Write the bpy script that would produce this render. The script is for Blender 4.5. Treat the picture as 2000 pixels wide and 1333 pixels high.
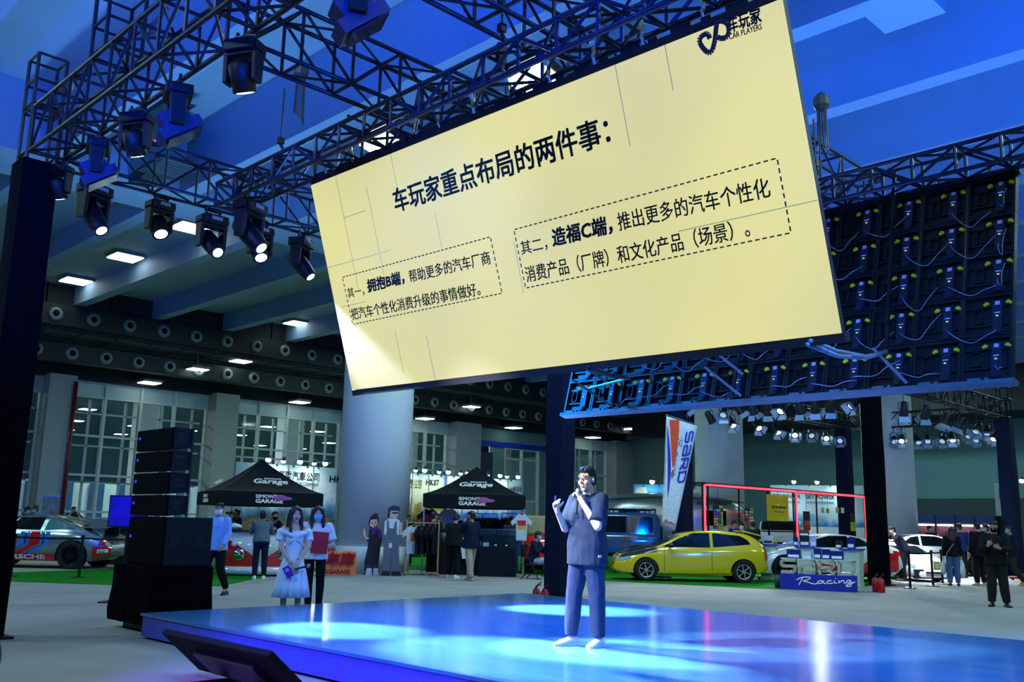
import bpy, math, random
from mathutils import Vector as V, Matrix as M
random.seed(7)
for _o in list(bpy.data.objects): bpy.data.objects.remove(_o)
SC = bpy.context.scene
COL = SC.collection
PI = math.pi
# ------------------------------------------------------------ camera
RC = ((0.70771, 0.148788, 0.690659), (-0.706184, 0.119585, 0.697856), (0.021241, -0.981612, 0.189703))
FPX, CX, CY, CH = 1836.18, 1000.0, 666.5, 1.5
_cd = bpy.data.cameras.new('camera'); CAM = bpy.data.objects.new('camera', _cd); COL.objects.link(CAM)
_cd.sensor_width = 36; _cd.lens = FPX * 36 / 2000; _cd.clip_end = 300; _cd.clip_start = .05
CAM.matrix_world = M(((RC[0][0], -RC[0][1], -RC[0][2], 0), (RC[1][0], -RC[1][1], -RC[1][2], 0),
                      (RC[2][0], -RC[2][1], -RC[2][2], CH), (0, 0, 0, 1)))
SC.camera = CAM
# ------------------------------------------------------------ colour management and world
SC.view_settings.view_transform = 'Standard'; SC.view_settings.look = 'None'
SC.view_settings.exposure = 0.0; SC.view_settings.gamma = 1.0; SC.view_settings.use_curve_mapping = False
_w = bpy.data.worlds.new('world'); SC.world = _w; _w.use_nodes = True
_w.node_tree.nodes['Background'].inputs[0].default_value = (.12, .31, .40, 1)
_w.node_tree.nodes['Background'].inputs[1].default_value = .14
SC.cycles.max_bounces = 5; SC.cycles.diffuse_bounces = 3; SC.cycles.glossy_bounces = 3
SC.cycles.transmission_bounces = 4; SC.cycles.transparent_max_bounces = 8
SC.cycles.caustics_reflective = False; SC.cycles.caustics_refractive = False
SC.cycles.sample_clamp_indirect = 4.0; SC.cycles.use_denoising = True
SC.cycles.use_adaptive_sampling = True; SC.cycles.adaptive_threshold = .02
# ------------------------------------------------------------ lamps of the hall and added lamps
def lamp(kind, loc, power, col, aim=None, size=.3, angle=40, blend=.5, sy=None):
    l = bpy.data.lights.new(kind.lower() + '_lamp', kind); l.energy = power; l.color = col
    if kind == 'SPOT':
        l.spot_size = math.radians(angle); l.spot_blend = blend; l.shadow_soft_size = size
    elif kind == 'AREA':
        l.size = size
        if sy: l.shape = 'RECTANGLE'; l.size_y = sy
    else: l.shadow_soft_size = size
    o = bpy.data.objects.new(kind.lower() + '_lamp', l); COL.objects.link(o); o.location = loc
    if aim is not None:
        o.rotation_euler = (V(aim) - V(loc)).to_track_quat('-Z', 'Y').to_euler()
    return o
HW = (.58, .95, 1.0)          # greenish white of the hall's ceiling lamps and the added ones
for _x, _y, _p in ((4, -4, 800), (12, -3, 800), (20, -1, 700), (29, 2, 800), (-4, 8, 800), (-3, 18, 700),
                   (-1, 28, 900), (20, 31, 700), (30, 33, 700), (40, 26, 900), (47, 20, 900), (44, 9, 700), (14, 16, 520), (18.5, 16, 520), (18, 11, 420)):  # those behind the main screen are added to brighten the stalls
    lamp('AREA', (_x, _y, 9.9), _p * .62, HW, (_x, _y, 0), 1.4)
# added blue spots without fixtures, put in to colour the ceiling
lamp('SPOT', (1.0, 2.0, 5.6), 4800, (.0, .09, 1.0), (12, 14, 11.0), .25, 95, .9)
lamp('SPOT', (0.0, 7.0, 5.6), 4200, (.0, .05, 1.0), (11, 20, 11.0), .25, 90, .9)
lamp('SPOT', (12.5, 1.0, 3.6), 5600, (.0, .14, 1.0), (22, 10, 11.5), .4, 100, .9)
for _x, _y, _z, _p in ((9.0, 9.5, 1.0, 1500), (12.6, 5.0, 1.2, 900), (3.0, 14.5, 1.0, 1200), (10.5, 20.5, 1.0, 2600), (18.0, 8.0, 1.2, 1300)):
    lamp('SPOT', (_x, _y, _z), _p, (.20, .52, 1.0), (_x, _y, 12), .4, 110, 1.0)  # unseen uplights near the floor, added for the beam undersides
lamp('SPOT', (8.0, 4.5, 1.6), 260, (.30, .48, 1.0), (10.0, 5.5, 4.2), .4, 100, .9)  # added fill for the back of the second screen
# blue and violet washes on the stage, white key lamp on the presenter
lamp('SPOT', (1.2, 7.0, 3.0), 1500, (.20, .04, 1.0), (5.3, 7.6, .1), .2, 56, .7)
lamp('SPOT', (3.3, 6.8, 5.8), 2300, (.0, .22, 1.0), (8.2, 7.6, .3), .2, 80, .8)
lamp('SPOT', (4.0, 1.0, 5.6), 2300, (.0, .22, 1.0), (9.0, 4.5, .3), .2, 80, .8)
lamp('SPOT', (7.7, 12.4, 5.8), 3200, (.0, .24, 1.0), (9.0, 6.8, .3), .2, 75, .8)
lamp('SPOT', (11.6, 12.5, 5.8), 3600, (.0, .24, 1.0), (10.8, 5.0, .3), .2, 75, .8)
lamp('SPOT', (1.5, 9.4, 5.6), 12000, (1.0, .97, .96), (7.3, 6.3, 1.5), .12, 15, .4)
# lobby beyond the glass
for _x in (12, 24, 36, 48): lamp('AREA', (_x, 54, 8.2), 900, (.75, 1.0, .98), (_x, 52, 0), 2.0)
# ------------------------------------------------------------ pixel helpers (2000 x 1333 frame)
def ray(px, py):
    a, b = (px - CX) / FPX, (py - CY) / FPX
    return V([RC[i][0] * a + RC[i][1] * b + RC[i][2] for i in range(3)])
CAMP = V((0, 0, CH))
def G(px, py, z=0.0):
    d = ray(px, py); return CAMP + d * ((z - CH) / d.z)
def PX(px, py, X):
    d = ray(px, py); return CAMP + d * (X / d.x)
def PY(px, py, Y):
    d = ray(px, py); return CAMP + d * (Y / d.y)
def AT(px, py, D): return CAMP + ray(px, py) * D
def GD(px, D, z=0.0):
    "ground point under image column px at forward depth D"
    p = AT(px, 1022, D)
    return V((p.x, p.y, z))
# ------------------------------------------------------------ materials
MATS = {}
def lin(c):
    f = lambda u: u / 12.92 if u <= .04045 else ((u + .055) / 1.055) ** 2.4
    return tuple(f(x / 255) for x in c)
def mat(name, rgb, rough=.5, metal=0.0, emit=0.0, var=.08, scale=6.0, bump=0.0, alpha=1.0, ecol=None, spec=.5, trans=0.0, coat=0.0, vscale=None):
    if name in MATS: return MATS[name]
    m = bpy.data.materials.new(name); m.use_nodes = True
    nt = m.node_tree; b = nt.nodes['Principled BSDF']; c = lin(rgb)
    b.inputs['Roughness'].default_value = rough; b.inputs['Metallic'].default_value = metal
    b.inputs['Specular IOR Level'].default_value = spec
    if coat: b.inputs['Coat Weight'].default_value = coat; b.inputs['Coat Roughness'].default_value = .05
    tc = nt.nodes.new('ShaderNodeTexCoord')
    n = nt.nodes.new('ShaderNodeTexNoise'); n.inputs['Scale'].default_value = scale; n.inputs['Detail'].default_value = 3
    nt.links.new(tc.outputs['Object'], n.inputs['Vector'])
    r = nt.nodes.new('ShaderNodeValToRGB')
    r.color_ramp.elements[0].color = (*[x * (1 - var) for x in c], 1); r.color_ramp.elements[0].position = .3
    r.color_ramp.elements[1].color = (*[min(1, x * (1 + var)) for x in c], 1); r.color_ramp.elements[1].position = .7
    nt.links.new(n.outputs['Fac'], r.inputs['Fac']); nt.links.new(r.outputs['Color'], b.inputs['Base Color'])
    if emit:
        b.inputs['Emission Color'].default_value = (*(lin(ecol) if ecol else c), 1)
        b.inputs['Emission Strength'].default_value = emit
    if bump:
        bp = nt.nodes.new('ShaderNodeBump'); bp.inputs['Strength'].default_value = bump; bp.inputs['Distance'].default_value = .02
        nt.links.new(n.outputs['Fac'], bp.inputs['Height']); nt.links.new(bp.outputs['Normal'], b.inputs['Normal'])
    if alpha < 1: b.inputs['Alpha'].default_value = alpha
    if trans: b.inputs['Transmission Weight'].default_value = trans
    MATS[name] = m; return m
def cloth(name, rgb, rough=.85, var=.12): return mat(name, rgb, rough, var=var, scale=14, bump=.25, spec=.2)
def paint(name, rgb, rough=.18): return mat(name, rgb, rough, var=.02, coat=1.0)
BLK = mat('black_metal', (13, 16, 22), .42, .3)
# ------------------------------------------------------------ things
def tag(o, label, cat=None, group=None, kind=None):
    if label: o['label'] = label
    if cat: o['category'] = cat
    if group: o['group'] = group
    if kind: o['kind'] = kind
    return o
def thing(name, label, cat, loc=(0, 0, 0), rz=0.0, group=None):
    o = bpy.data.objects.new(name, None); COL.objects.link(o); o.empty_display_size = .1
    o.location = loc; o.rotation_euler = (0, 0, rz)
    return tag(o, label, cat, group)
def copy_tree(o, parent=None):
    c = o.copy(); COL.objects.link(c)
    if parent is not None: c.parent = parent
    for ch in list(o.children): copy_tree(ch, c)
    return c
def frame(O, ex, ey, ez): return M(((ex[0], ey[0], ez[0], O[0]), (ex[1], ey[1], ez[1], O[1]), (ex[2], ey[2], ez[2], O[2]), (0, 0, 0, 1)))
def basis(d):
    d = V(d).normalized(); a = V((0, 0, 1)) if abs(d.z) < .95 else V((1, 0, 0))
    x = a.cross(d).normalized(); return x, d.cross(x), d
class MB:
    "collects shapes into one mesh"
    def __init__(s): s.v = []; s.f = []; s.mi = []; s.cur = 0
    def add(s, vs, fs):
        k = len(s.v); s.v += [tuple(p) for p in vs]
        for f in fs: s.f.append(tuple(i + k for i in f)); s.mi.append(s.cur)
        return s
    def mat(s, i): s.cur = i; return s
    def box(s, c, size, rz=0.0, R=None):
        x, y, z = [q / 2 for q in size]; R = R or M.Rotation(rz, 3, 'Z'); c = V(c)
        vs = [c + R @ V((a * x, b * y, d * z)) for a in (-1, 1) for b in (-1, 1) for d in (-1, 1)]
        return s.add(vs, [(0, 1, 3, 2), (4, 6, 7, 5), (0, 4, 5, 1), (2, 3, 7, 6), (0, 2, 6, 4), (1, 5, 7, 3)])
    def bb(s, a, b):
        return s.box([(p + q) / 2 for p, q in zip(a, b)], [abs(p - q) for p, q in zip(a, b)])
    def rings(s, rs, closed=True, cap=True):
        n = len(rs[0]); vs = [p for r in rs for p in r]; fs = []
        for i in range(len(rs) - 1):
            for j in range(n if closed else n - 1):
                k = (j + 1) % n; fs.append((i * n + j, i * n + k, (i + 1) * n + k, (i + 1) * n + j))
        if cap and closed:
            fs.append(tuple(range(n - 1, -1, -1))); fs.append(tuple((len(rs) - 1) * n + j for j in range(n)))
        return s.add(vs, fs)
    def tube(s, pts, r, seg=8, cap=True):
        pts = [V(p) for p in pts]; n = len(pts); rr = r if isinstance(r, (list, tuple)) else [r] * n
        rs = []; x = None
        for i, p in enumerate(pts):
            d = (pts[min(i + 1, n - 1)] - pts[max(i - 1, 0)])
            if d.length < 1e-9: d = V((0, 0, 1))
            d.normalize()
            if x is None: x, y, _ = basis(d)
            else:
                x = x - d * x.dot(d)
                if x.length < 1e-6: x = basis(d)[0]
                x.normalize()
            y = d.cross(x)
            rs.append([p + (x * math.cos(2 * PI * j / seg) + y * math.sin(2 * PI * j / seg)) * rr[i] for j in range(seg)])
        return s.rings(rs, True, cap)
    def bar(s, a, b, w, h=None):
        "square bar"
        x, y, d = basis(V(b) - V(a)); h = h or w
        q = [x * w / 2 + y * h / 2, x * -w / 2 + y * h / 2, x * -w / 2 - y * h / 2, x * w / 2 - y * h / 2]
        return s.rings([[V(a) + k for k in q], [V(b) + k for k in q]])
    def cap(s, a, b, ra, rb=None, seg=10):
        "rounded tapered capsule"
        rb = ra if rb is None else rb; a = V(a); b = V(b); d = (b - a)
        d = d.normalized() if d.length > 1e-6 else V((0, 0, 1))
        pts = []; rr = []
        for t in (-90, -60, -30, 0):
            t = math.radians(t); pts.append(a + d * ra * math.sin(t)); rr.append(max(ra * math.cos(t), .0008))
        for t in (0, 30, 60, 90):
            t = math.radians(t); pts.append(b + d * rb * math.sin(t)); rr.append(max(rb * math.cos(t), .0008))
        return s.tube(pts, rr, seg)
    def ell(s, c, r, R=None, nu=14, nv=9):
        c = V(c); R = R or M.Identity(3); rs = []
        for i in range(nv + 1):
            t = -PI / 2 + PI * i / nv; k = max(math.cos(t), .01)
            rs.append([c + R @ V((r[0] * k * math.cos(2 * PI * j / nu), r[1] * k * math.sin(2 * PI * j / nu), r[2] * math.sin(t))) for j in range(nu)])
        return s.rings(rs)
    def lathe(s, prof, O=(0, 0, 0), d=(0, 0, 1), seg=20, cap=True):
        x, y, d = basis(d); O = V(O)
        return s.rings([[O + d * h + (x * math.cos(2 * PI * j / seg) + y * math.sin(2 * PI * j / seg)) * max(r, .0004) for j in range(seg)] for r, h in prof], True, cap)
    def prism(s, poly, O, ex, ey, h):
        O = V(O); ex = V(ex); ey = V(ey); n = ex.cross(ey).normalized() * h
        A = [O + ex * a + ey * b for a, b in poly]; B = [p + n for p in A]; k = len(A)
        area = sum(poly[i][0] * poly[(i + 1) % k][1] - poly[(i + 1) % k][0] * poly[i][1] for i in range(k))
        f = [(i, (i + 1) % k, k + (i + 1) % k, k + i) for i in range(k)] + [tuple(range(k - 1, -1, -1)), tuple(range(k, 2 * k))]
        if area * h < 0: f = [tuple(reversed(q)) for q in f]
        return s.add(A + B, f)
    def quad(s, a, b, c, d): return s.add([a, b, c, d], [(0, 1, 2, 3)])
    def mesh(s, name):
        me = bpy.data.meshes.new(name); me.from_pydata(s.v, [], s.f)
        me.polygons.foreach_set('material_index', s.mi); me.update(); return me
    def build(s, name, m, parent=None, smooth=False, label=None, bevel=0.0, kind=None):
        return link(name, s.mesh(name), m, parent, smooth, label, bevel, kind)
def link(name, me, m, parent=None, smooth=False, label=None, bevel=0.0, kind=None):
    for q in (m if isinstance(m, (list, tuple)) else [m]): me.materials.append(q)
    if smooth: me.shade_smooth()
    o = bpy.data.objects.new(name, me); COL.objects.link(o)
    if parent is not None: o.parent = parent
    if bevel:
        b = o.modifiers.new('bevel', 'BEVEL'); b.width = bevel; b.segments = 2; b.limit_method = 'ANGLE'
    if label: o['label'] = label
    if kind: o['kind'] = kind
    return o
# a side scene in which modifiers are evaluated away from the rest
TMP = bpy.data.scenes.new('bench')
def bake(me, mods):
    o = bpy.data.objects.new('bench', me); TMP.collection.objects.link(o); extra = []
    for kind, kw in mods:
        q = o.modifiers.new('m', kind)
        for a, b in kw.items():
            if isinstance(b, bpy.types.Mesh):
                eo = bpy.data.objects.new('cutter', b); TMP.collection.objects.link(eo); extra.append(eo); b = eo
            setattr(q, a, b)
    vl = TMP.view_layers[0]; vl.update(); dg = vl.depsgraph
    r = bpy.data.meshes.new_from_object(o.evaluated_get(dg), preserve_all_data_layers=True, depsgraph=dg)
    bpy.data.objects.remove(o)
    for e in extra: bpy.data.objects.remove(e)
    return r
def organic(mb, voxel=.012, smooth=3, fac=.5):
    "fuse overlapping shapes into one continuous surface"
    me = bake(mb.mesh('organic'), [('REMESH', dict(mode='VOXEL', voxel_size=voxel)), ('SMOOTH', dict(iterations=smooth, factor=fac))])
    return me
def text(body, name, m, parent, O, ex, ey, w=None, h=None, bold=0.0, shear=0.0, ext=.003, space=1.0, label=None, align='L'):
    cu = bpy.data.curves.new('t', 'FONT'); cu.body = body; cu.size = 1; cu.shear = shear
    cu.space_character = space; cu.resolution_u = 2; cu.extrude = .01
    o = bpy.data.objects.new('t', cu); TMP.collection.objects.link(o)
    TMP.view_layers[0].update(); dg = TMP.view_layers[0].depsgraph
    me = bpy.data.meshes.new_from_object(o.evaluated_get(dg), depsgraph=dg)
    bpy.data.objects.remove(o); bpy.data.curves.remove(cu)
    if not me.vertices: return None
    if bold:     # heavier strokes: the outline repeated around itself
        n = len(me.vertices); vs = [v.co.copy() for v in me.vertices]; fs = [tuple(p.vertices) for p in me.polygons]; V2 = []; F2 = []
        for i, (a, b) in enumerate(((1, 1), (1, -1), (-1, 1), (-1, -1), (0, 0))):
            V2 += [(c.x + a * bold * .8, c.y + b * bold * .8, c.z + i * .0004 * (1 if c.z > 0 else 0)) for c in vs]; F2 += [tuple(q + n * i for q in f) for f in fs]
        me = bpy.data.meshes.new('t'); me.from_pydata(V2, [], F2)
    xs = [v.co.x for v in me.vertices]; ys = [v.co.y for v in me.vertices]
    x0, x1, y0, y1 = min(xs), max(xs), min(ys), max(ys)
    sx = sy = None
    if w: sx = w / (x1 - x0)
    if h: sy = h / (y1 - y0)
    sx = sx or sy; sy = sy or sx
    ex = V(ex).normalized(); ey = V(ey).normalized(); ez = ex.cross(ey); O = V(O)
    off = {'L': 0, 'C': -(x1 - x0) * sx / 2, 'R': -(x1 - x0) * sx}[align]
    for v in me.vertices:
        v.co = O + ex * ((v.co.x - x0) * sx + off) + ey * ((v.co.y - y0) * sy) + ez * (ext if v.co.z > 0 else 0)
    me.name = name
    return link(name, me, m, parent, label=label)
def strokes(lines, O, ex, ey, sx, sy, r, mb=None):
    "pen strokes given as polylines in a unit box"
    mb = mb or MB(); ex = V(ex).normalized(); ey = V(ey).normalized(); O = V(O)
    for l in lines:
        l = smooth_line(l)
        mb.tube([O + ex * (a * sx) + ey * (b * sy) for a, b in l], r, 5)
    return mb
SARDL = (([(1, 1), (.15, 1), (0, .86), (0, .62), (.12, .5), (.88, .5), (1, .38), (1, .14), (.86, 0), (0, 0)],), ([(.05, 1), (.84, 1), (1, .86), (1, 0), (.14, 0), (0, .12), (0, .42), (.14, .52), (1, .52)],),
         ([(0, -.08), (0, 1), (.86, 1), (1, .86), (1, .58), (.86, .45), (0, .45)], [(.5, .45), (1.02, -.05)]), ([(0, 0), (0, 1), (.82, 1), (1, .82), (1, .18), (.82, 0), (-.08, 0)],))
def block_letters(name, m, t, O, ex, ey, w, h, ext, fill=.21):
    "wide square-cut racing letters as solid strokes"
    ex = V(ex).normalized(); ey = V(ey).normalized(); ez = ex.cross(ey); O = V(O); lw = w / 4; bw = h * fill; b = MB(); x0 = bw / 2; uw = lw * .86 - bw; uh = h - bw
    for i, L in enumerate(SARDL):
        for l in L:
            P = [O + ex * (lw * i + x0 + a * uw) + ey * (bw / 2 + c * uh) + ez * (ext / 2) for a, c in l]
            for p, q in zip(P, P[1:]):
                d = (q - p).normalized(); n = ez.cross(d); p2 = p - d * bw * .22; q2 = q + d * bw * .22
                k = [n * bw / 2 + ez * ext / 2, n * -bw / 2 + ez * ext / 2, n * -bw / 2 - ez * ext / 2, n * bw / 2 - ez * ext / 2]
                b.rings([[p2 + v for v in k], [q2 + v for v in k]])
    return b.build(name, m, t)
def smooth_line(l, it=2):
    for _ in range(it):
        q = [l[0]]
        for a, b in zip(l, l[1:]):
            q += [tuple(x * .75 + y * .25 for x, y in zip(a, b)), tuple(x * .25 + y * .75 for x, y in zip(a, b))]
        l = q + [l[-1]]
    return l
def struct(name, mb, m, smooth=False, bevel=0): return mb.build(name, m, None, smooth, None, bevel, 'structure')
# ------------------------------------------------------------ the hall
FLOORM = mat('grey_carpet', (150, 146, 143), .75, var=.10, scale=.7, spec=.25)
CEILM = mat('ceiling_paint', (140, 168, 196), .7, var=.04, scale=1)
BEAMM = mat('beam_paint', (134, 164, 196), .6, var=.04, scale=1)
WALLM = mat('grey_wall', (92, 128, 132), .8, var=.04, scale=.5)
DIMWALLM = mat('dim_wall', (44, 62, 66), .8, var=.05)
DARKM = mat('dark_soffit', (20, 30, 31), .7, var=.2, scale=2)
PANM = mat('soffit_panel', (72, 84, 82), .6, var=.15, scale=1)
FRAMEM = mat('window_frame', (186, 198, 190), .5, var=.04)
GLASSM = mat('window_glass', (120, 170, 175), .04, alpha=.22, spec=.9, var=.02)
SPANM = mat('spandrel', (165, 190, 192), .35, var=.06, scale=.6)
COLM = mat('column_plaster', (208, 216, 222), .65, var=.04, scale=.8); PILM = mat('pillar_paint', (150, 158, 158), .65, var=.04)
struct('floor', MB().bb((-30, -25, -.2), (80, 95, 0)), FLOORM)
struct('ceiling', MB().bb((-30, -25, 11.8), (60, 23.5, 12.0)).bb((-30, 25.4, 10.8), (60, 40.1, 11.0))
       .bb((-30, 23.5, 10.0), (60, 25.5, 12.0)), CEILM)
_n = 1
for k in range(-2, 15):
    x = 7.6 + 3.37 * k
    struct('trim_%d' % _n, MB().bb((x - .44, -25, 10.0), (x, 23.5, 11.8)).bb((x - .44, 25.5, 10.0), (x, 40.1, 10.8)), BEAMM); _n += 1
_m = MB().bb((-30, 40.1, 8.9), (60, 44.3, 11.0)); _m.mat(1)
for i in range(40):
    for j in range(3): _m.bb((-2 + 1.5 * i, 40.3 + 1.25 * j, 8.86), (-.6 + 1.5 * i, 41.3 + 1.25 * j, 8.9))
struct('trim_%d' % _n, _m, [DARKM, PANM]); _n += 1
_m = MB().bb((51.5, -25, 7.65), (55.6, 40.1, 10.8))
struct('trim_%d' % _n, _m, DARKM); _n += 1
# right-hand wall, the shade low on it painted as a dark band
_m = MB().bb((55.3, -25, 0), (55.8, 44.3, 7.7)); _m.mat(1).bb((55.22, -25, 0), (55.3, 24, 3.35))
struct('wall_right', _m, [WALLM, DIMWALLM])
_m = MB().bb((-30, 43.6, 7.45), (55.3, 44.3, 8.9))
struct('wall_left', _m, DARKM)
# pillars of the window wall
for x0, x1 in ((6.2, 7.4), (14.3, 15.45), (22.15, 23.4), (30.1, 31.3), (38.0, 40.05), (46.9, 48.1), (53.4, 55.3)):
    struct('trim_%d' % _n, MB().bb((x0, 43.0, 0), (x1, 44.2, 7.5)), PILM); _n += 1
def window(n, x0, x1, nb):
    f = MB(); w = (x1 - x0) / nb
    for i in range(nb + 1): f.bb((x0 + w * i - .06, 43.86, 0), (x0 + w * i + .06, 44.1, 7.45))
    for z in (.12, 1.57, 3.2, 4.97, 6.75, 7.4): f.bb((x0, 43.9, z - .05), (x1, 44.06, z + .05))
    for z in (4.55, 6.05, 2.9, 1.3): f.bb((x0, 44.55, z - .04), (x1, 44.65, z + .04))
    for i in range(nb): f.bb((x0 + w * (i + .75) - .05, 44.55, 0), (x0 + w * (i + .75) + .05, 44.65, 6.7))
    o = struct('window_%d' % n, f, FRAMEM)
    MB().quad((x0, 44, 0), (x1, 44, 0), (x1, 44, 6.75), (x0, 44, 6.75)).build('pane', GLASSM, o)
    MB().bb((x0, 43.97, 6.78), (x1, 44.03, 7.38)).build('spandrel', SPANM, o)
for i, (a, b, c) in enumerate(((7.4, 14.3, 4), (15.45, 22.15, 4), (23.4, 30.1, 4), (31.3, 38.0, 4), (48.1, 53.4, 3))): window(i + 1, a, b, c)
# bay with the blue stripe, door and glazing behind the small booths
_m = MB().bb((40.05, 43.95, 6.3), (46.9, 44.3, 7.45)).bb((40.05, 43.95, 0), (40.7, 44.3, 6.3)).bb((42.0, 43.95, 0), (43.0, 44.3, 6.3)).bb((46.3, 43.95, 0), (46.9, 44.3, 6.3))
_m.mat(1).bb((40.05, 43.88, 6.28), (46.9, 43.95, 6.62))
struct('wall_back', _m, [WALLM, mat('blue_stripe', (18, 52, 170), .4)])
_m = MB()
for x in (43.05, 44.65, 46.25): _m.bb((x - .06, 43.9, 0), (x + .06, 44.1, 6.3))
for z in (2.9, 5.6, 6.25): _m.bb((43.0, 43.92, z - .05), (46.3, 44.06, z + .05))
_o = struct('window_6', _m, FRAMEM)
MB().quad((43, 44, 0), (46.3, 44, 0), (46.3, 44, 6.3), (43, 44, 6.3)).build('pane', GLASSM, _o)
_o = struct('door_1', MB().bb((40.7, 44.0, 0), (42.0, 44.1, 5.9)), mat('door_leaf', (38, 52, 70), .5))
MB().bb((41.8, 43.9, 1.0), (41.86, 44.0, 1.3)).build('door_handle', FRAMEM, _o)
# lobby beyond the glass
_m = MB().bb((-10, 92, 0), (75, 92.3, 9)).bb((-10, 44.6, 8.6), (75, 92, 8.8)); _m.mat(1).bb((-10, 56.1, 0), (60, 56.3, 3.3))
struct('wall_far', _m, [mat('lobby_wall', (52, 92, 104), .6, var=.15, scale=.3), mat('lobby_panel', (170, 196, 200), .5)])
for i in range(5): struct('trim_%d' % _n, MB().bb((12.5 + 9 * i, 50, 0), (13.7 + 9 * i, 51.2, 8.6)), COLM); _n += 1
POSTM = mat('blue_poster', (16, 58, 104), .4, var=.3, scale=3)
for i in range(16):
    x = 9.2 + 1.75 * i
    tag(MB().bb((x, 56.0, .8), (x + .85, 56.06, 3.2)).build('poster', [POSTM]), 'blue vertical poster on the white panel wall beyond the tall windows', 'poster', 'blue posters beyond the windows')
LAMPM = mat('lamp_panel', (240, 255, 245), .4, emit=5, var=0)
LAMPW = mat('lamp_panel_dim', (235, 255, 245), .4, emit=5, var=0)
LHM = mat('lamp_housing', (120, 128, 126), .5)
def ceiling_light(p, label, group=None, s=.95, m=None, drop=.1, rz=0):
    t = thing('ceiling_light', label, 'ceiling light', p, rz, group)
    MB().box((0, 0, .06), (s + .1, s + .1, .12)).build('housing', LHM, t)
    MB().box((0, 0, -.02), (s, s, .04)).build('diffuser', m or LAMPM, t)
    if drop > .13: MB().tube([(0, 0, .12), (0, 0, drop)], .02, 6).build('rod', LHM, t)
    return t
for i, (px, py) in enumerate(((372, 445), (245, 503), (148, 549))):
    ceiling_light(G(px, py, 10.68), ('square white ceiling panel lamp high beside the moving lamps, brightest of three in line', 'square white ceiling panel lamp in the middle of the row of three',
                  'square white ceiling panel lamp nearest the air nozzles in the row of three')[i], 'panel lamps between the beams')
ceiling_light(G(580, 632, 10.68), 'square white ceiling panel lamp just left of the cream screen', 'panel lamps between the beams')
SOF = ((470, 706, 40.9, 'lamp under the dark soffit above the second row of air nozzles'), (385, 722, 41.2, 'lamp lighting up one air nozzle on the dark duct'),
       (292, 748, 42.9, 'lamp just above the leftmost tall window'), (585, 786, 42.9, 'lamp above the windows left of the big grey column'),
       (830, 818, 42.9, 'lamp above the window right of the big grey column'), (920, 795, 41.2, 'lamp beside the lit air nozzles under the cream screen'),
       (1015, 783, 40.9, 'lamp under the soffit left of the draped mast'), (1003, 836, 42.9, 'lamp above the blue stripe of the wall'),
       (1210, 813, 40.9, 'lamp below the corner of the rear screen'), (1158, 855, 42.9, 'lamp above the narrow windows right of the draped mast'),
       (1230, 838, 41.2, 'lamp lighting the nozzle left of the tall flag'))
for px, py, y, l in SOF: ceiling_light(PY(px, py, y), 'oblong white ' + l, 'ceiling light' and 'lamps under the dark soffit', .8, LAMPM, 8.9 - PY(px, py, y).z)
for i in range(8):
    for j in range(5):
        ceiling_light((10 + 4.6 * i + 2.6 * j, 47.5 + 9 * j, 8.45), 'small white lamp in the lobby ceiling beyond the tall windows', 'lobby lamps beyond the glass', .9, LAMPW)
# air ducts with their ball nozzles
NOZM = mat('nozzle', (128, 142, 138), .45, .3)
DUCM = mat('duct', (26, 36, 36), .55, .2, var=.2)
def air_duct(y0, z0, z1, xs, nx, label):
    t = thing('air_duct', label, 'air duct', (0, y0, 0))
    MB().bb((4, 0, z0), (55, .55, z1)).bb((4, -.02, z0 + .02), (55, 0, z0 + .1)).build('duct_body', DUCM, t)
    for i in range(20): MB().bb((5 + 2.6 * i, .2, z1), (5.06 + 2.6 * i, .26, z1 + .9)).build('hanger', DUCM, t)
    zc = (z0 + z1) / 2; me = None
    for i in range(nx):
        b = MB().lathe([(.30, .02), (.30, -.05), (.24, -.1), (.17, -.14), (.13, -.1), (.13, .0)], (0, 0, 0), (0, 1, 0), 16)
        b.mat(1).lathe([(.125, -.09), (.02, -.085)], (0, 0, 0), (0, 1, 0), 12)
        if me is None:
            o = b.build('nozzle', [NOZM, mat('nozzle_bore', (6, 9, 10), .9)], t, True); me = o.data
        else:
            o = bpy.data.objects.new('nozzle', me); COL.objects.link(o); o.parent = t
        o.location = (xs[0] + (xs[1] - xs[0]) * i, 0, zc)
air_duct(39.9, 9.05, 9.95, (4.0, 5.53), 33, 'long dark air duct with a row of ball nozzles at the ends of the beams')
air_duct(41.5, 7.85, 8.6, (4.4, 5.85), 34, 'long dark lower air duct with ball nozzles above the tall windows')
# columns
def column(n, px, D, r, plinth=True):
    c = GD(px, D); m = MB().lathe([(r, 0), (r, 10.2)], (c.x, c.y, 0), (0, 0, 1), 40)
    if plinth: m.lathe([(r + .06, 0), (r + .06, .72), (r, .74)], (c.x, c.y, 0), (0, 0, 1), 40)
    struct('trim_%d' % n, m, COLM, True); m = None
column(_n, 728, 27.85, 1.06); column(_n + 1, 1407, 39, 1.0, False); column(_n + 2, 1741, 38, 1.0, False)
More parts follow.
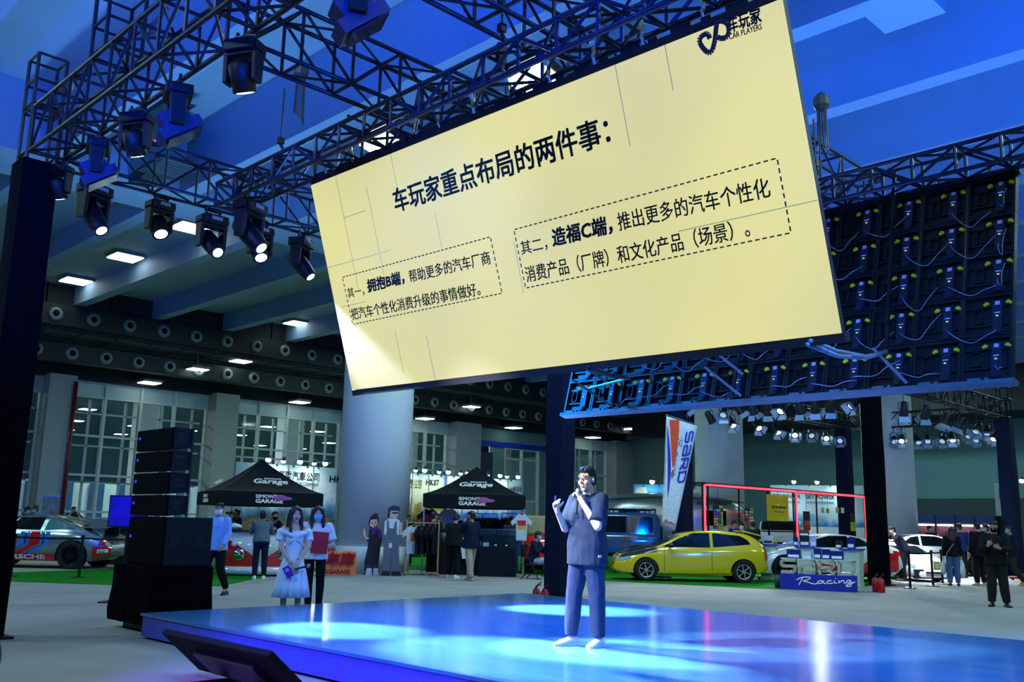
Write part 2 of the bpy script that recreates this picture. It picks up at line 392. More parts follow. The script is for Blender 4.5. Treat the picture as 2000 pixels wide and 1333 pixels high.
# ceiling air units
ACM = mat('ac_unit', (120, 150, 152), .5)
a, b = PY(292, 318, 22.3), PY(345, 325, 22.3)
t = thing('air_conditioner', 'boxy ceiling air unit with a slatted grille seen between the left trusses', 'air conditioner', (a.x, 22.3, a.z))
w = b.x - a.x; hz = PY(300, 215, 22.3).z - a.z
MB().bb((0, -.5, 0), (w, 1.2, hz * .55)).build('casing', ACM, t); MB().bb((-.05, -.6, hz * .55), (w + .15, 1.2, hz)).build('upper_casing', ACM, t)
m = MB()
for i in range(9): m.bb((-.2, -1.3 + .12 * i, -.3), (w, -1.25 + .12 * i, -.26))
m.build('grille', mat('grille', (90, 110, 118), .5), t); MB().bb((-.25, -1.35, -.26), (w + .02, .1, -.2)).bb((0, -.5, -.25), (.5, 1.2, 0)).build('grille_frame', DIMWALLM, t)
t = thing('air_conditioner', 'pale square air unit hung below the ceiling at upper right', 'air conditioner', (15.55, 6.05, 10.55))
MB().bb((-.55, -.55, 0), (.55, .55, 1.24)).build('casing', CEILM, t)
p = G(1770, 15, 10.9)
tag(MB().tube([(p.x - .4, p.y + .1, 11.6), (p.x, p.y, 10.95), (p.x + .3, p.y - .1, 10.9), (p.x + .55, p.y - .2, 11.0)], .09, 10).tube([(p.x + .55, p.y - .2, 11.0), (p.x + .6, p.y - .2, 11.79)], .03, 8).build('fire_pipe', mat('red_pipe', (190, 20, 25), .4), None, True), 'short red pipe bend under the ceiling at the top right', 'pipe')
p = PY(138, 745, 42.9); q = PY(109, 1010, 42.9)
tag(MB().tube([(p.x + .25, 42.9, 0), (p.x + .25, 42.9, p.z)], .09, 8).build('fire_pipe', mat('red_pipe_dull', (110, 16, 22), .4), None, True), 'dark red vertical pipe running up the left wall pillar', 'pipe')
# floor coverings
def carpet(px, z, name, m, label, cat, extra=(), z0=0):
    pts = [G(a, b, 0) for a, b in px] + [V(e) for e in extra]
    o = MB().prism([(p.x, p.y) for p in pts], (0, 0, z0), (1, 0, 0), (0, 1, 0), z); return tag(o.build(name, m), label, cat)
TURF = mat('green_turf', (18, 118, 22), .95, var=.35, scale=30, bump=.5, spec=.1)
CREAM = mat('cream_carpet', (176, 172, 150), .9, var=.06)
carpet(((0, 1136), (235, 1144), (430, 1146), (545, 1122), (640, 1116)), .012, 'artificial_turf', TURF, 'bright green carpet under the red and white bar counter and silver car', 'carpet', ((22, 40, 0), (4, 40, 0), (2, 32, 0)))
carpet(((10, 1120), (110, 1117), (205, 1113), (238, 1108), (238, 1097), (150, 1085), (10, 1085)), .008, 'cream_carpet', CREAM, 'cream carpet pad under the silver racing car', 'carpet', (), .0125)
carpet(((780, 1113), (1005, 1121), (1056, 1125), (1190, 1136), (1500, 1151), (1620, 1154), (1715, 1143)), .012, 'artificial_turf', TURF, 'bright green carpet under the yellow hatchback and racing counters', 'carpet', ((34, 14.5, 0), (42, 30, 0), (30, 36, 0), (22, 34, 0)))
# ------------------------------------------------------------ stage
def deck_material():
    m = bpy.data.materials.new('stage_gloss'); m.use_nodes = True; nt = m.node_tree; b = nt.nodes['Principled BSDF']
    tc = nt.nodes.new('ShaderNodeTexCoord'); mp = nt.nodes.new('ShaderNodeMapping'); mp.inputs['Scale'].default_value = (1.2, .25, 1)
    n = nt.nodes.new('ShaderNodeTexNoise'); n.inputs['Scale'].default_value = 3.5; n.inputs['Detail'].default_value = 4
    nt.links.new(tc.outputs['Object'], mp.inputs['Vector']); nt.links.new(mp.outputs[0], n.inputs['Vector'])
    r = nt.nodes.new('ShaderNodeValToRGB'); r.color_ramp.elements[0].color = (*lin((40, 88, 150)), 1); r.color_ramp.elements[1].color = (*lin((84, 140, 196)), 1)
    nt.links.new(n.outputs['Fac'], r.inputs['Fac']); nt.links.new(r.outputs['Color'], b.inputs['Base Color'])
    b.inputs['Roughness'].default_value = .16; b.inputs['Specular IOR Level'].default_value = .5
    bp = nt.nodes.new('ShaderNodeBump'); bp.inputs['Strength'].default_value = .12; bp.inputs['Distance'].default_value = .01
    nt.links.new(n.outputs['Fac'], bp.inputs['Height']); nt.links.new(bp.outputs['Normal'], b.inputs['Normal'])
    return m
SX0, SX1, SY0, SY1, SZ = 5.3, 12.08, -3.0, 11.8, .3
t = thing('stage', 'low violet-lit stage platform with glossy deck reflecting blue light', 'stage', (SX0, SY1, 0))
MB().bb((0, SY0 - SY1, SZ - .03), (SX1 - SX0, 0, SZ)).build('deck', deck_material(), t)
MB().bb((.02, SY0 - SY1, .03), (.06, -.02, SZ - .03)).bb((.02, -.06, .03), (SX1 - SX0 - .02, -.02, SZ - .03)).bb((SX1 - SX0 - .06, SY0 - SY1, .03), (SX1 - SX0 - .02, -.02, SZ - .03)).build('fascia', mat('stage_fascia', (74, 80, 206), .45), t, label='violet-lit fascia')  # violet light on the stage sides is put into the base colour
MB().bb((.3, SY0 - SY1, 0), (SX1 - SX0 - .3, -.3, .03)).build('plinth', BLK, t)
# ------------------------------------------------------------ trusses
TRM = mat('truss_steel', (24, 29, 40), .38, .5)
TRM2 = mat('truss_blue_steel', (26, 36, 70), .33, .5)
def truss(name, p, axis, L, w, h, bay, label, m=None, r=.025, group=None, cat='truss'):
    "box truss from its near lower corner p"
    m = m or TRM
    t = thing(name, label, cat, p, 0 if axis == 'X' else PI / 2, group)
    # local: x along, y across, z up ; along Y the across direction is -X
    s = 1 if axis == 'X' else -1
    n = max(1, round(L / bay)); bay = L / n
    me = None
    for a in (0, 1):
        for b in (0, 1):
            if me is None:
                o = MB().tube([(0, 0, 0), (L, 0, 0)], r, 8).build('chord', m, t, True); me = o.data
            else:
                o = bpy.data.objects.new('chord', me); COL.objects.link(o); o.parent = t
            o.location = (0, s * w * a, h * b)
    f = None; d = None; g = None
    for i in range(n + 1):
        if f is None:
            q = MB(); rr = r * .75
            for y in (0, s * w): q.tube([(0, y, 0), (0, y, h)], rr, 6)
            for z in (0, h): q.tube([(0, 0, z), (0, s * w, z)], rr, 6)
            o = q.build('cross_frame', m, t); f = o.data
        else: o = bpy.data.objects.new('cross_frame', f); COL.objects.link(o); o.parent = t
        o.location = (bay * i, 0, 0)
    for i in range(n):
        flip = i % 2
        for y in (0, s * w):
            if d is None: o = MB().tube([(0, 0, 0), (bay, 0, h)], r * .7, 6).build('diagonal', m, t); d = o.data
            else: o = bpy.data.objects.new('diagonal', d); COL.objects.link(o); o.parent = t
            o.location = (bay * (i + flip), y, 0); o.scale = (-1 if flip else 1, 1, 1)
        for z in (0, h):
            if g is None: o = MB().tube([(0, 0, 0), (bay, s * w, 0)], r * .6, 6).build('lacing', m, t); g = o.data
            else: o = bpy.data.objects.new('lacing', g); COL.objects.link(o); o.parent = t
            o.location = (bay * (i + flip), 0, z); o.scale = (-1 if flip else 1, 1, 1)
    return t
truss('lighting_truss', (3.62, -2.2, 6.1), 'Y', 14.8, .43, .62, .62, 'dark box truss from the left corner mast to the top edge, carrying square-headed lamps', r=.028)
truss('lighting_truss', (4.1, 12.6, 6.1), 'X', 10.6, .4, .6, .66, 'dark box truss with a row of five moving lamps hung beneath it')
truss('lighting_truss', (4.1, 7.98, 6.12), 'X', 9.6, .38, .6, .66, 'dark cross truss carrying the chain bag, behind the left end of the screen truss')
truss('lighting_truss', (4.1, 5.7, 6.12), 'X', 9.4, .4, .6, .66, 'dark cross truss above the logo corner of the cream screen, running behind it')
truss('screen_truss', (5.4, -.5, 5.42), 'Y', 11.45, .31, .31, .46, 'blue-black truss from which the cream screen hangs', TRM2, .026)
truss('screen_truss', (9.95, .2, 5.26), 'Y', 10.1, .3, .29, .46, 'blue truss from which the rear of the far screen hangs', TRM2, .025)
def end_plate(t, pts): MB().bar(*pts, .05).build('end_plate', TRM2, t)
DRAPE = mat('black_drape', (5, 7, 13), .95, var=.3, scale=5, bump=.3, spec=.03)
NAVY = mat('navy_drape', (14, 26, 56), .85, var=.25, scale=5, bump=.3, spec=.15)
def mast(c, w, h, label, m, group=None):
    t = thing('draped_mast', label, 'mast', (c[0], c[1], 0), 0, group)
    b = MB(); rs = []
    for i in range(9):
        z = h * i / 8; k = 1 + .03 * math.sin(i * 1.7)
        rs.append([V((w / 2 * k * sx, w / 2 * k * sy, z)) for sx, sy in ((-1, -1), (0, -1.03), (1, -1), (1.03, 0), (1, 1), (0, 1.03), (-1, 1), (-1.03, 0))])
    b.rings(rs).build('drape', m, t)
    f = MB()
    for sx in (-1, 1):
        for sy in (-1, 1): f.tube([(sx * w * .4, sy * w * .4, h), (sx * w * .4, sy * w * .4, h + .75)], .024, 6)
    for z in (h + .1, h + .72):
        for a, b2 in (((-1, -1), (1, -1)), ((1, -1), (1, 1)), ((1, 1), (-1, 1)), ((-1, 1), (-1, -1))):
            f.tube([(a[0] * w * .4, a[1] * w * .4, z), (b2[0] * w * .4, b2[1] * w * .4, z)], .02, 6)
    f.build('sleeve_block', TRM, t)
    MB().bb((-w * .7, -w * .7, 0), (w * .7, w * .7, .03)).build('base_plate', BLK, t)
    return t
mast((3.78, 12.82), .44, 6.0, 'black draped square mast at the left edge of the picture', DRAPE)
mast((15.15, 13.75), .44, 6.0, 'navy draped square mast behind the presenter, two red extinguishers at its foot', NAVY)
mast((26.35, 11.85), .44, 5.65, 'black draped square mast between the racing counter and the rope posts', DRAPE)
mast((37.25, 11.75), .5, 5.6, 'navy draped square mast at the right edge of the picture', NAVY)
mast((37.25, 18.0), .5, 5.6, 'navy draped square mast behind the neon-framed stand', NAVY)
_c = V((26.62, 18.6, 0)); mast((_c.x, _c.y), .5, 5.6, 'navy draped square mast just behind the tall white racing flag', NAVY)
truss('booth_truss', (26.5, 11.6, 5.68), 'X', 10.6, .38, .6, .55, 'dark box truss running away above the right-hand stand to the right edge mast', r=.026)
truss('booth_truss', (37.4, 11.9, 5.6), 'Y', 6.0, .38, .58, .55, 'dark box truss along the far side of the right-hand stand', r=.026)
truss('booth_truss', (26.7, 17.8, 5.64), 'X', 10.4, .38, .58, .55, 'dark box truss over the neon-framed stand, hung with spotlights', r=.026)
truss('booth_truss', (26.5, 12.05, 5.68), 'Y', 7.6, .38, .58, .55, 'dark near box truss hidden partly behind the rear screen, hung with spotlights', r=.026)
# ------------------------------------------------------------ the two hanging screens
def screen_frame(O, roll, tilt):
    e1 = V((0, -math.cos(roll), -math.sin(roll))); dn = V((math.sin(tilt), 0, -math.cos(tilt))); dn = (dn - e1 * dn.dot(e1)).normalized()
    ey = -dn; ez = e1.cross(ey)
    return V(O), e1, ey, ez
def on_plane(F, px, py):
    O, e1, ey, ez = F; d = ray(px, py); k = (O - CAMP).dot(ez) / d.dot(ez); q = CAMP + d * k - O
    return V((q.dot(e1), q.dot(ey), 0))
FA = screen_frame((5.6, 9.024, 5.284), .015, .316); WA, HA = 6.012, 2.422
t = thing('led_screen', 'large cream video screen with black Chinese writing hung over the stage', 'screen')
t.matrix_world = frame(*FA); SCRA = t
def screen_material():
    m = bpy.data.materials.new('lit_screen'); m.use_nodes = True; nt = m.node_tree; b = nt.nodes['Principled BSDF']
    tc = nt.nodes.new('ShaderNodeTexCoord'); n = nt.nodes.new('ShaderNodeTexNoise'); n.inputs['Scale'].default_value = .5; n.inputs['Detail'].default_value = 1
    nt.links.new(tc.outputs['Object'], n.inputs['Vector'])
    r = nt.nodes.new('ShaderNodeValToRGB'); r.color_ramp.elements[0].position = .35; r.color_ramp.elements[1].position = .68
    r.color_ramp.elements[0].color = (*lin((212, 209, 148)), 1); r.color_ramp.elements[1].color = (*lin((226, 221, 146)), 1)
    nt.links.new(n.outputs['Fac'], r.inputs['Fac']); nt.links.new(r.outputs['Color'], b.inputs['Emission Color'])
    b.inputs['Emission Strength'].default_value = 1.0; b.inputs['Base Color'].default_value = (.02, .02, .02, 1); b.inputs['Roughness'].default_value = .6
    return m
INK = mat('screen_ink', (12, 16, 24), .7, var=0)
_m = MB().bb((0, -HA, -.012), (WA, 0, 0)); _m.build('screen_face', screen_material(), t)
MB().bb((0, -HA, -.07), (WA, 0, -.013)).bb((-.02, -HA - .07, -.09), (WA + .02, -HA - .005, -.005)).build('cabinet_frame', mat('screen_frame', (10, 13, 28), .5), t)
m = MB().bb((-.02, .01, -.1), (WA + .02, .07, -.02))
for i in range(12): m.bb((.05 + .5 * i, .07, -.09), (.24 + .5 * i, .11, -.03)).bb((.33 + .5 * i, .07, -.09), (.42 + .5 * i, .1, -.03))
m.build('top_rail', BLK, t)
CLM = mat('clamp_metal', (186, 186, 160), .35, .5)
for px, py in ((625, 322), (678, 302), (800, 238), (842, 215), (910, 186), (980, 165), (1060, 135), (1145, 85), (1240, 45), (1360, 5)):
    q = on_plane(FA, px, py); x = q.x
    MB().tube([(x, .07, -.06), (x, .16, -.06)], .014, 6).tube([(x, .15, -.06), (x + .03, .17, -.04), (x + .045, .21, -.03), (x + .03, .26, -.05), (x, .27, -.07), (x - .03, .25, -.08)], .018, 6).build('hanging_clamp', CLM, t)
SEAM = mat('screen_seam', (150, 140, 95), .6, emit=.35)
for x, a, b in ((.5, 0, .55), (1.0, .1, .5), (1.5, 0, .2), (1.0, .75, .95), (2.0, .3, .45), (3.0, .5, .7), (4.5, 0, .28), (5.0, 0, .15), (1.5, .8, 1)): MB().bb((x - .003, -HA * b, 0), (x + .003, -HA * a, .001)).build('panel_seam', SEAM, t)
for y, a, b in ((.97, 0, .2), (1.45, .8, 1), (1.45, .02, .1), (.48, .08, .15)): MB().bb((WA * a, -y - .003, 0), (WA * b, -y + .003, .001)).build('panel_seam', SEAM, t)
def line(body, l, r, h, bold=0.0, shear=0.0, name='writing', F=FA, m=INK, par=SCRA, k=None):
    a = on_plane(F, *l); b = on_plane(F, *r); d = b - a
    ex = d.normalized(); ey = V((-ex.y, ex.x, 0))
    return text(body, name, m, par, a + V((0, 0, .002)), ex, ey, d.length, h, bold, shear, .003)
line('车玩家重点布局的两件事：', (774, 417), (1195, 281), .255, .022)
line('其一，', (681, 583), (713, 577), .115, .006)
line('拥抱B端，', (720, 573), (792, 555), .152, .035, .12)
line('帮助更多的汽车厂商', (802, 553), (960, 516), .135, .008)
line('把汽车个性化消费升级的事情做好。', (689, 626), (940, 577), .135, .008)
line('其二，', (1020, 499), (1071, 488), .13, .006)
line('造福C端，', (1081, 484), (1199, 457), .17, .035, .12)
line('推出更多的汽车个性化', (1210, 452), (1507, 385), .155, .008)
line('消费产品（厂牌）和文化产品（场景）。', (1030, 553), (1467, 463), .155, .008)
line('车玩家', (1424, 66), (1489, 44), .12, .03)
line('CAR PLAYERS', (1425, 78), (1489, 57), .043, .012)
def dashes(c, n):
    m = MB(); P = [on_plane(FA, *p) for p in c]
    for i in range(4):
        a, b = P[i], P[(i + 1) % 4]; k = max(3, round((b - a).length / .062))
        for j in range(k):
            u = a.lerp(b, (j + .2) / k); v = a.lerp(b, (j + .8) / k)
            m.bar(u + V((0, 0, .002)), v + V((0, 0, .002)), .011, .003)
    m.build('dashed_box', INK, SCRA)
dashes(((669, 542), (958, 463), (981, 573), (689, 634)), 0)
dashes(((1004, 449), (1518, 309), (1545, 455), (1027, 563)), 0)
# looped pointed logo
q = on_plane(FA, 1395, 73); m = MB()
def band(pts, w):
    pts = smooth_line(pts, 2); P = [V((q.x + a * .15, q.y + b * .12, .003)) for a, b in pts]
    for a, b in zip(P, P[1:]): m.bar(a, b, w, .003)
band([(-.25, .02), (-.3, .45), (-.9, .3), (-.75, -.4), (-.35, -.95), (.0, -.3), (.2, .5), (.35, .95), (.95, .5), (.8, -.3), (.35, -.25), (.2, -.05)], .04)
m.build('logo', INK, SCRA)
# rear of the second screen
FB = screen_frame((10.2, 8.652, 5.241), .008, -.261); WB, HB = 5.744, 2.317
t = thing('led_screen', 'rear of a second video screen with black cabinets, yellow latches and looping cables', 'screen'); t.matrix_world = frame(*FB)
CABM = mat('cabinet_black', (9, 13, 24), .4, .2, var=.15); CAB2 = mat('cabinet_box', (16, 24, 46), .4, .1)
LATM = mat('yellow_latch', (205, 190, 12), .5); TAGM = mat('violet_sticker', (190, 150, 215), .6, var=.25, scale=90)
LEDG = mat('led_green', (40, 230, 110), .4, emit=2); LEDR = mat('led_red', (240, 60, 40), .4, emit=2); LEDB = mat('led_blue', (70, 110, 240), .4, emit=1.2)
NCX, NCY = 12, 5; cw, chh = WB / NCX, HB / NCY
def cabinet():
    b = MB().bb((.004, .004, -.09), (cw - .004, chh - .004, -.05))
    for a in ((.004, .004, cw - .004, .03), (.004, chh - .03, cw - .004, chh - .004), (.004, .03, .03, chh - .03), (cw - .03, .03, cw - .004, chh - .03)):
        b.bb((a[0], a[1], -.05), (a[2], a[3], 0))
    b.bb((.03, .12, -.05), (cw - .03, .14, -.02)).bb((.03, .32, -.05), (cw - .03, .34, -.02))
    b.bb((.10, .15, -.05), (.11, .31, -.01)).bb((.18, .15, -.05), (.19, .31, -.01)).bb((.10, .3, -.05), (.19, .31, -.01)).bb((.10, .15, -.05), (.19, .16, -.01))
    o = b.build('cabinet', CABM, t)
    w = MB().bb((cw * .7 - .045, .03, -.05), (cw * .7 + .045, chh - .09, .012)).bb((cw * .7 - .03, .015, -.02), (cw * .7 + .03, .06, .03)).build('power_box', CAB2, o)
    for k in (-1, 1):
        MB().box((cw * .7 + k * .105, chh - .12, .01), (.052, .024, .02), R=M.Rotation(.35 * -k, 3, 'Z')).bb((cw * .7 + k * .105 - .008, chh - .135, .0), (cw * .7 + k * .105 + .008, chh - .1, .026)).build('latch', LATM, o)
    MB().bb((cw * .7 - .022, chh - .135, .013), (cw * .7 + .022, chh - .095, .015)).build('sticker', TAGM, o)
    i = MB().bb((cw * .7 - .012, chh - .262, .013), (cw * .7 + .0, chh - .25, .018)); i.mat(1).bb((cw * .7 + .0, chh - .262, .013), (cw * .7 + .012, chh - .25, .018)); i.mat(2).bb((cw * .7 - .026, chh - .225, .013), (cw * .7 + .026, chh - .217, .016))
    i.build('indicator', [LEDG, LEDR, LEDB], o)
    return o
cab0 = cabinet()
for i in range(NCX):
    for j in range(NCY):
        o = cab0 if i == j == 0 else copy_tree(cab0, t)
        o.location = (cw * i, -HB + chh * j, 0)
RAILM = mat('alloy_rail', (84, 92, 112), .5, .3)
m = MB().bb((-.03, -HB - .05, -.1), (WB + .03, -HB - .012, .03))
for i in range(12): m.bb((.08 + cw * i, -HB - .012, .0), (.2 + cw * i, -HB + .012, .03)).bb((.24 + cw * i, -HB - .012, 0), (.27 + cw * i, -HB + .012, .03))
m.build('bottom_rail', RAILM, t)
MB().bb((-.03, .005, -.1), (WB + .03, .04, .02)).build('top_rail', BLK, t)
for i in range(11):
    x = .25 + i * .52
    MB().tube([(x, .05, -.04), (x, .12, -.04)], .014, 6).tube([(x, .11, -.04), (x + .03, .13, -.02), (x + .04, .17, -.01), (x, .21, -.03)], .018, 6).build('hanging_clamp', CLM, t)
CABL = mat('grey_cable', (120, 136, 168), .45)
for i in range(NCX):
    for j in range(NCY):
        if (i * 7 + j * 3) % 5 == 0: continue
        random.seed(i * 31 + j); x0 = cw * (i + .7); x1 = cw * (i + 1.6 + random.uniform(-.15, .2)); y = -HB + chh * j + random.uniform(.02, .1); y1 = y + random.uniform(-.06, .2); sag = random.uniform(.08, .22)
        if x1 > WB: x1 = WB - .08
        pts = [(x0 + (x1 - x0) * k / 10, y + (y1 - y) * k / 10 - sag * 4 * (k / 10) * (1 - k / 10) * (1 if j else .35) + .06, .035 + .03 * math.sin(k)) for k in range(11)]
        MB().tube(pts, .0042, 5).build('cable', CABL, t, True)
for px, py, qx, qy in ((1416, 701, 1456, 735), (1406, 738, 1452, 777), (1162, 730, 1200, 757), (1149, 760, 1201, 797), (1732, 705, 1775, 752)):
    a = on_plane(FB, px, py); b = on_plane(FB, qx, qy); a.z = .34; b.z = .05
    MB().bar(a, b, .03, .03).build('brace', RAILM, t)
for px in (1748, 1447, 1195):
    a = on_plane(FB, px + 6, 345 if px > 1700 else 690); b = on_plane(FB, px - 10, 690 if px > 1700 else 780); a.z = b.z = .09
    MB().bar(a, b, .035, .03).build('support_post', BLK, t)
ROPE = mat('dark_cable', (24, 34, 56), .5)
def bundle(pts, r, label, m=ROPE, name='cable_bundle'):
    b = MB(); random.seed(3)
    for k in range(4):
        o = [V((random.uniform(-1, 1), random.uniform(-1, 1), random.uniform(-1, 1))) * r * 1.2 for _ in pts]
        b.tube([V(p) + q for p, q in zip(pts, o)], r, 5)
    return tag(b.build(name, m, None, True), label, 'cable')
a = V(FA[0]) + FA[1] * 3.6 - FA[2] * (HA + .05); b = PX(1260, 735, 9.55)
bundle([a, a.lerp(b, .33) - V((0, 0, .04)), a.lerp(b, .66) - V((0, 0, .05)), PX(1150, 760, 9.5)], .014, 'thin dark cable bundle slung from the cream screen to the lower rear screen')
a = V(FA[0]) + FA[1] * 5.75 - FA[2] * (HA + .05); b = PX(1730, 690, 9.5)
bundle([a, a.lerp(b, .3) - V((0, 0, .05)), a.lerp(b, .7) - V((0, 0, .06)), b], .02, 'thick taped cable bundle slung from the cream screen to the right of the rear screen', CABL)
# ------------------------------------------------------------ moving lamps
LENS = mat('lamp_lens', (205, 232, 255), .2, emit=5, var=0); LENS2 = mat('lamp_lens_white', (250, 245, 255), .2, emit=9, var=0)
HEADM = mat('lamp_body', (6, 8, 13), .5, spec=.25); HEADV = mat('lamp_display', (70, 90, 110), .3, emit=.3)
def moving_head(p, aim, label, kind='spot', k=1.0, power=0, col=(.74, .89, 1), angle=24, group='moving lamps on the truss', lens=None):
    t = thing('moving_lamp', label, 'stage light', p, 0, group)
    d = (V(aim) - V(p)).normalized(); h = V((d.x, d.y, 0)).normalized(); s = V((-h.y, h.x, 0))
    R = M((( s.x, h.x, 0), (s.y, h.y, 0), (0, 0, 1)))
    MB().tube([R @ V((-.1 * k, 0, .03)), R @ V((-.1 * k, 0, -.09 * k))], .018, 6).tube([R @ V((.1 * k, 0, .03)), R @ V((.1 * k, 0, -.09 * k))], .018, 6).bar(R @ V((-.13 * k, 0, -.02)), R @ V((.13 * k, 0, -.02)), .03).build('clamp', BLK, t)
    b = MB().box((0, 0, -.16 * k), (.36 * k, .28 * k, .13 * k), R=R).box((0, 0, -.16 * k), (.42 * k, .2 * k, .09 * k), R=R).build('base', HEADM, t, bevel=.012)
    MB().box(R @ V((0, .145 * k, -.15 * k)), (.16 * k, .01, .05 * k), R=R).build('display', HEADV, b)
    yk = MB(); pv = V((0, 0, -.48 * k))
    for e in (-1, 1):
        yk.add([R @ V((e * a * k, bb * k, c * k)) for a in (.145, .2) for bb, c in ((-.09, -.22), (.09, -.22), (.07, -.56), (-.07, -.56))],
               [(0, 1, 2, 3), (7, 6, 5, 4), (0, 4, 5, 1), (1, 5, 6, 2), (2, 6, 7, 3), (3, 7, 4, 0)])
    yk.box((0, 0, -.24 * k), (.38 * k, .18 * k, .05 * k), R=R).build('yoke', HEADM, t, bevel=.01)
    if kind == 'spot':
        hd = MB().lathe([(.06 * k, -.24 * k), (.115 * k, -.2 * k), (.125 * k, 0), (.118 * k, .14 * k), (.1 * k, .26 * k), (.095 * k, .3 * k), (.085 * k, .3 * k)], pv, d, 22)
        lr, lz = .084 * k, .295 * k
    elif kind == 'wash':
        hd = MB().lathe([(.08 * k, -.17 * k), (.135 * k, -.12 * k), (.14 * k, .06 * k), (.125 * k, .1 * k), (.13 * k, .17 * k), (.115 * k, .17 * k)], pv, d, 22)
        lr, lz = .113 * k, .165 * k
    else:
        x, y, dd = s, d.cross(s), d; RR = M(((x.x, y.x, d.x), (x.y, y.y, d.y), (x.z, y.z, d.z)))
        hd = MB().box(pv + d * -.02 * k, (.25 * k, .30 * k, .2 * k), R=RR).box(pv + d * .1 * k, (.27 * k, .46 * k, .12 * k), R=RR)
        lr, lz = 0, 0
    hd = hd.build('lamp_head', HEADM if kind != 'panel' else mat('painted_violet_sheen', (20, 16, 58), .4), t, kind != 'panel')  # violet light on the square heads is put into their body colour
    if lr: MB().lathe([(lr, lz), (lr * .6, lz + .012), (.001, lz + .016)], pv, d, 22).build('lens', lens or LENS, hd, True)
    else: MB().box(pv + d * .185 * k, (.29 * k, .38 * k, .012), R=RR).build('lens', mat('dark_lens', (30, 30, 60), .1), hd)
    if power:
        l = bpy.data.lights.new('beam', 'SPOT'); l.energy = power; l.color = col; l.spot_size = math.radians(angle); l.spot_blend = .55; l.shadow_soft_size = lr or .1
        o = bpy.data.objects.new('beam', l); COL.objects.link(o); o.parent = t
        o.location = pv + d * (lz + .05); o.rotation_euler = d.to_track_quat('-Z', 'Y').to_euler()
    return t
T2Y = 12.98
moving_head((4.62, T2Y, 6.08), (6.4, 8.6, .3), 'large moving spot lamp, leftmost of the row under the far truss', 'spot', 1.08, 20000, angle=15)
moving_head((5.56, T2Y, 6.08), (6.0, 9.2, .3), 'short moving wash lamp between the two left spot lamps of the row', 'wash', .95, lens=LENS2)
moving_head((6.38, T2Y, 6.08), (6.5, 5.7, .3), 'large moving spot lamp in the middle of the row under the far truss', 'spot', 1.08, 22000, angle=19)
moving_head((7.2, T2Y, 6.08), (7.0, 9.2, .3), 'short moving wash lamp below the end of the screen truss', 'wash', .95, lens=LENS2)
moving_head((7.95, T2Y, 6.08), (10.6, 8.8, .3), 'moving spot lamp half hidden at the left edge of the cream screen', 'spot', 1.05, 30000, angle=16)
moving_head((5.55, 10.3, 5.44), (7.6, 5.6, .3), 'moving spot lamp hung from the left end of the screen truss', 'spot', 1.0, 18000, angle=20)
def on_t1(px, py): return (4.02, PX(px, py, 4.02).y, 6.08)
for px, py, kind, k, dx, dy, l in ((125, 268, 'wash', .8, 2.2, 1.5, 'moving lamp with a violet-lit rim next to the left corner mast'), (200, 205, 'panel', .95, 3.5, -1.2, 'square-headed moving lamp with violet sheen, nearer the left corner mast'),
        (279, 128, 'wash', .88, 2.4, 1.5, 'moving wash lamp with a red signal dot between the two square-headed lamps'), (358, 75, 'panel', 1.0, 3.5, -1.2, 'large square-headed moving lamp with violet sheen, second from the mast'),
        (487, -15, 'wash', .9, 2.4, 1.3, 'moving wash lamp cut by the top edge of the picture')):
    q = on_t1(px, py); o = moving_head(q, (q[0] + dx, q[1] + dy, .6), l, kind, k, lens=LENS2)
    if px == 279: MB().ell((.2, -.06, -.35), (.012, .012, .012)).build('signal_dot', mat('signal_red', (255, 30, 30), .4, emit=5), o)
moving_head((4.02, 6.0, 6.08), (7.2, 4.6, 1.9), 'square-headed moving lamp at the very top left of centre', 'panel', 1.0)
# flood lamps above the cream screen
def flood(p, label):
    t = thing('flood_lamp', label, 'stage light', p, 0, 'flood lamps above the cream screen')
    d = V((-.25, -.1, -1)).normalized(); x, y, d = basis(d); R = M(((x.x, y.x, d.x), (x.y, y.y, d.y), (x.z, y.z, d.z)))
    MB().box((0, 0, 0), (.5, .36, .1), R=R).build('housing', HEADM, t)
    MB().box(d * .055, (.46, .32, .012), R=R).build('lens', mat('flood_lens', (240, 255, 240), .2, emit=12, var=0), t)
    MB().tube([(-.25, 0, 0), (-.15, 0, .1), (-.22, 0, .12), (-.5, 0, .14)], .015, 6).build('bracket', BLK, t)
flood(PX(748, 275, 6.05), 'bright flood lamp above the left part of the cream screen')
flood(PX(1045, 148, 6.05), 'bright flood lamp above the middle of the cream screen')
# hoists and chain bags
CHM = mat('chain', (92, 92, 84), .4, .6)
def hoist(p, zt, label, bag=True):
    t = thing('chain_hoist', label, 'hoist', p)
    MB().tube([(0, 0, .25), (0, 0, zt - p[2])], .012, 5).build('chain', CHM, t)
    MB().tube([(0, 0, .25), (0, 0, .18), (.03, .0, .15), (.045, 0, .1), (.02, 0, .06), (-.02, 0, .07)], .018, 6).bb((-.035, -.03, .19), (.035, .03, .27)).build('hook', BLK, t)
    MB().bb((-.045, -.03, -.12), (.045, .03, .06)).tube([(0, 0, -.1), (.02, .0, -.2)], .02, 6).build('shackle', BLK, t)
    if bag:
        b = MB()
        for i in range(12):
            a = i * .52; b.tube([(.22 + .05 * math.cos(a), .05 * math.sin(a), zt - p[2] + .3 - .01 * i), (.22 + .06 * math.cos(a), .06 * math.sin(a), zt - p[2] - .1 - .028 * i)], .009, 5)
        b.lathe([(.03, .42), (.1, .36), (.1, .25), (.07, .2)], (.22, 0, zt - p[2]), (0, 0, 1), 10).build('loose_chain', CHM, t)
q = PY(520, 290, 9.7); hoist((5.56, q.y, 5.78), 6.7, 'black chain hoist hook lifting the left end of the screen truss')
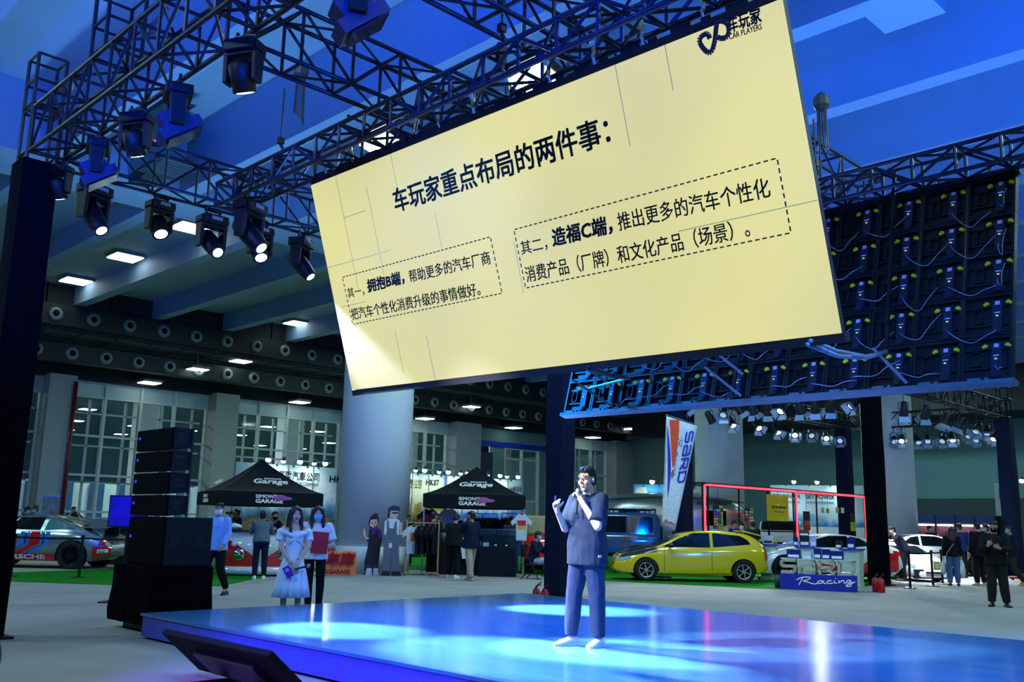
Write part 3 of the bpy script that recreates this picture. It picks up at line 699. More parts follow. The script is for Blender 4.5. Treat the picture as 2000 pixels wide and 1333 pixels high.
q = PX(980, 60, 5.56); hoist((5.56, q.y, 5.8), 6.8, 'chain hoist gripping the screen truss near the top of the picture', False)
q = PX(1592, 300, 10.1); hoist((10.1, q.y, 5.6), 6.4, 'hoist with a hanging chain bag at the right edge of the cream screen')
def tower(p, w, h, label):
    t = thing('truss_tower', label, 'truss tower', p); f = MB()
    for a in (-1, 1):
        for b in (-1, 1): f.tube([(a * w / 2, b * w / 2, 0), (a * w / 2, b * w / 2, h)], .024, 6)
    for z in (0.02, h * .5, h):
        for a, b in (((-1, -1), (1, -1)), ((1, -1), (1, 1)), ((1, 1), (-1, 1)), ((-1, 1), (-1, -1))): f.tube([(a[0] * w / 2, a[1] * w / 2, z), (b[0] * w / 2, b[1] * w / 2, z)], .018, 6)
    f.build('frame', TRM, t)
    MB().lathe([(.09, -.03), (.1, 0), (.09, .03)], (w * .7, -w * .3, h * .55), (-.6, -.7, 0), 18).bar((w * .7, -w * .3, h * .55), (w * 1.2, -w * .2, h * 1.05), .05).build('winch', CHM, t)
    return t
tower((3.78, 12.82, 6.76), .36, .72, 'lifting tower with a round winch on top of the left corner mast')
tower((3.84, 10.6, 6.75), .42, .8, 'open square lifting frame standing on the left lighting truss')
tower((37.3, 11.7, 6.36), .4, .9, 'small lifting tower on the right edge mast')
# ------------------------------------------------------------ loudspeakers left of the stage
SPM = mat('speaker_black', (4, 6, 14), .9, var=.1, scale=30, spec=.08); SPS = mat('speaker_side', (11, 18, 30), .7, spec=.2); BADGE = mat('violet_badge', (70, 60, 240), .4, emit=.8)
SLOT = mat('slot_black', (3, 5, 8), .8)
zs = [PX(338, y, 5.62).z for y in (832, 877, 920, 965, 1009)]; yl = PX(270, 835, 5.62).y; yr = PX(338, 835, 5.62).y; xr = PY(379, 842, yr).x; xs = PY(417, 1010, yr).x
def speaker(z0, z1, x1, label, slots, taper):
    t = thing('loudspeaker', label, 'loudspeaker', (5.62, yr, z0)); w = yl - yr; h = z1 - z0 - .012; d = x1 - 5.62
    b = MB(); tp = taper * h
    b.add([(0.03, 0, 0), (d, 0, tp), (d, w, tp), (.03, w, 0), (.03, 0, h), (d, 0, h - tp * .3), (d, w, h - tp * .3), (.03, w, h)], [(3, 2, 1, 0), (4, 5, 6, 7), (0, 1, 5, 4), (1, 2, 6, 5), (2, 3, 7, 6), (3, 0, 4, 7)])
    b.build('cabinet', SPS, t, bevel=.008)
    MB().bb((0, .01, .01), (.03, w - .01, h - .01)).build('grille', SPM, t)
    MB().bb((-.004, w - .12, h * .55), (0, w - .07, h * .55 + .035)).build('badge', BADGE, t)
    for sx in slots:
        for k in (0, 1): MB().bb((d * sx - .07, -.003, h * .5 + .07 * k - .055), (d * sx + .07, .0, h * .5 + .07 * k)).build('handle_recess', SLOT, t)
    if taper: MB().bb((d - .03, -.02, 0), (d, -.003, h)).bb((.03, -.012, 0), (.05, -.003, .08)).build('rigging_bar', BLK, t)
    return t
for i, l in enumerate(('topmost of four', 'second from the top of four', 'third from the top of four', 'lowest of four')):
    speaker(zs[i + 1], zs[i], xr, 'black line-array loudspeaker box, %s stacked left of the stage' % l, (.5,), .1)
zb = PX(338, 1110, 5.62).z
speaker(zb, zs[4], xs, 'tall black subwoofer box under the four line-array boxes', (.25, .75), 0)
t = thing('draped_riser', 'black cloth-draped riser carrying the loudspeaker stack', 'riser', (5.5, yr - .02, 0))
m = MB(); w = yl - yr + .12; d = xs - 5.45; rs = []
for k, (e, z) in enumerate(((.0, .1), (.03, .25), (.0, .55), (.0, zb - .03), (-.02, zb - .005))):
    n = 11; L = []
    for i in range(n): L.append(V((-e - .015 * math.sin(i * 2.1 + k), w * i / (n - 1), z)))
    for i in range(1, 5): L.append(V((d * i / 4, w + e, z)))
    for i in range(1, n): L.append(V((d + e, w - w * i / (n - 1), z)))
    for i in range(1, 4): L.append(V((d - d * i / 4, -e - .01 * math.sin(i * 2 + k) * 0, z)))
    rs.append(L)
m.rings(rs).build('drape', DRAPE, t)
MB().bb((.15, .15, 0), (d - .15, w - .15, .1)).build('base_box', mat('riser_blue', (14, 18, 60), .5), t)
# display on a stand behind the loudspeakers
p = GD(249, 16.5); t = thing('display_screen', 'violet-blue lit display screen on a stand behind the loudspeaker stack', 'display', (p.x, p.y, 0), math.radians(-45))
s = 16.5 / FPX; zc = 1.5 + (1005 - 1000) * s
MB().bb((-.34, -.03, zc - .27), (.34, .03, zc + .28)).build('bezel', BLK, t)
MB().bb((-.32, -.034, zc - .25), (.32, -.03, zc + .26)).build('screen', mat('blue_screen', (26, 10, 215), .4, emit=.16, var=.5, scale=3), t)
MB().tube([(0, .05, 0), (0, .05, zc)], .03, 8).bb((-.3, -.2, 0), (.3, .25, .02)).build('stand', BLK, t)
# monitor seen from behind at the bottom edge
a = PX(314, 1240, 4.2); b = PX(523, 1280, 4.2)
t = thing('floor_monitor', 'dark tilted floor monitor seen from behind at the bottom left edge', 'monitor', (4.2, b.y, 0)); w = a.y - b.y; hz = (a.z + b.z) / 2
nrm = V((-.78, 0, -.0)); up = V((-.42, 0, hz - .03)); k = up.normalized(); nn = V((k.z, 0, -k.x))
O = V((.42, 0, .03))
MB().add([O, O + nn * .06, O + nn * .06 + V((0, w, 0)), O + V((0, w, 0)), O + up, O + up + nn * .06, O + up + nn * .06 + V((0, w, 0)), O + up + V((0, w, 0))],
         [(0, 1, 2, 3), (7, 6, 5, 4), (4, 5, 1, 0), (5, 6, 2, 1), (6, 7, 3, 2), (7, 4, 0, 3)]).build('panel', mat('monitor_back', (24, 26, 26), .8, spec=.1), t, bevel=.01)
MB().add([O + up * q + V((0, w * y, 0)) - nn * e for q in (.2, .7) for y in (.2, .75) for e in (0, .05)], [(0, 1, 3, 2), (4, 6, 7, 5), (0, 4, 5, 1), (2, 3, 7, 6), (1, 5, 7, 3)]).build('back_cover', BLK, t)
MB().bb((.0, w * .3, 0), (.5, w * .34, .04)).bb((.0, w * .64, 0), (.5, w * .68, .04)).build('foot_bar', BLK, t)
# ------------------------------------------------------------ cars
TYRE = mat('tyre', (12, 13, 15), .85); RIMD = mat('dark_rim', (26, 28, 32), .35, .6); RIML = mat('light_rim', (178, 184, 176), .35, .4)
AGL = mat('car_glass', (10, 16, 20), .06, spec=.8, var=.02); ARCH = mat('arch_black', (5, 6, 7), .9)
LAMPR = mat('tail_lamp', (190, 30, 18), .2, spec=.8); LAMPC = mat('head_lamp', (170, 190, 200), .08, .3, spec=.9); CHROME = mat('chrome', (200, 206, 210), .12, 1.0)
def interp(c, x):
    if x <= c[0][0]: return c[0][1]
    for (a, p), (b, q) in zip(c, c[1:]):
        if x <= b: return p + (q - p) * ((x - a) / (b - a) if b > a else 0)
    return c[-1][1]
class Car:
    def __init__(s, top, belt, wid, zs, tumble=.30):
        s.top = smooth_line(top, 3); s.belt = belt; s.wid = smooth_line(wid, 2); s.zs = zs; s.tb = tumble; s.x0 = top[0][0]; s.x1 = top[-1][0]
    def half(s, x):
        zt = interp(s.top, x); zb = min(interp(s.belt, x), zt - .02); w = interp(s.wid, x); z0 = interp(s.zs, x) if isinstance(s.zs, list) else s.zs
        h = zb - z0
        p = [(w * .90, z0), (w * .965, z0 + .03), (w * .985, z0 + .25 * h), (w, z0 + .55 * h), (w * .99, z0 + .82 * h), (w * .965, zb - .02), (w * .945, zb)]
        g = zt - zb
        wr = w * .945 - s.tb * g
        p += [(w * .945 + (wr - w * .945) * q, zb + g * q) for q in (.3, .6, .8)]
        p += [(wr * .985, zb + g * .91), (wr * .93, zb + g * .97), (wr * .8, zb + g * .99), (wr * .5, zt), (0, zt + .004)]
        return p
    def Y(s, x, z):
        p = s.half(x)
        for (a, b), (c, d) in zip(p, p[1:]):
            if b <= z <= d and d > b: return a + (c - a) * (z - b) / (d - b)
        return p[0][0] if z < p[0][1] else p[-3][0]
    def Z(s, x, y):
        p = s.half(x); y = abs(y)
        for (a, b), (c, d) in reversed(list(zip(p, p[1:]))):
            if c <= y <= a: return d + (b - d) * ((y - c) / (a - c) if a > c else 0)
        return p[6][1]
    def body(s, n=46):
        rs = []
        for i in range(n + 1):
            x = s.x0 + (s.x1 - s.x0) * i / n; h = s.half(x)
            rs.append([V((x, y, z)) for y, z in h] + [V((x, -y, z)) for y, z in reversed(h[:-1])])
        return MB().rings(rs)
    def side(s, poly, sg, mb=None, off=.007, n=10):
        "patch of the side surface inside a quad or polygon given in x,z (columns are filled)"
        mb = mb or MB(); xs = sorted(set([p[0] for p in poly])); X = []
        for a, b in zip(xs, xs[1:]): X += [a + (b - a) * k / 5 for k in range(5)]
        X.append(xs[-1]); rs = []
        for x in X:
            zz = []
            for (a, b), (c, d) in zip(poly, poly[1:] + poly[:1]):
                if a == c:
                    if abs(a - x) < 1e-6: zz += [b, d]
                elif min(a, c) - 1e-6 <= x <= max(a, c) + 1e-6: zz.append(b + (d - b) * (x - a) / (c - a))
            lo, hi = min(zz), max(zz)
            rs.append([V((x, sg * (s.Y(x, lo + (hi - lo) * k / n) + off), lo + (hi - lo) * k / n)) for k in range(n + 1)])
        if sg < 0: rs.reverse()
        return mb.rings(rs, False, False)
    def over(s, xa, xb, fa, fb, mb=None, off=.007, n=10, m=12):
        "patch of the upper surface between two stations"
        mb = mb or MB(); rs = []
        for i in range(n + 1):
            x = xa + (xb - xa) * i / n; f = fa + (fb - fa) * i / n; p = s.half(x); wr = p[9][0]
            rs.append([V((x, wr * f * (2 * k / m - 1), s.Z(x, wr * f * (2 * k / m - 1)) + off)) for k in range(m + 1)])
        return mb.rings(rs, False, False)
def wheel(t, x, y, R, w, rimm, spokes, sg):
    tm = MB().lathe([(R * .64, -w / 2), (R * .93, -w / 2), (R, -w * .36), (R, w * .36), (R * .93, w / 2), (R * .66, w / 2), (R * .62, w * .2)], (x, y, R), (0, sg, 0), 28)
    o = tm.build('wheel', TYRE, t, True)
    r = MB().lathe([(R * .67, w * .46), (R * .64, w * .51), (R * .58, w * .46), (R * .55, w * .1), (.02, w * .08)], (x, y, R), (0, sg, 0), 26, False)
    r.lathe([(R * .15, w * .3), (R * .13, w * .44), (.01, w * .45)], (x, y, R), (0, sg, 0), 12)
    for k in range(spokes):
        a = 2 * PI * k / spokes + .3; c, d = math.cos(a), math.sin(a)
        r.bar((x + c * R * .1, y + sg * w * .38, R + d * R * .1), (x + c * R * .62, y + sg * w * .42, R + d * R * .62), R * (.17 if spokes < 8 else .08), w * .1)
    r.build('rim', rimm, o)
def carthing(name, label, D, pxf, pxr, base, side='L', group=None, cat='car'):
    "empty with +x forward; pxf, pxr: image columns of front and rear wheels at depths D"
    Df, Dr = D if isinstance(D, tuple) else (D, D)
    f = GD(pxf, Df); r = GD(pxr, Dr); d = (f - r).normalized(); k = (f - r).length / base
    c = (f + r) / 2; left = V((-d.y, d.x, 0)); toward = -c.normalized()
    t = thing(name, label, cat, c, math.atan2(d.y, d.x), group)
    return t, k, (1 if left.dot(toward) > 0 else -1)
def finish_car(t, C, m, fw, rw, R, tw, rimm, spokes, floor_z=.2):
    me = C.body().mesh('car_body')
    for w_x in (fw, rw):
        for sg in (-1, 1):
            wd = interp(C.wid, w_x)
            cut = MB().lathe([(R * 1.14, 0), (R * 1.14, .5)], (w_x, sg * (wd - .3), R * .99), (0, sg, 0), 28).mesh('cut')
            cut.materials.append(ARCH); me2 = bake(me, [('BOOLEAN', dict(operation='DIFFERENCE', solver='EXACT', object=cut))]); me = me2
    me.materials.clear(); me.name = 'body_shell'
    b = link('body_shell', me, [m, ARCH], t)
    b.data.shade_smooth()
    b.data.set_sharp_from_angle(angle=math.radians(38))
    for w_x in (fw, rw):
        for sg in (-1, 1): wheel(t, w_x, sg * (interp(C.wid, w_x) - tw / 2 - .01), R, tw, rimm, spokes, sg)
    return b
# --- yellow hatchback
t, k, s = carthing('hatchback_car', 'yellow three-door hatchback with black bonnet and six-spoke wheels on green carpet', 26.7, 1254, 1437, 2.62); t.scale = (k, k, k)
C = Car([(-2.0, .55), (-1.98, .92), (-1.9, 1.02), (-1.72, 1.17), (-1.5, 1.30), (-.9, 1.365), (-.2, 1.37), (.25, 1.31), (.62, 1.12), (1.0, .93), (1.15, .90), (1.7, .82), (2.0, .70), (2.12, .60), (2.16, .40)],
        [(-2.0, .86), (-1.5, .95), (0, .90), (1.0, .86), (2.15, .5)], [(-2.0, .66), (-1.9, .78), (-1.5, .83), (0, .85), (1.4, .835), (1.9, .74), (2.16, .52)], [(-2.0, .36), (-1.8, .26), (0, .2), (1.9, .2), (2.16, .24)], .36)
YEL = paint('yellow_paint', (222, 190, 6)); CARB = mat('carbon', (30, 34, 38), .25, spec=.7)
finish_car(t, C, YEL, 1.31, -1.31, .305, .2, RIML, 6)
for sg in (-1, 1):
    C.side([(-.42, .93), (.86, .93), (.42, 1.15), (.02, 1.30), (-.42, 1.31)], sg).build('door_window', AGL, t)
    C.side([(-1.52, 1.03), (-.50, .935), (-.50, 1.31), (-1.25, 1.25), (-1.45, 1.14)], sg).build('quarter_window', AGL, t)
    C.side([(1.8, .56), (2.07, .52), (2.07, .60), (1.72, .67), (1.72, .6)], sg).build('head_lamp', LAMPC, t)
    C.side([(-1.985, .62), (-1.93, .6), (-1.86, .98), (-1.94, .98)], sg).build('tail_lamp', LAMPR, t)
    C.side([(1.02, .80), (2.02, .62), (2.02, .665), (1.7, .80), (1.15, .885), (1.02, .90)], sg, off=.009).build('bonnet_edge', CARB, t)
    MB().ell((.66, sg * .93, .96), (.08, .09, .06)).build('wing_mirror', BLK, t, True)
    C.side([(-.46, .3), (-.45, .3), (-.45, .92), (-.46, .92)], sg, off=.004).build('door_gap', BLK, t)
    C.side([(.82, .3), (.83, .3), (.83, .9), (.82, .9)], sg, off=.004).build('door_gap', BLK, t)
    C.side([(-.36, .8), (-.2, .8), (-.2, .825), (-.36, .825)], sg, off=.012).build('door_handle', YEL, t)
    C.side([(-1.0, .2), (1.0, .2), (1.0, .27), (-1.0, .27)], sg, off=.03).build('side_skirt', YEL, t)
C.over(1.02, 1.95, 1.0, .97, off=.012).build('bonnet', CARB, t, True); C.over(.98, .38, .93, .9).build('windscreen', AGL, t, True); C.over(-1.5, -1.88, .9, .9).build('rear_window', AGL, t, True)
MB().rings([[V((-1.35, y, 1.36)), V((-1.85, y, 1.25)), V((-1.87, y, 1.28)), V((-1.4, y, 1.395))] for y in (-.58, 0, .58)]).build('roof_spoiler', YEL, t)
MB().bb((2.05, -.55, .2), (2.14, .55, .32)).build('front_grille', BLK, t)
# --- silver classic racing car
t, k, s = carthing('racing_car', 'silver classic racing coupe with blue and red stripes and a rear wing', 26.3, -3, 176, 2.27); t.scale = (k, k, k)
C = Car([(-2.02, .50), (-1.98, .62), (-1.75, .78), (-1.45, .90), (-1.0, 1.10), (-.55, 1.25), (-.1, 1.30), (.3, 1.27), (.62, 1.14), (1.0, .92), (1.3, .84), (1.75, .72), (2.05, .52), (2.15, .38)],
        [(-2.0, .72), (-1.2, .86), (0, .88), (1.0, .84), (2.1, .5)], [(-2.02, .62), (-1.8, .78), (-1.2, .92), (-.6, .84), (.5, .82), (1.2, .86), (1.8, .72), (2.15, .45)], [(-2.0, .34), (-1.6, .2), (2.15, .2)], .40)
SILV = mat('silver_paint', (150, 165, 172), .25, .7, coat=1.0, var=.02); RED = paint('red_paint', (205, 12, 20)); STB = paint('stripe_blue', (40, 120, 220)); STD = paint('stripe_navy', (20, 26, 60)); WHT = paint('white_paint', (232, 236, 236))
finish_car(t, C, SILV, 1.14, -1.13, .335, .26, RIMD, 10)
for sg in (-1, 1):
    C.side([(-.30, .92), (.50, .92), (.47, 1.0), (.22, 1.21), (-.36, 1.22)], sg).build('door_window', AGL, t)
    C.side([(.54, .92), (.86, .92), (.42, 1.17), (.30, 1.19)], sg).build('vent_window', AGL, t)
    C.side([(-1.18, .95), (-.40, .92), (-.46, 1.21), (-.66, 1.16), (-1.1, .99)], sg).build('quarter_window', mat('tinted_glass', (70, 130, 128), .1), t)
    C.side([(-.74, .2), (1.0, .2), (1.0, .36), (-.74, .37)], sg, off=.03).build('sill', RED, t)
    for i, (dx, w, m) in enumerate(((0, .10, STB), (.13, .02, STD), (.16, .05, STB), (.24, .22, RED), (.49, .05, STB), (.56, .02, STD), (.60, .10, STB))):
        m2 = m
        C.side([(-.15 + dx - .42 - .0, .60), (-.15 + dx - .42 + w, .60), (-.15 + dx - .42 + w + .40 - .0, .37), (-.15 + dx - .42 + .40, .37)], sg, off=.006 + .001 * i).build('stripe', m2, t)
        C.side([(-.57 + dx, .60), (-.57 + dx + w, .60), (-.57 + dx + w, .875), (-.57 + dx, .875)], sg, off=.006 + .001 * i).build('stripe', m2, t)
    C.side([(-2.0, .36), (-1.62, .27), (-1.62, .56), (-2.0, .54)], sg, off=.03).build('rear_bumper', RED, t)
    C.side([(-1.98, .57), (-1.72, .57), (-1.75, .70), (-1.96, .66)], sg, off=.012).build('tail_lamp', LAMPR, t)
    MB().ell((.78, sg * .92, .95), (.1, .08, .06)).build('wing_mirror', SILV, t, True)
    C.side([(-1.95, .42), (-1.73, .40), (-1.73, .49), (-1.95, .50)], sg, off=.045).build('plate', WHT, t)
C.over(1.0, .45, .93, .9).build('windscreen', AGL, t, True); C.over(-.75, -1.3, .85, .8).build('rear_window', AGL, t, True)
MB().rings([[V((-1.25, y, .98)), V((-1.75, y, .98)), V((-2.12, y, 1.03)), V((-2.10, y, 1.07)), V((-1.7, y, 1.05)), V((-1.28, y, 1.02))] for y in (-.68, 0, .68)]).build('rear_wing', SILV, t)
for sg in (-1, 1): MB().bb((-1.85, sg * .67 - .015, .98), (-1.45, sg * .67 + .015, 1.2)).bb((-1.7, sg * .45 - .03, .8), (-1.4, sg * .45 + .03, .98)).build('wing_fence', SILV, t)
xx = -1 if s > 0 else 1
def side_text(body, x, z, w, h, m, bold=.02, off=.05):
    text(body, 'lettering', m, t, (x, s * (C.Y(x, z) + off), z), (xx, 0, 0), (0, 0, 1), w, h, bold)
side_text('PORSCHE', .62, .24, 1.15, .11, WHT, .04, .055)
side_text('20', .62, .50, .30, .22, RED, .02, .02)
side_text('ALLEZ', -1.76, .42, .16, .05, BLK, .02, .06)
C.over(.72, .56, .9, .9, off=.012).build('sunstrip', SILV, t, True)
# --- white and red racing coupe behind the counter
t, k, s = carthing('sports_car', 'white sports coupe with red livery and blue windscreen behind the racing counter', 28.7, 1514, 1688, 2.57); t.scale = (k, k, k)
CO = ([(-2.05, .5), (-2.0, .88), (-1.8, .98), (-1.4, 1.08), (-.9, 1.24), (-.3, 1.31), (.15, 1.27), (.6, 1.08), (1.0, .92), (1.6, .82), (2.0, .66), (2.2, .5), (2.25, .3)],
      [(-2.05, .86), (-1.3, .95), (0, .88), (1.0, .84), (2.2, .45)], [(-2.05, .70), (-1.8, .84), (-1.3, .92), (0, .88), (1.3, .91), (1.9, .8), (2.25, .55)], [(-2.05, .4), (-1.8, .2), (2.25, .16)], .38)
C = Car(*CO); finish_car(t, C, WHT, 1.28, -1.28, .335, .25, RIMD, 10)
def coupe_parts(red=True):
    for sg in (-1, 1):
        C.side([(-.5, .93), (.80, .92), (.35, 1.15), (0, 1.24), (-.5, 1.25)], sg).build('door_window', AGL, t)
        C.side([(-1.15, 1.0), (-.58, .94), (-.58, 1.24), (-.85, 1.19)], sg).build('quarter_window', AGL, t)
        C.side([(1.75, .58), (2.1, .46), (2.1, .56), (1.7, .70)], sg, off=.01).build('head_lamp', LAMPC, t)
        C.side([(-2.03, .72), (-1.75, .80), (-1.75, .88), (-2.03, .84)], sg, off=.01).build('tail_lamp', LAMPR, t)
        MB().ell((.72, sg * 1.0, .94), (.1, .09, .07)).build('wing_mirror', WHT, t, True)
        C.side([(.95, .2), (.965, .2), (.965, .85), (.95, .85)], sg, off=.004).build('door_gap', BLK, t)
        C.side([(-.9, .16), (.9, .16), (.9, .25), (-.9, .25)], sg, off=.03).build('side_skirt', BLK, t)
        if red:
            C.side([(-1.9, .3), (-.8, .25), (-.9, .52), (-1.2, .66), (-1.5, .80), (-1.9, .8)], sg, off=.008).build('livery', RED, t)
            C.side([(-.2, .3), (.7, .3), (.3, .5), (-.2, .42)], sg, off=.008).build('livery', RED, t)
    C.over(1.0, .25, .93, .9).build('windscreen', mat('blue_screen_glass', (30, 90, 200), .1) if red else AGL, t, True); C.over(-.75, -1.45, .85, .85).build('rear_window', AGL, t, True)
    MB().bb((2.0, -.7, .12), (2.28, .7, .17)).build('splitter', RED if red else BLK, t)
    for y in (-.55, .55): MB().bb((2.12, y - .17, .22), (2.22, y + .17, .44)).build('air_intake', ARCH, t)
    MB().bb((2.17, -.3, .2), (2.25, .3, .36)).build('front_grille', ARCH, t)
coupe_parts()
# --- two white coupes by the rope posts
t, k, s = carthing('sports_car', 'plain white sports coupe facing right behind the people at the tool stand', 34.0, 1879, 1735, 2.47); t.scale = (k, k, k)
C = Car(*CO); finish_car(t, C, WHT, 1.28, -1.28, .345, .25, RIML, 10); coupe_parts(False)
t, k, s = carthing('sports_car', 'white sports coupe with big front intakes facing the rope posts', (29.4, 31.4), 1788, 1718, 2.55); t.scale = (k, k, k * 1.05)
C = Car(*CO); finish_car(t, C, WHT, 1.28, -1.28, .345, .25, RIMD, 8); coupe_parts(False)
# --- boxy blue off-roader
def boxcar(t, L, W, z0, zb, zt, m, glass, roof=None, fw=None, R=.38, rimm=RIMD, hood=0.0, tb=.06):
    top = [(-L / 2, zt - .25), (-L / 2 + .04, zt - .05), (-L / 2 + .2, zt)] + ([(L / 2 - hood - .75, zt), (L / 2 - hood - .3, zt - .1), (L / 2 - hood, zb + .05), (L / 2 - .15, zb - .03), (L / 2, zb - .2)] if hood else [(L / 2 - .3, zt), (L / 2 - .1, zt - .12), (L / 2, zt - .5)])
    c = Car(top, [(-L / 2, zb), (L / 2, zb)], [(-L / 2, W * .96), (-L / 2 + .3, W), (L / 2 - .3, W), (L / 2, W * .94)], z0, tb)
    fw = fw or L / 2 - .8
    finish_car(t, c, m, fw, -fw, R, .25, rimm, 6)
    for sg in (-1, 1):
        for a, b in glass: c.side([(a, zb + .05), (b, zb + .05), (b, zt - .14), (a, zt - .14)], sg).build('side_window', AGL, t)
        c.side([(-L / 2 + .1, z0), (L / 2 - .1, z0), (L / 2 - .1, z0 + .12), (-L / 2 + .1, z0 + .12)], sg, off=.03).build('sill', BLK, t)
    return c
D = 33; t, k, s = carthing('off_road_car', 'blue boxy off-road car with roof rack parked behind the presenter', D, 1088, 1238, 2.6, cat='car')
BLU = paint('steel_blue', (42, 88, 142)); C = boxcar(t, 4.3, .9, .45, 1.20, 1.93, BLU, ((-1.9, -1.12), (-.98, -.25), (-.1, .65)), hood=1.0, R=.4)
m = MB()
for y in (-.7, 0, .7): m.tube([(-2.0, y, 2.03), (.9, y, 2.03)], .025, 6)
for i in range(9): m.tube([(-2.0 + .36 * i, -.72, 2.05), (-2.0 + .36 * i, .72, 2.05)], .025, 6).bb((-2.02 + .36 * i, -.75, 1.9), (-1.98 + .36 * i, -.7, 2.05)).bb((-2.02 + .36 * i, .7, 1.9), (-1.98 + .36 * i, .75, 2.05))
m.build('roof_rack', BLK, t)
MB().lathe([(.36, 0), (.37, .1), (.33, .2), (.05, .22)], (-2.14, 0, 1.15), (-1, 0, 0), 24).build('spare_wheel', TYRE, t)
for x in (-1.05, -.18, .72):
    for sg in (-1, 1): C.side([(x, .6), (x + .012, .6), (x + .012, 1.85), (x, 1.85)], sg, off=.004).build('door_gap', BLK, t)
text('76-NGT 6868', 'lettering', mat('ochre', (170, 140, 40), .6), t, (-.9 if s < 0 else -.2, s * .93, .95), (1 if s < 0 else -1, 0, 0), (0, 0, 1), .8, .1, .02)
# --- silver riveted camper
ALU = mat('riveted_aluminium', (178, 186, 182), .28, .85, var=.06, scale=9)
t, k, s = carthing('camper_trailer', 'silver aluminium camper trailer with rounded ends behind the tall flag', 36.5, 1243, 1365, 3.4, cat='trailer')
m = MB(); rs = []
for i in range(25):
    u = -1 + 2 * i / 24; e = (1 - abs(u) ** 4) ** .5; x = 3.1 * u; r = []
    for j in range(24):
        a = 2 * PI * j / 24; cy, cz = math.cos(a), math.sin(a)
        r.append(V((x, 1.22 * (abs(cy) ** .5) * (1 if cy > 0 else -1) * max(e, .25), 1.62 + 1.12 * (abs(cz) ** .55) * (1 if cz > 0 else -1) * max(e, .3))))
    rs.append(r)
m.rings(rs).build('shell', ALU, t, True)
for sg in (-1, 1):
    for a in (-2.0, -.4, 1.3): MB().bb((a, sg * 1.2 - .03, 1.55), (a + .75, sg * 1.2 + .05, 2.1)).build('side_window', AGL, t)
    MB().tube([(-2.9, sg * 1.0, 2.42), (0, sg * 1.05, 2.6), (2.9, sg * 1.0, 2.42)], .03, 6).build('roof_trim', CHROME, t)
MB().bb((-1.2, -.4, 2.72), (.2, .4, 2.92)).build('roof_unit', WHT, t, bevel=.05)
for x in (-.45, .45):
    for sg in (-1, 1): wheel(t, x, sg * 1.1, .34, .2, RIML, 8, sg)
text('AIRSTREAM', 'lettering', BLK, t, (-2.2 if s < 0 else -.9, s * 1.16, 2.32), (1 if s < 0 else -1, 0, 0), (0, 0, 1), 1.3, .13, .02)
# --- white striped off-roader
t, k, s = carthing('off_road_car', 'white off-road car with blue and red stripes behind the yellow hanging banner', (39.0, 41.8), 1521, 1530, 2.7, cat='car')
C = boxcar(t, 4.4, .92, .45, 1.15, 1.85, WHT, ((-2.0, -1.2), (-1.05, -.25), (-.1, .6)), hood=1.1)
for sg in (-1, 1):
    C.side([(-2.15, .98), (2.1, .98), (2.1, 1.12), (-2.15, 1.12)], sg, off=.008).build('stripe', STB, t); C.side([(-2.15, .86), (2.1, .86), (2.1, .97), (-2.15, .97)], sg, off=.008).build('stripe', RED, t); C.side([(-2.15, .74), (2.1, .74), (2.1, .85), (-2.15, .85)], sg, off=.008).build('stripe', STB, t)
C.over(1.05, .5, .9, .88).build('windscreen', AGL, t, True)
MB().bb((2.16, -.8, .7), (2.22, .8, .95)).build('front_grille', BLK, t)
# --- cars half hidden at the left and by the mast
t, k, s = carthing('saloon_car', 'black car half hidden behind the silver racing car, left of the loudspeakers', 31, 150, 300, 2.8); t.scale = (k, k, k)
C = Car([(-2.3, .6), (-2.25, 1.0), (-1.9, 1.08), (-1.2, 1.4), (-.4, 1.5), (.4, 1.46), (1.1, 1.12), (1.8, 1.0), (2.25, .8), (2.35, .4)], [(-2.3, .98), (0, .98), (2.3, .6)], [(-2.3, .75), (-1.8, .88), (1.6, .9), (2.35, .6)], .22, .38)
finish_car(t, C, paint('black_paint', (14, 17, 20)), 1.4, -1.4, .34, .22, RIMD, 8)
for sg in (-1, 1): C.side([(-1.3, 1.05), (.9, 1.03), (.4, 1.36), (-.9, 1.38)], sg).build('side_window', AGL, t)
C.over(1.05, .4, .92, .9).build('windscreen', AGL, t, True)
t, k, s = carthing('sports_car', 'yellow sports car glimpsed between the silver car and the loudspeakers', 29, 255, 390, 2.57); t.scale = (k, k, k)
C = Car(*CO); finish_car(t, C, paint('ochre_paint', (190, 140, 14)), 1.28, -1.28, .335, .25, RIMD, 10)
for sg in (-1, 1): C.side([(-.5, .93), (.80, .92), (.35, 1.15), (0, 1.24), (-.5, 1.25)], sg).build('door_window', AGL, t)
C.over(1.0, .25, .93, .9).build('windscreen', AGL, t, True)
t, k, s = carthing('off_road_car', 'red off-road car with beige canvas top beside the draped mast', (28.6, 31.0), 1080, 1096, 2.4)
C = boxcar(t, 3.8, .85, .45, 1.12, 1.2, paint('bright_red', (226, 26, 20)), (), R=.38)
MB().bb((.1, -.78, 1.15), (1.7, .78, 1.72)).build('canvas_top', cloth('beige_canvas', (170, 160, 120)), t, bevel=.06)
MB().ell((1.9, s * .55, .95), (.05, .12, .12)).build('head_lamp', LAMPC, t, True)
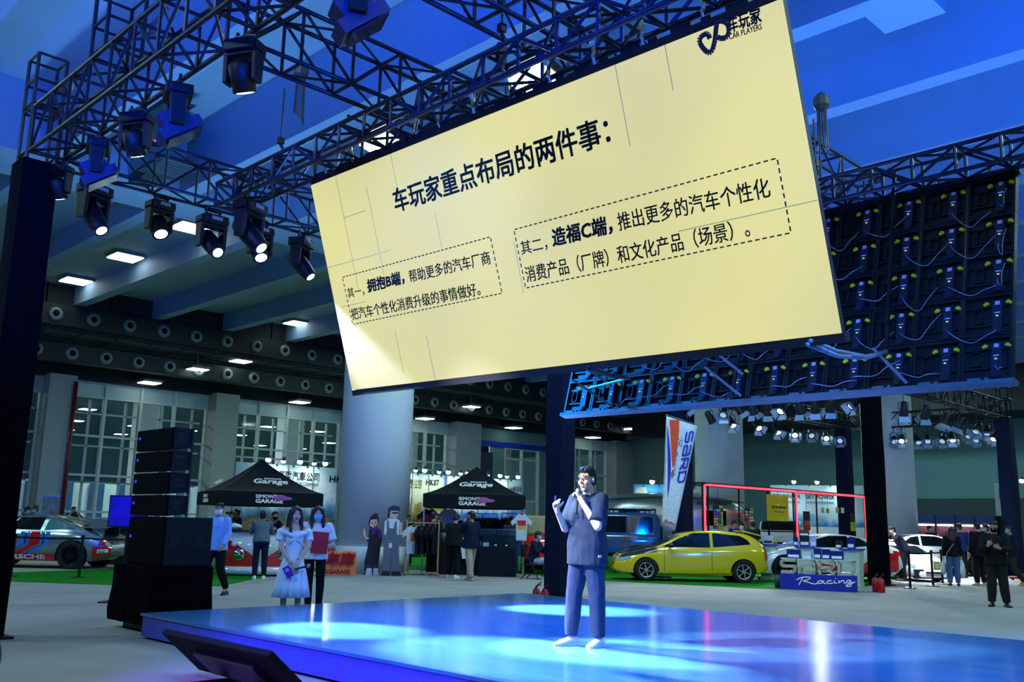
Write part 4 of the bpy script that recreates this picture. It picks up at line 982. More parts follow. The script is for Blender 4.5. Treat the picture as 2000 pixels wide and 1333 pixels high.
# --- bar counter made from a van front
D = 24.6; p = GD(514, D); yaw = math.atan2(-p.y, -p.x)
t = thing('bar_counter', 'red and white bar counter shaped like a classic van front', 'counter', p, yaw)   # +x toward the viewer
WHV = paint('cream_white', (206, 214, 204)); HWD = 1.06
def bow(y): return .42 * (1 - abs(y / HWD) ** 2.6) - .2
def vee(y): return .30 + .70 * min(1, abs(y) / .98) ** .75
rs = [[V((bow(y), y, .22)), V((bow(y) + .03, y, .7)), V((bow(y) - .02, y, 1.12)), V((-.5, y, 1.12)), V((-.5, y, .22))] for y in [HWD * math.sin(PI / 2 * (i / 12 - 1)) for i in range(25)]]
MB().rings(rs).build('body_panel', WHV, t, True)
for sg in (-1, 1):
    rs = []
    for i in range(17):
        y = .1 + (HWD - .11) * i / 16; zt = min(vee(y), 1.02)
        rs.append([V((bow(y) + .012 + .03 * min(1, (.25 + (zt - .25) * q - .22) / .48) - .05 * max(0, (.25 + (zt - .25) * q - .7) / .42), sg * y, .25 + (zt - .25) * q)) for q in (0, .25, .5, .75, 1)])
    if sg > 0: rs.reverse()
    MB().rings(rs, False, False).build('red_panel', RED, t, True)
    hl = MB().lathe([(.15, 0), (.155, .04), (.13, .065), (.1, .09), (.01, .11)], (bow(.54) - .0, sg * .54, .55), (1, 0, 0), 20).build('head_lamp', CHROME, t, True)
    MB().lathe([(.07, 0), (.075, .05), (.01, .08)], (bow(.68) - .01, sg * .68, .80), (1, 0, 0), 14).build('indicator_lamp', WHV, t, True)
MB().rings([[V((bow(y) + .05, y, .05)), V((bow(y) + .08, y, .12)), V((bow(y) + .06, y, .24)), V((-.4, y, .24)), V((-.4, y, .05))] for y in [HWD * 1.0 * math.sin(PI / 2 * (i / 8 - 1)) for i in range(17)]]).build('bumper', WHV, t, True)
MB().rings([[V((bow(y) + .06, y, 1.13)), V((bow(y) + .06, y, 1.17)), V((-.55, y, 1.17)), V((-.55, y, 1.13))] for y in [HWD * 1.04 * math.sin(PI / 2 * (i / 8 - 1)) for i in range(17)]]).build('worktop', mat('dark_top', (40, 48, 50), .15), t)
MB().bb((-.5, -HWD, 0), (-.3, HWD, .22)).build('base', BLK, t)
BAR = t
# ------------------------------------------------------------ people
from mathutils import noise
SKIN = mat('skin', (226, 178, 158), .55, var=.04, spec=.3); SKIN2 = mat('skin_tan', (188, 138, 112), .55, var=.04, spec=.3)
HAIRM = mat('black_hair', (14, 13, 15), .45, var=.3, scale=60, spec=.5); HAIRB = mat('brown_hair', (58, 34, 24), .45, var=.3, scale=60)
EYEW = mat('eye_white', (230, 230, 230), .3); EYED = mat('eye_dark', (18, 12, 10), .2); LIPM = mat('lips', (176, 92, 88), .5); LIPR = mat('red_lips', (190, 30, 44), .4)
MASKB = cloth('mask_blue', (120, 185, 235)); MASKW = cloth('mask_white', (225, 228, 245)); MASKK = cloth('mask_black', (14, 15, 17))
C_ = lambda n, r: cloth(n, r)
NAVYT = C_('navy_cotton', (26, 39, 60)); NAVYP = C_('navy_trousers', (31, 45, 72)); BLACKC = C_('black_cloth', (14, 16, 20)); DARKN = C_('dark_navy', (16, 24, 48)); WHITEC = C_('white_cloth', (222, 226, 238))
SHOEW = mat('white_shoe', (226, 230, 232), .5); SHOEK = mat('black_shoe', (12, 12, 14), .4); SHOEG = mat('grey_shoe', (150, 148, 140), .6)
def toward(p): return math.atan2(-p[1], -p[0])
def hand(b, w, d, pn, ts, curl=.5, k=1.0, spread=.06, curls=None):
    "palm, four fingers and a thumb from the wrist w along d, palm facing pn, thumb on side ts*lat"
    d = V(d).normalized(); pn = V(pn); pn = (pn - d * pn.dot(d)).normalized(); lat = d.cross(pn) * ts
    w = V(w); pe = w + d * .088 * k
    R = M(((lat.x, d.x, pn.x), (lat.y, d.y, pn.y), (lat.z, d.z, pn.z)))
    b.ell(w + d * .05 * k, (.041 * k, .055 * k, .017 * k), R, 12, 8); b.cap(w - d * .01, w + d * .03 * k, .027 * k, .03 * k, 8)
    for i, L in enumerate((.070, .078, .072, .056)):
        o = (1.5 - i) * .0205 * k; p = pe + lat * o - d * (.006 * abs(1.5 - i)) * k
        f = (d + lat * spread * (1.5 - i)).normalized(); a = (curls or (curl,) * 4)[i]
        b.cap(p - d * .025 * k, p, .0105 * k, .0102 * k, 8)
        for s, (q, r0, r1) in enumerate(((.45, .0102, .0092), (.32, .0092, .0085), (.23, .0085, .0072))):
            ang = a * (s + 1) if s else a * .9
            g = (f * math.cos(ang) + pn * math.sin(ang)).normalized(); e = p + g * L * q * k
            b.cap(p, e, r0 * k, r1 * k, 8); p = e
    p = w + d * .03 * k + lat * .032 * k; g = (d * .65 + lat * .7 + pn * .35).normalized(); q = p + g * .042 * k
    b.cap(p - g * .02 * k, q, .014 * k, .0115 * k, 8); g2 = (g + pn * (.35 + curl * .5) + d * .4 - lat * .35).normalized(); b.cap(q, q + g2 * .032 * k, .0112 * k, .0085 * k, 8)
POSE0 = dict(pelvis=(0, 0, .95), chest=(0, 0, 1.28), neck=(0, -.012, 1.455), head=(0, .012, 1.60),
             hR=(.09, 0, .90), hL=(-.09, 0, .90), kR=(.105, .02, .49), kL=(-.105, .02, .49), aR=(.11, -.02, .085), aL=(-.11, -.02, .085),
             sR=(.178, -.01, 1.40), sL=(-.178, -.01, 1.40), eR=(.235, -.035, 1.12), eL=(-.235, -.035, 1.12), wR=(.25, .05, .88), wL=(-.25, .05, .88),
             fR=(.15, 1, 0), fL=(-.15, 1, 0), hd=0, hp=0, ht=0)
def fold(me, amp, f=9, z0=None):
    n = len(me.vertices); co = [0.0] * (3 * n); no = [0.0] * (3 * n)
    me.vertices.foreach_get('co', co); me.vertices.foreach_get('normal', no)
    for i in range(n):
        x, y, z = co[3 * i:3 * i + 3]
        q = amp * (noise.noise(V((x * f, y * f, z * f * .55))) + .5 * noise.noise(V((x * f * 2.3, y * f * 2.3, z * f * 1.2))))
        for j in range(3): co[3 * i + j] += no[3 * i + j] * q
    me.vertices.foreach_set('co', co); me.update()
def shoe(t, a, d, m, k, high=False):
    d = V((d[0], d[1], 0)).normalized(); l = V((-d.y, d.x, 0)); a = V(a); g = V((a.x, a.y, 0)); rs = []
    for y, w, h in ((-.085, .022, .055), (-.075, .034, .075), (-.03, .040, .10 if high else .092), (.03, .043, .085), (.08, .047, .065), (.13, .046, .05), (.165, .036, .04), (.185, .016, .03)):
        rs.append([g + d * y * k + l * (w * math.cos(q) * k) + V((0, 0, max(.002, (h / 2 + h / 2 * math.sin(q)) * k))) for q in [2 * PI * i / 12 for i in range(12)]])
    b = MB().rings(rs); o = b.build('shoe', m, t, True)
    rs = []
    for y, w in ((-.09, .02), (-.078, .037), (-.03, .043), (.05, .047), (.12, .05), (.165, .04), (.19, .018)):
        rs.append([g + d * y * k + l * (x * w * k) + V((0, 0, z * k)) for x, z in ((-1, 0), (1, 0), (1, .024), (-1, .024))])
    MB().rings(rs).build('sole', m, o)
def human(label, p, turn, Ht=1.72, pose=None, top=None, bottom=None, shoes=SHOEK, hair='short', skin=SKIN, hairm=HAIRM, mask=None, glasses=False, vox=.0125, group=None, lips=LIPM, face=True, curl=.5, gripR=None, gripL=None, build=1.0, cap=None, yaw=None):
    """top = (material, sleeve 0..2, hem height, looseness, name); bottom = (material, looseness, name) ; turn = degrees toward the left of the picture away from facing the camera"""
    P = dict(POSE0); P.update(pose or {}); k = Ht / 1.72; J = {q: (V(v) if isinstance(v, tuple) else v) for q, v in P.items()}
    yaw = toward(p) - math.radians(turn) if yaw is None else yaw
    t = thing('person', label, 'person', p, yaw - PI / 2, group); t.scale = (k, k, k)
    B = build
    b = MB()
    def spine(ts):   # points on pelvis-chest-neck
        pe, ch, ne = J['pelvis'], J['chest'], J['neck']
        return [pe.lerp(ch, q) if q <= 1 else ch.lerp(ne, q - 1) for q in ts]
    ax = (J['sR'] - J['sL']).normalized()
    hx = (J['hR'] - J['hL']).normalized()
    def torso(mb, prof, seg=20, e=2.3):
        pts = spine([q[0] for q in prof]); rs = []
        for i, (q, rx, ry, yo) in enumerate(prof):
            d = (pts[min(i + 1, len(pts) - 1)] - pts[max(i - 1, 0)]).normalized(); x = hx.lerp(ax, min(1, max(0, q))); x = (x - d * x.dot(d)).normalized(); y = d.cross(x)
            R = []
            for j in range(seg):
                a = 2 * PI * j / seg; c, s_ = math.cos(a), math.sin(a); g = (abs(c) ** e + abs(s_) ** e) ** (-1 / e)
                R.append(pts[i] + x * rx * c * g + y * (ry * s_ * g + yo))
            rs.append(R)
        return mb.rings(rs)
    torso(b, [(-.12, .13 * B, .09, 0), (.1, .150 * B, .102, -.005), (.5, .125 * B, .09, 0), (1, .150 * B, .108, 0), (1.45, .155, .092, -.005), (1.8, .10, .07, -.01), (2, .056, .056, -.01)])
    for s in 'RL':
        b.cap(J['h' + s], J['k' + s], .083 * B, .056, 10); b.cap(J['k' + s], J['a' + s], .056, .037, 10)
        f = V(J['f' + s]).normalized(); b.cap(J['a' + s] + V((0, 0, -.045)), J['a' + s] + V((0, 0, -.05)) + f * .12, .034, .028, 8)
        b.cap(J['s' + s], J['e' + s], .052, .041, 10); b.cap(J['e' + s], J['w' + s], .042, .027, 10)
    hc = J['head']; Rh = M.Rotation(math.radians(-J['hd']), 3, 'Z') @ M.Rotation(math.radians(-J['hp']), 3, 'X') @ M.Rotation(math.radians(J['ht']), 3, 'Y')
    H = lambda x, y, z: hc + Rh @ V((x, y, z))
    b.cap(J['neck'] - V((0, 0, .04)), H(0, -.015, -.06), .058, .054, 12)
    b.ell(H(0, -.012, .035), (.075, .093, .088), Rh); b.ell(H(0, .020, -.045), (.059, .064, .074), Rh); b.ell(H(0, .060, -.097), (.027, .022, .02), Rh, 10, 7)
    b.cap(H(0, .085, .022), H(0, .105, -.022), .009, .0135, 8); b.ell(H(.012, .09, -.028), (.009, .012, .008), Rh, 8, 6); b.ell(H(-.012, .09, -.028), (.009, .012, .008), Rh, 8, 6)
    for s in (1, -1):
        b.ell(H(s * .037, .058, -.025), (.028, .028, .028), Rh, 10, 7); b.ell(H(s * .03, .078, .038), (.026, .010, .008), Rh, 8, 6)
        b.ell(H(s * .077, -.006, -.004), (.010, .02, .031), Rh @ M.Rotation(s * -.35, 3, 'Z'), 10, 7)
    for s, g in (('R', gripR), ('L', gripL)):
        w = J['w' + s]; d = (w - J['e' + s]).normalized(); sg = 1 if s == 'R' else -1
        g = g or {}
        hand(b, w, g.get('d', d), g.get('n', (-sg, .25, -.05)), g.get('ts', sg * -1 if False else sg), g.get('curl', curl), 1, g.get('spread', .06), g.get('curls'))
    me = organic(b, vox, 3, .45); link('body', me, skin, t, True)
    # face
    if face:
        for s in (1, -1):
            e = MB().ell(H(s * .031, .079, .016), (.0145, .009, .0075), Rh, 12, 8).build('eye', EYEW, t, True)
            MB().ell(H(s * .031, .0868, .016), (.0062, .003, .0066), Rh, 10, 7).build('iris', EYED, e, True)
            MB().tube([H(s * .014, .092, .040), H(s * .032, .089, .047), H(s * .05, .079, .042)], [.003, .0042, .002], 6).build('eyebrow', HAIRM, t, True)
        if not mask:
            MB().ell(H(0, .083, -.060), (.022, .009, .0062), Rh, 12, 8).ell(H(0, .082, -.069), (.018, .009, .006), Rh, 12, 8).build('lips', lips, t, True)
    if mask:
        rs = []
        for i in range(9):
            z = .0 - .105 * i / 8; r = []
            for j in range(13):
                a = (j / 12 - .5) * 2.5; w = .076 - .02 * (max(0, -z - .05) / .055); dpt = .108 - .03 * max(0, (-z - .06) / .045)
                r.append(H(w * math.sin(a), -.01 + (dpt + .012 * (1 - abs(2 * i / 8 - 1))) * math.cos(a * .93), z))
            rs.append(r)
        o = MB().rings(rs, False, False).build('face_mask', mask, t, True)
        m = o.modifiers.new('thick', 'SOLIDIFY'); m.thickness = .003
        for s in (1, -1): MB().tube([H(s * .073, .03, -.01), H(s * .083, -.012, .012), H(s * .083, -.016, -.02), H(s * .066, .02, -.07)], .0016, 5).build('ear_loop', mask, t)
    if glasses:
        g = MB()
        for s in (1, -1):
            c = [H(s * .034 + .026 * math.cos(a), .107 - .012 * abs(math.cos(a)) * 0, .012 + .023 * math.sin(a)) for a in [2 * PI * i / 20 for i in range(21)]]
            g.tube(c, .0022, 6, False).tube([H(s * .06, .104, .02), H(s * .079, .02, .018), H(s * .08, -.015, .01)], .002, 6)
        g.tube([H(-.009, .108, .016), H(0, .111, .02), H(.009, .108, .016)], .002, 6); g.build('glasses', mat('wire_frame', (40, 36, 36), .3, .6), t)
    # hair
    h = MB()
    if hair != 'none':
        h.ell(H(0, -.024, .052), (.084, .098, .088), Rh, 18, 12); h.ell(H(0, -.045, .0), (.080, .068, .085), Rh, 16, 10)
        if hair == 'short':
            for i in range(26):
                a = i * 2.4; r = .03 + .04 * (i % 5) / 4
                h.cap(H(r * math.cos(a), -.01 + r * 1.1 * math.sin(a), .122 - r * .35), H(r * 1.05 * math.cos(a) - .006, .012 + r * 1.15 * math.sin(a), .143 - r * .5), .016, .008, 6)
        if hair == 'bun': h.ell(H(0, -.09, .10), (.04, .045, .045), Rh)
        if hair in ('long', 'waves'):
            L = .36
            for i in range(13):
                a = PI * (.06 + .88 * i / 12); x = .088 * math.cos(a); y = -.02 - .07 * math.sin(a)
                wv = (lambda q: .012 * math.sin(q * 9 + i)) if hair == 'waves' else (lambda q: 0)
                pts = [H(x * .9, y * .9, .09), H(x, y, 0)]; base = H(x, y, 0)
                for q in (.25, .5, .75, 1.0):
                    pts.append(base + V((wv(q) + (x * .35) * q, -.03 * q + wv(q + .3), -L * q)) * (1 if q < 1 else .98))
                h.tube(pts, [.02, .028, .03, .03, .026, .012], 8)
            for s in (1, -1):
                base = H(s * .078, .035, .03)
                if hair == 'waves' and s > 0:
                    pts = [H(s * .035, .07, .10), H(s * .075, .055, .04), base + V((.012, .005, -.14)), base + V((.0, .05, -.28)), base + V((-.01, .075, -.38))]
                else: pts = [H(s * .02, .075, .105), H(s * .068, .05, .05), H(s * .080, .03, -.04), base + V((s * .01, .01, -.2)), base + V((s * .012, .05, -.32))]
                h.tube(pts, [.014, .024, .027, .028, .012], 8)
        me = organic(h, .011, 2, .5); fold(me, .004, 40); link('hair', me, hairm, t, True)
    if cap:
        c = MB().ell(H(0, -.012, .07), (.088, .104, .075), Rh, 18, 10); c.rings([[H(x, .07 + .10 * (1 - (x / .075) ** 2) * q, .075 - .01 * q) for x in [-.075 + .15 * i / 8 for i in range(9)]] for q in (0, 1)], False, False)
        o = c.build('cap', cap, t, True)
    # clothes
    if top:
        m, sl, hem, lo, nm = top; c = MB(); pe, ch, ne = J['pelvis'], J['chest'], J['neck']
        q0 = (hem - pe.z) / max(.05, (ch.z - pe.z)) if abs(ch.z - pe.z) > .1 else 0
        prof = [(q0, (.170 * B + lo * 1.0), .122 + lo * .9, 0), (max(q0 + .05, .12), .166 * B + lo * .9, .120 + lo * .8, 0), (.5, .150 * B + lo * .8, .112 + lo * .7, 0), (1, .168 * B + lo * .5, .124 + lo * .4, .004), (1.5, .176 + lo * .2, .106 + lo * .2, 0), (1.82, .115, .085, -.008), (2.02, .070, .070, -.012)]
        torso(c, prof)
        for s in 'RL':
            S, E, W = J['s' + s], J['e' + s], J['w' + s]; r0 = .066 + lo * .25
            if sl <= 1: c.tube([S + (S - E).normalized() * .02, S.lerp(E, .4), S.lerp(E, max(.3, sl))], [r0, r0 + lo * .1, r0 + lo * .35], 14)
            else: c.cap(S, E, r0, .055 + lo * .2, 12); c.tube([E - (E - S).normalized() * .03, E, E.lerp(W, .5), E.lerp(W, sl - 1)], [.05 + lo * .2, .055 + lo * .2, .050 + lo * .2, .040 + lo * .15], 12)
            c.ell(S, (r0 * 1.02,) * 3, None, 12, 8)
        me = organic(c, max(.011, vox), 4, .5); fold(me, .006 + lo * .06, 10); link(nm, me, m, t, True)
    if bottom:
        m, lo, nm = bottom[:3]; c = MB(); cut = bottom[3] if len(bottom) > 3 else .07
        torso(c, [(-.14, .150 * B + lo * .4, .112 + lo * .4, -.004), (.05, .156 * B + lo * .4, .118 + lo * .3, -.004), (.30, .14 * B + lo * .2, .106, 0)])
        for s in 'RL':
            h_, k_, a_ = J['h' + s], J['k' + s], J['a' + s]; e = k_.lerp(a_, 1.0 - (cut - .06) * 2)
            c.cap(h_, k_, .094 * B + lo * .5, .066 + lo * .8, 12)
            c.tube([k_ + (h_ - k_) * .1, k_, k_.lerp(e, .5), e], [.066 + lo * .8, .066 + lo * .8, .060 + lo * .9, .044 + lo * .8], 14)
        me = organic(c, max(.011, vox), 4, .5); fold(me, .005 + lo * .06, 9); link(nm, me, m, t, True)
    if shoes:
        for s in 'RL': shoe(t, J['a' + s], J['f' + s], shoes, 1.0)
    t['_'] = 0; del t['_']
    rz = yaw - PI / 2; c, s = math.cos(rz), math.sin(rz)
    Wd = lambda l: V((p[0] + (l[0] * c - l[1] * s) * k, p[1] + (l[0] * s + l[1] * c) * k, p[2] + l[2] * k))
    return t, Wd, H, J
def WV(Wd, a, b): return (Wd(b) - Wd(a)).normalized()
MICM = mat('mic_black', (20, 24, 34), .3, .4); MICG = mat('mic_grille', (150, 158, 165), .35, .8)
def microphone(a, d, label, L=.24, m=MICM):
    d = V(d).normalized(); t = thing('microphone', label, 'microphone', a)
    MB().lathe([(.011, 0), (.013, .01), (.0135, L * .5), (.019, L * .74), (.0195, L * .76)], (0, 0, 0), d, 16).build('handle', m, t, True)
    MB().lathe([(.019, L * .76), (.026, L * .82), (.027, L * .9), (.018, L * .99), (.002, L)], (0, 0, 0), d, 16).build('grille', MICG, t, True)
    MB().lathe([(.0205, L * .745), (.0205, L * .775)], (0, 0, 0), d, 16).build('ring', CHROME, t); return t
# --- the presenter
p = G(1146, 1263, SZ); p.z = SZ
t, Wd, H, J = human('presenter on stage in a navy T-shirt and joggers talking into a microphone', p, 46, 1.775,
    dict(eL=(-.275, .13, 1.14), wL=(-.085, .165, 1.385), eR=(.215, .10, 1.115), wR=(.12, .30, 1.285), hd=-9, hp=3, aR=(.115, .10, .085), kR=(.11, .07, .49), aL=(-.10, -.06, .085), kL=(-.115, -.02, .49), fR=(.25, 1, 0), fL=(-.25, 1, 0)),
    (NAVYT, .85, .77, .045, 't_shirt'), (NAVYP, .022, 'trousers'), SHOEW, 'short', SKIN, glasses=True, vox=.0062, build=1.12,
    gripL=dict(d=(.45, .12, .75), n=(.72, .35, -.38), curl=.95, spread=.02), gripR=dict(d=(-.12, .35, .9), n=(-.85, .25, .2), curl=.8, spread=.03, curls=(.55, .85, .95, 1.0)))
MB().tube([V((.075 * math.cos(a), -.012 + .073 * math.sin(a), 1.455 + .012 * math.sin(a) * -1)) for a in [2 * PI * i / 24 for i in range(25)]], .013, 8, False).build('collar', NAVYT, t, True)
text('CAR PLAYERS', 'lettering', WHITEC, t, (-.10, .150, 1.37), (1, .25, 0), (0, .2, 1), .07, .02, .01); text('LAYERS', 'collar_lettering', WHITEC, t, (-.085, .045, 1.446), (.75, .75, 0), (0, .15, 1), .085, .016, .02)
MB().box((-.225, .045, .86), (.004, .05, .022)).build('hem_label', WHITEC, t)
for x, y, s_ in ((.115, .10, 'R'), (-.10, -.06, 'L')):
    MB().lathe([(.062, -.02), (.066, .0), (.064, .02)], (x, y - .005, .17), (0, 0, 1), 16).build('cuff', NAVYP, t, True)
b_ = Wd((-.052, .205, 1.255)); d_ = WV(Wd, (-.052, .205, 1.255), (-.018, .145, 1.515)); microphone(b_, d_, 'black hand microphone held to the mouth of the presenter', .27 * 1.0)
q = Wd((.098, .345, 1.375)); t = thing('remote_clicker', 'small dark remote clicker raised in the hand of the presenter', 'remote', q)
d_ = WV(Wd, (0, 0, 0), (-.25, .15, .95)); MB().lathe([(.008, -.06), (.013, -.05), (.014, .03), (.009, .055), (.006, .06)], (0, 0, 0), d_, 12).build('case', mat('clicker_blue', (30, 50, 110), .3), t, True)
MB().ell(d_ * .035, (.006, .006, .012)).build('button', EYEW, t, True)
# --- the host in white
p = GD(577, 13.9); t, Wd, H, J = human('woman in an off-shoulder white dress holding cue cards and a microphone', p, -6, 1.66,
    dict(eR=(.20, .05, 1.12), wR=(.03, .19, .86), eL=(-.205, .05, 1.13), wL=(-.045, .205, .90), hd=-6, sR=(.160, -.01, 1.385), sL=(-.160, -.01, 1.385)),
    None, None, mat('nude_heel', (150, 110, 100), .5), 'waves', SKIN, lips=LIPR, vox=.007, build=.82,
    gripR=dict(d=(-.35, .4, -.6), n=(-.4, -.8, -.2), curl=.55, spread=.05), gripL=dict(d=(.45, .3, -.55), n=(.3, -.85, .0), curl=.5, spread=.05))
WHD = mat('white_satin', (226, 232, 242), .45, var=.03); rs = []
for z, rx, ry, pl in ((.38, .262, .245, .05), (.55, .236, .22, .042), (.75, .20, .185, .03), (.90, .160, .142, .015), (1.00, .130, .110, .004), (1.06, .120, .100, 0), (1.15, .132, .112, 0), (1.25, .150, .128, 0), (1.33, .160, .122, 0), (1.365, .176, .104, 0)):
    rs.append([V((rx * math.cos(a) * (1 + pl * 2.2 * math.cos(a * 13)), ry * math.sin(a) * (1 + pl * 2.2 * math.cos(a * 13)), z)) for a in [2 * PI * i / 104 for i in range(104)]])
o = MB().rings(rs, True, False).build('dress', WHD, t, True); m = o.modifiers.new('thick', 'SOLIDIFY'); m.thickness = .006
for s in (1, -1):
    c = MB(); c.tube([V((s * .10, .10, 1.315)), V((s * .175, .055, 1.345)), V((s * .215, -.01, 1.345)), V((s * .17, -.075, 1.335))], [.035, .05, .056, .03], 12)
    c.tube([V((s * .20, .0, 1.36)), V((s * .212, .0, 1.28)), V((s * .225, .01, 1.21))], [.055, .068, .075], 14)
    me = organic(c, .01, 4, .5); fold(me, .006, 14); link('sleeve', me, WHD, t, True)
    c = MB().tube([V((s * .015, .125, 1.26)), V((s * .08, .128, 1.305)), V((s * .165, .08, 1.345))], [.018, .032, .026], 10).tube([V((s * .012, .125, 1.25)), V((s * .06, .128, 1.215)), V((s * .10, .11, 1.16))], [.016, .02, .006], 10); c.build('bow_fold', WHD, t, True)
MB().lathe([(.031, -.006), (.033, .0), (.031, .006)], (-.058, .185, .93), (-.3, -.4, .6), 14).build('wrist_watch', CHROME, t, True)
a = Wd((-.005, .275, .80)); microphone(a, WV(Wd, (-.005, .275, .80), (-.19, .25, .845)), 'dark hand microphone held by the woman in the white dress', .23)
q = Wd((.09, .27, .80)); t2 = thing('cue_card', 'violet cue card held low by the woman in the white dress', 'card', q, t.rotation_euler[2]); t2.rotation_euler[1] = .55
MB().box((.02, 0, -.03), (.10, .004, .17)).build('card', mat('violet_card', (86, 24, 170), .4, var=.3, scale=20), t2); MB().box((.02, .003, -.0), (.05, .002, .05)).build('card_print', mat('card_pink', (200, 150, 220), .5), t2)
# --- assistant with the red folder
p = GD(620, 14.7); t, Wd, H, J = human('woman in a white T-shirt and black trousers hugging a red folder', p, -4, 1.68,
    dict(eR=(.235, .02, 1.13), wR=(.07, .175, 1.07), eL=(-.26, .02, 1.12), wL=(-.06, .20, 1.10), aR=(.07, -.02, .085), aL=(-.09, .02, .085), kR=(.085, .02, .49), kL=(-.095, .03, .49)),
    (WHITEC, .75, .90, .05, 't_shirt'), (BLACKC, .0, 'trousers', .11), SHOEW, 'long', SKIN, mask=MASKB, vox=.0075, build=.9,
    gripR=dict(d=(-1, .15, .1), n=(0, -1, 0), curl=.6), gripL=dict(d=(1, .1, -.05), n=(0, -1, 0), curl=.6))
q = Wd((-.04, .225, 1.16)); t2 = thing('folder', 'bright red folder hugged by the woman in the white T-shirt', 'folder', q, t.rotation_euler[2]); t2.rotation_euler[1] = -.06
MB().box((0, 0, 0), (.25, .012, .33)).build('cover', mat('folder_red', (205, 16, 24), .4), t2); MB().box((0, -.009, .005), (.235, .006, .315)).build('pages', WHITEC, t2)
STROLL = dict(kR=(.10, .22, .50), aR=(.09, .30, .10), kL=(-.10, -.02, .49), aL=(-.10, -.28, .13), wR=(.25, -.12, .90), eR=(.24, -.10, 1.13), wL=(-.24, .20, .93), eL=(-.24, .02, 1.13))
# walking man, left
p = GD(427, 18.3); human('man in a light blue shirt and white mask walking behind the loudspeakers', p, 30, 1.75, dict(STROLL, hd=-14), (C_('light_blue_shirt', (128, 178, 240)), 1.95, .84, .03, 'shirt'), (BLACKC, .02, 'trousers'), SHOEK, 'short', SKIN2, mask=MASKW, vox=.011, build=1.1)
LEAN = dict(pelvis=(0, -.10, .95), chest=(0, .05, 1.24), neck=(0, .17, 1.38), head=(0, .24, 1.51), hR=(.09, -.10, .9), hL=(-.09, -.10, .9), sR=(.178, .14, 1.33), sL=(-.178, .14, 1.33), eR=(.25, .20, 1.12), eL=(-.25, .20, 1.12), wR=(.15, .42, 1.16), wL=(-.15, .42, 1.16))
p = GD(513, 23.4); human('man in a grey waistcoat leaning on the red and white bar counter', p, 178, 1.74, dict(LEAN, pelvis=(0, -.04, .95), hR=(.09, -.04, .9), hL=(-.09, -.04, .9)), (C_('grey_wool', (88, 98, 104)), 1.9, .86, .04, 'jacket'), (DARKN, .015, 'trousers'), SHOEW, 'short', SKIN2, face=False)
AIM = dict(eR=(.26, .17, 1.30), wR=(.07, .24, 1.52), eL=(-.24, .2, 1.28), wL=(-.04, .27, 1.53), head=(0, .03, 1.59))
p = GD(463, 29.5); t, Wd, H, J = human('person in black photographing under the left black canopy', p, 75, 1.74, AIM, (BLACKC, .7, .84, .04, 't_shirt'), (BLACKC, .02, 'trousers'), SHOEK, 'short', SKIN2)
q = Wd((.01, .20, 1.59)); t2 = thing('camera', 'black photo camera held to the eye under the left canopy', 'camera', q, t.rotation_euler[2]); MB().bb((-.07, -.03, -.04), (.07, .04, .05)).build('camera_body', BLK, t2); MB().lathe([(.035, 0), (.04, .12)], (0, .04, 0), (0, 1, 0), 14).build('lens', BLK, t2, True)
p = GD(529, 26.6); human('man in a black top bending behind the bar counter', p, -25, 1.74, LEAN, (BLACKC, .8, .86, .04, 't_shirt'), (BLACKC, .02, 'trousers'), SHOEK, 'short', SKIN2, mask=MASKK)
p = GD(577, 26.9); human('man in an olive top behind the bar counter, partly behind the white dress', p, 55, 1.76, dict(eR=(.22, .12, 1.14), wR=(.12, .34, 1.14), eL=(-.22, .12, 1.14), wL=(-.1, .34, 1.14)), (C_('olive', (52, 62, 40)), .8, .86, .04, 't_shirt'), (BLACKC, .02, 'trousers'), SHOEK, 'short', SKIN2)
# group at the second canopy
p = GD(847, 26.6); _t = human('man in a navy T-shirt with a printed back beside the clothes rack', p, -150, 1.75, dict(eR=(.22, .06, 1.13), wR=(.16, .28, 1.08), hd=20, eL=(-.23, .05, 1.13), wL=(-.15, .28, 1.05)), (DARKN, .85, .84, .05, 't_shirt'), (BLACKC, .03, 'trousers'), SHOEG, 'short', SKIN2, face=False)[0]; MB().box((.03, -.165, 1.27), (.17, .012, .09), R=M.Rotation(.1, 3, 'X')).build('back_print', C_('print_teal', (90, 150, 170)), _t)
p = GD(887, 25.6); human('man in all black with white shoes leaning over the shirt table', p, -160, 1.73, dict(chest=(0, .06, 1.27), neck=(0, .11, 1.43), head=(0, .16, 1.565), sR=(.19, .08, 1.375), sL=(-.19, .08, 1.375), wL=(-.27, .06, .90), eR=(.24, .16, 1.12), wR=(.12, .36, 1.08), hp=25, aL=(-.16, .12, .085)), (BLACKC, .75, .82, .06, 't_shirt'), (BLACKC, .03, 'trousers'), SHOEW, 'short', SKIN2, face=False, build=1.2)
p = GD(921, 24.5); human('man in navy long sleeves and beige trousers with a hand to his face', p, 140, 1.76, dict(kR=(.10, .10, .49), aR=(.10, .16, .085), kL=(-.10, -.08, .49), aL=(-.1, -.16, .09), eL=(-.24, .14, 1.24), wL=(-.10, .17, 1.46), eR=(.25, -.02, 1.12), wR=(.2, .14, .95), hd=-12, hp=8), (C_('ink_blue', (14, 24, 52)), 1.9, .80, .055, 'shirt'), (C_('beige_cotton', (176, 162, 140)), .03, 'trousers'), SHOEG, 'short', SKIN2, face=False)
p = GD(905, 28.15); human('woman with long black hair behind the shirt table', p, 20, 1.60, dict(LEAN, hp=25), (BLACKC, 1.9, .86, .03, 'top'), (BLACKC, .02, 'trousers'), SHOEK, 'long', SKIN2)
p = GD(797, 31.5); human('masked person in black behind the wooden clothes rack', p, 30, 1.70, None, (BLACKC, 1.9, .84, .03, 'jacket'), (BLACKC, .02, 'trousers'), SHOEK, 'short', SKIN2, mask=MASKB)
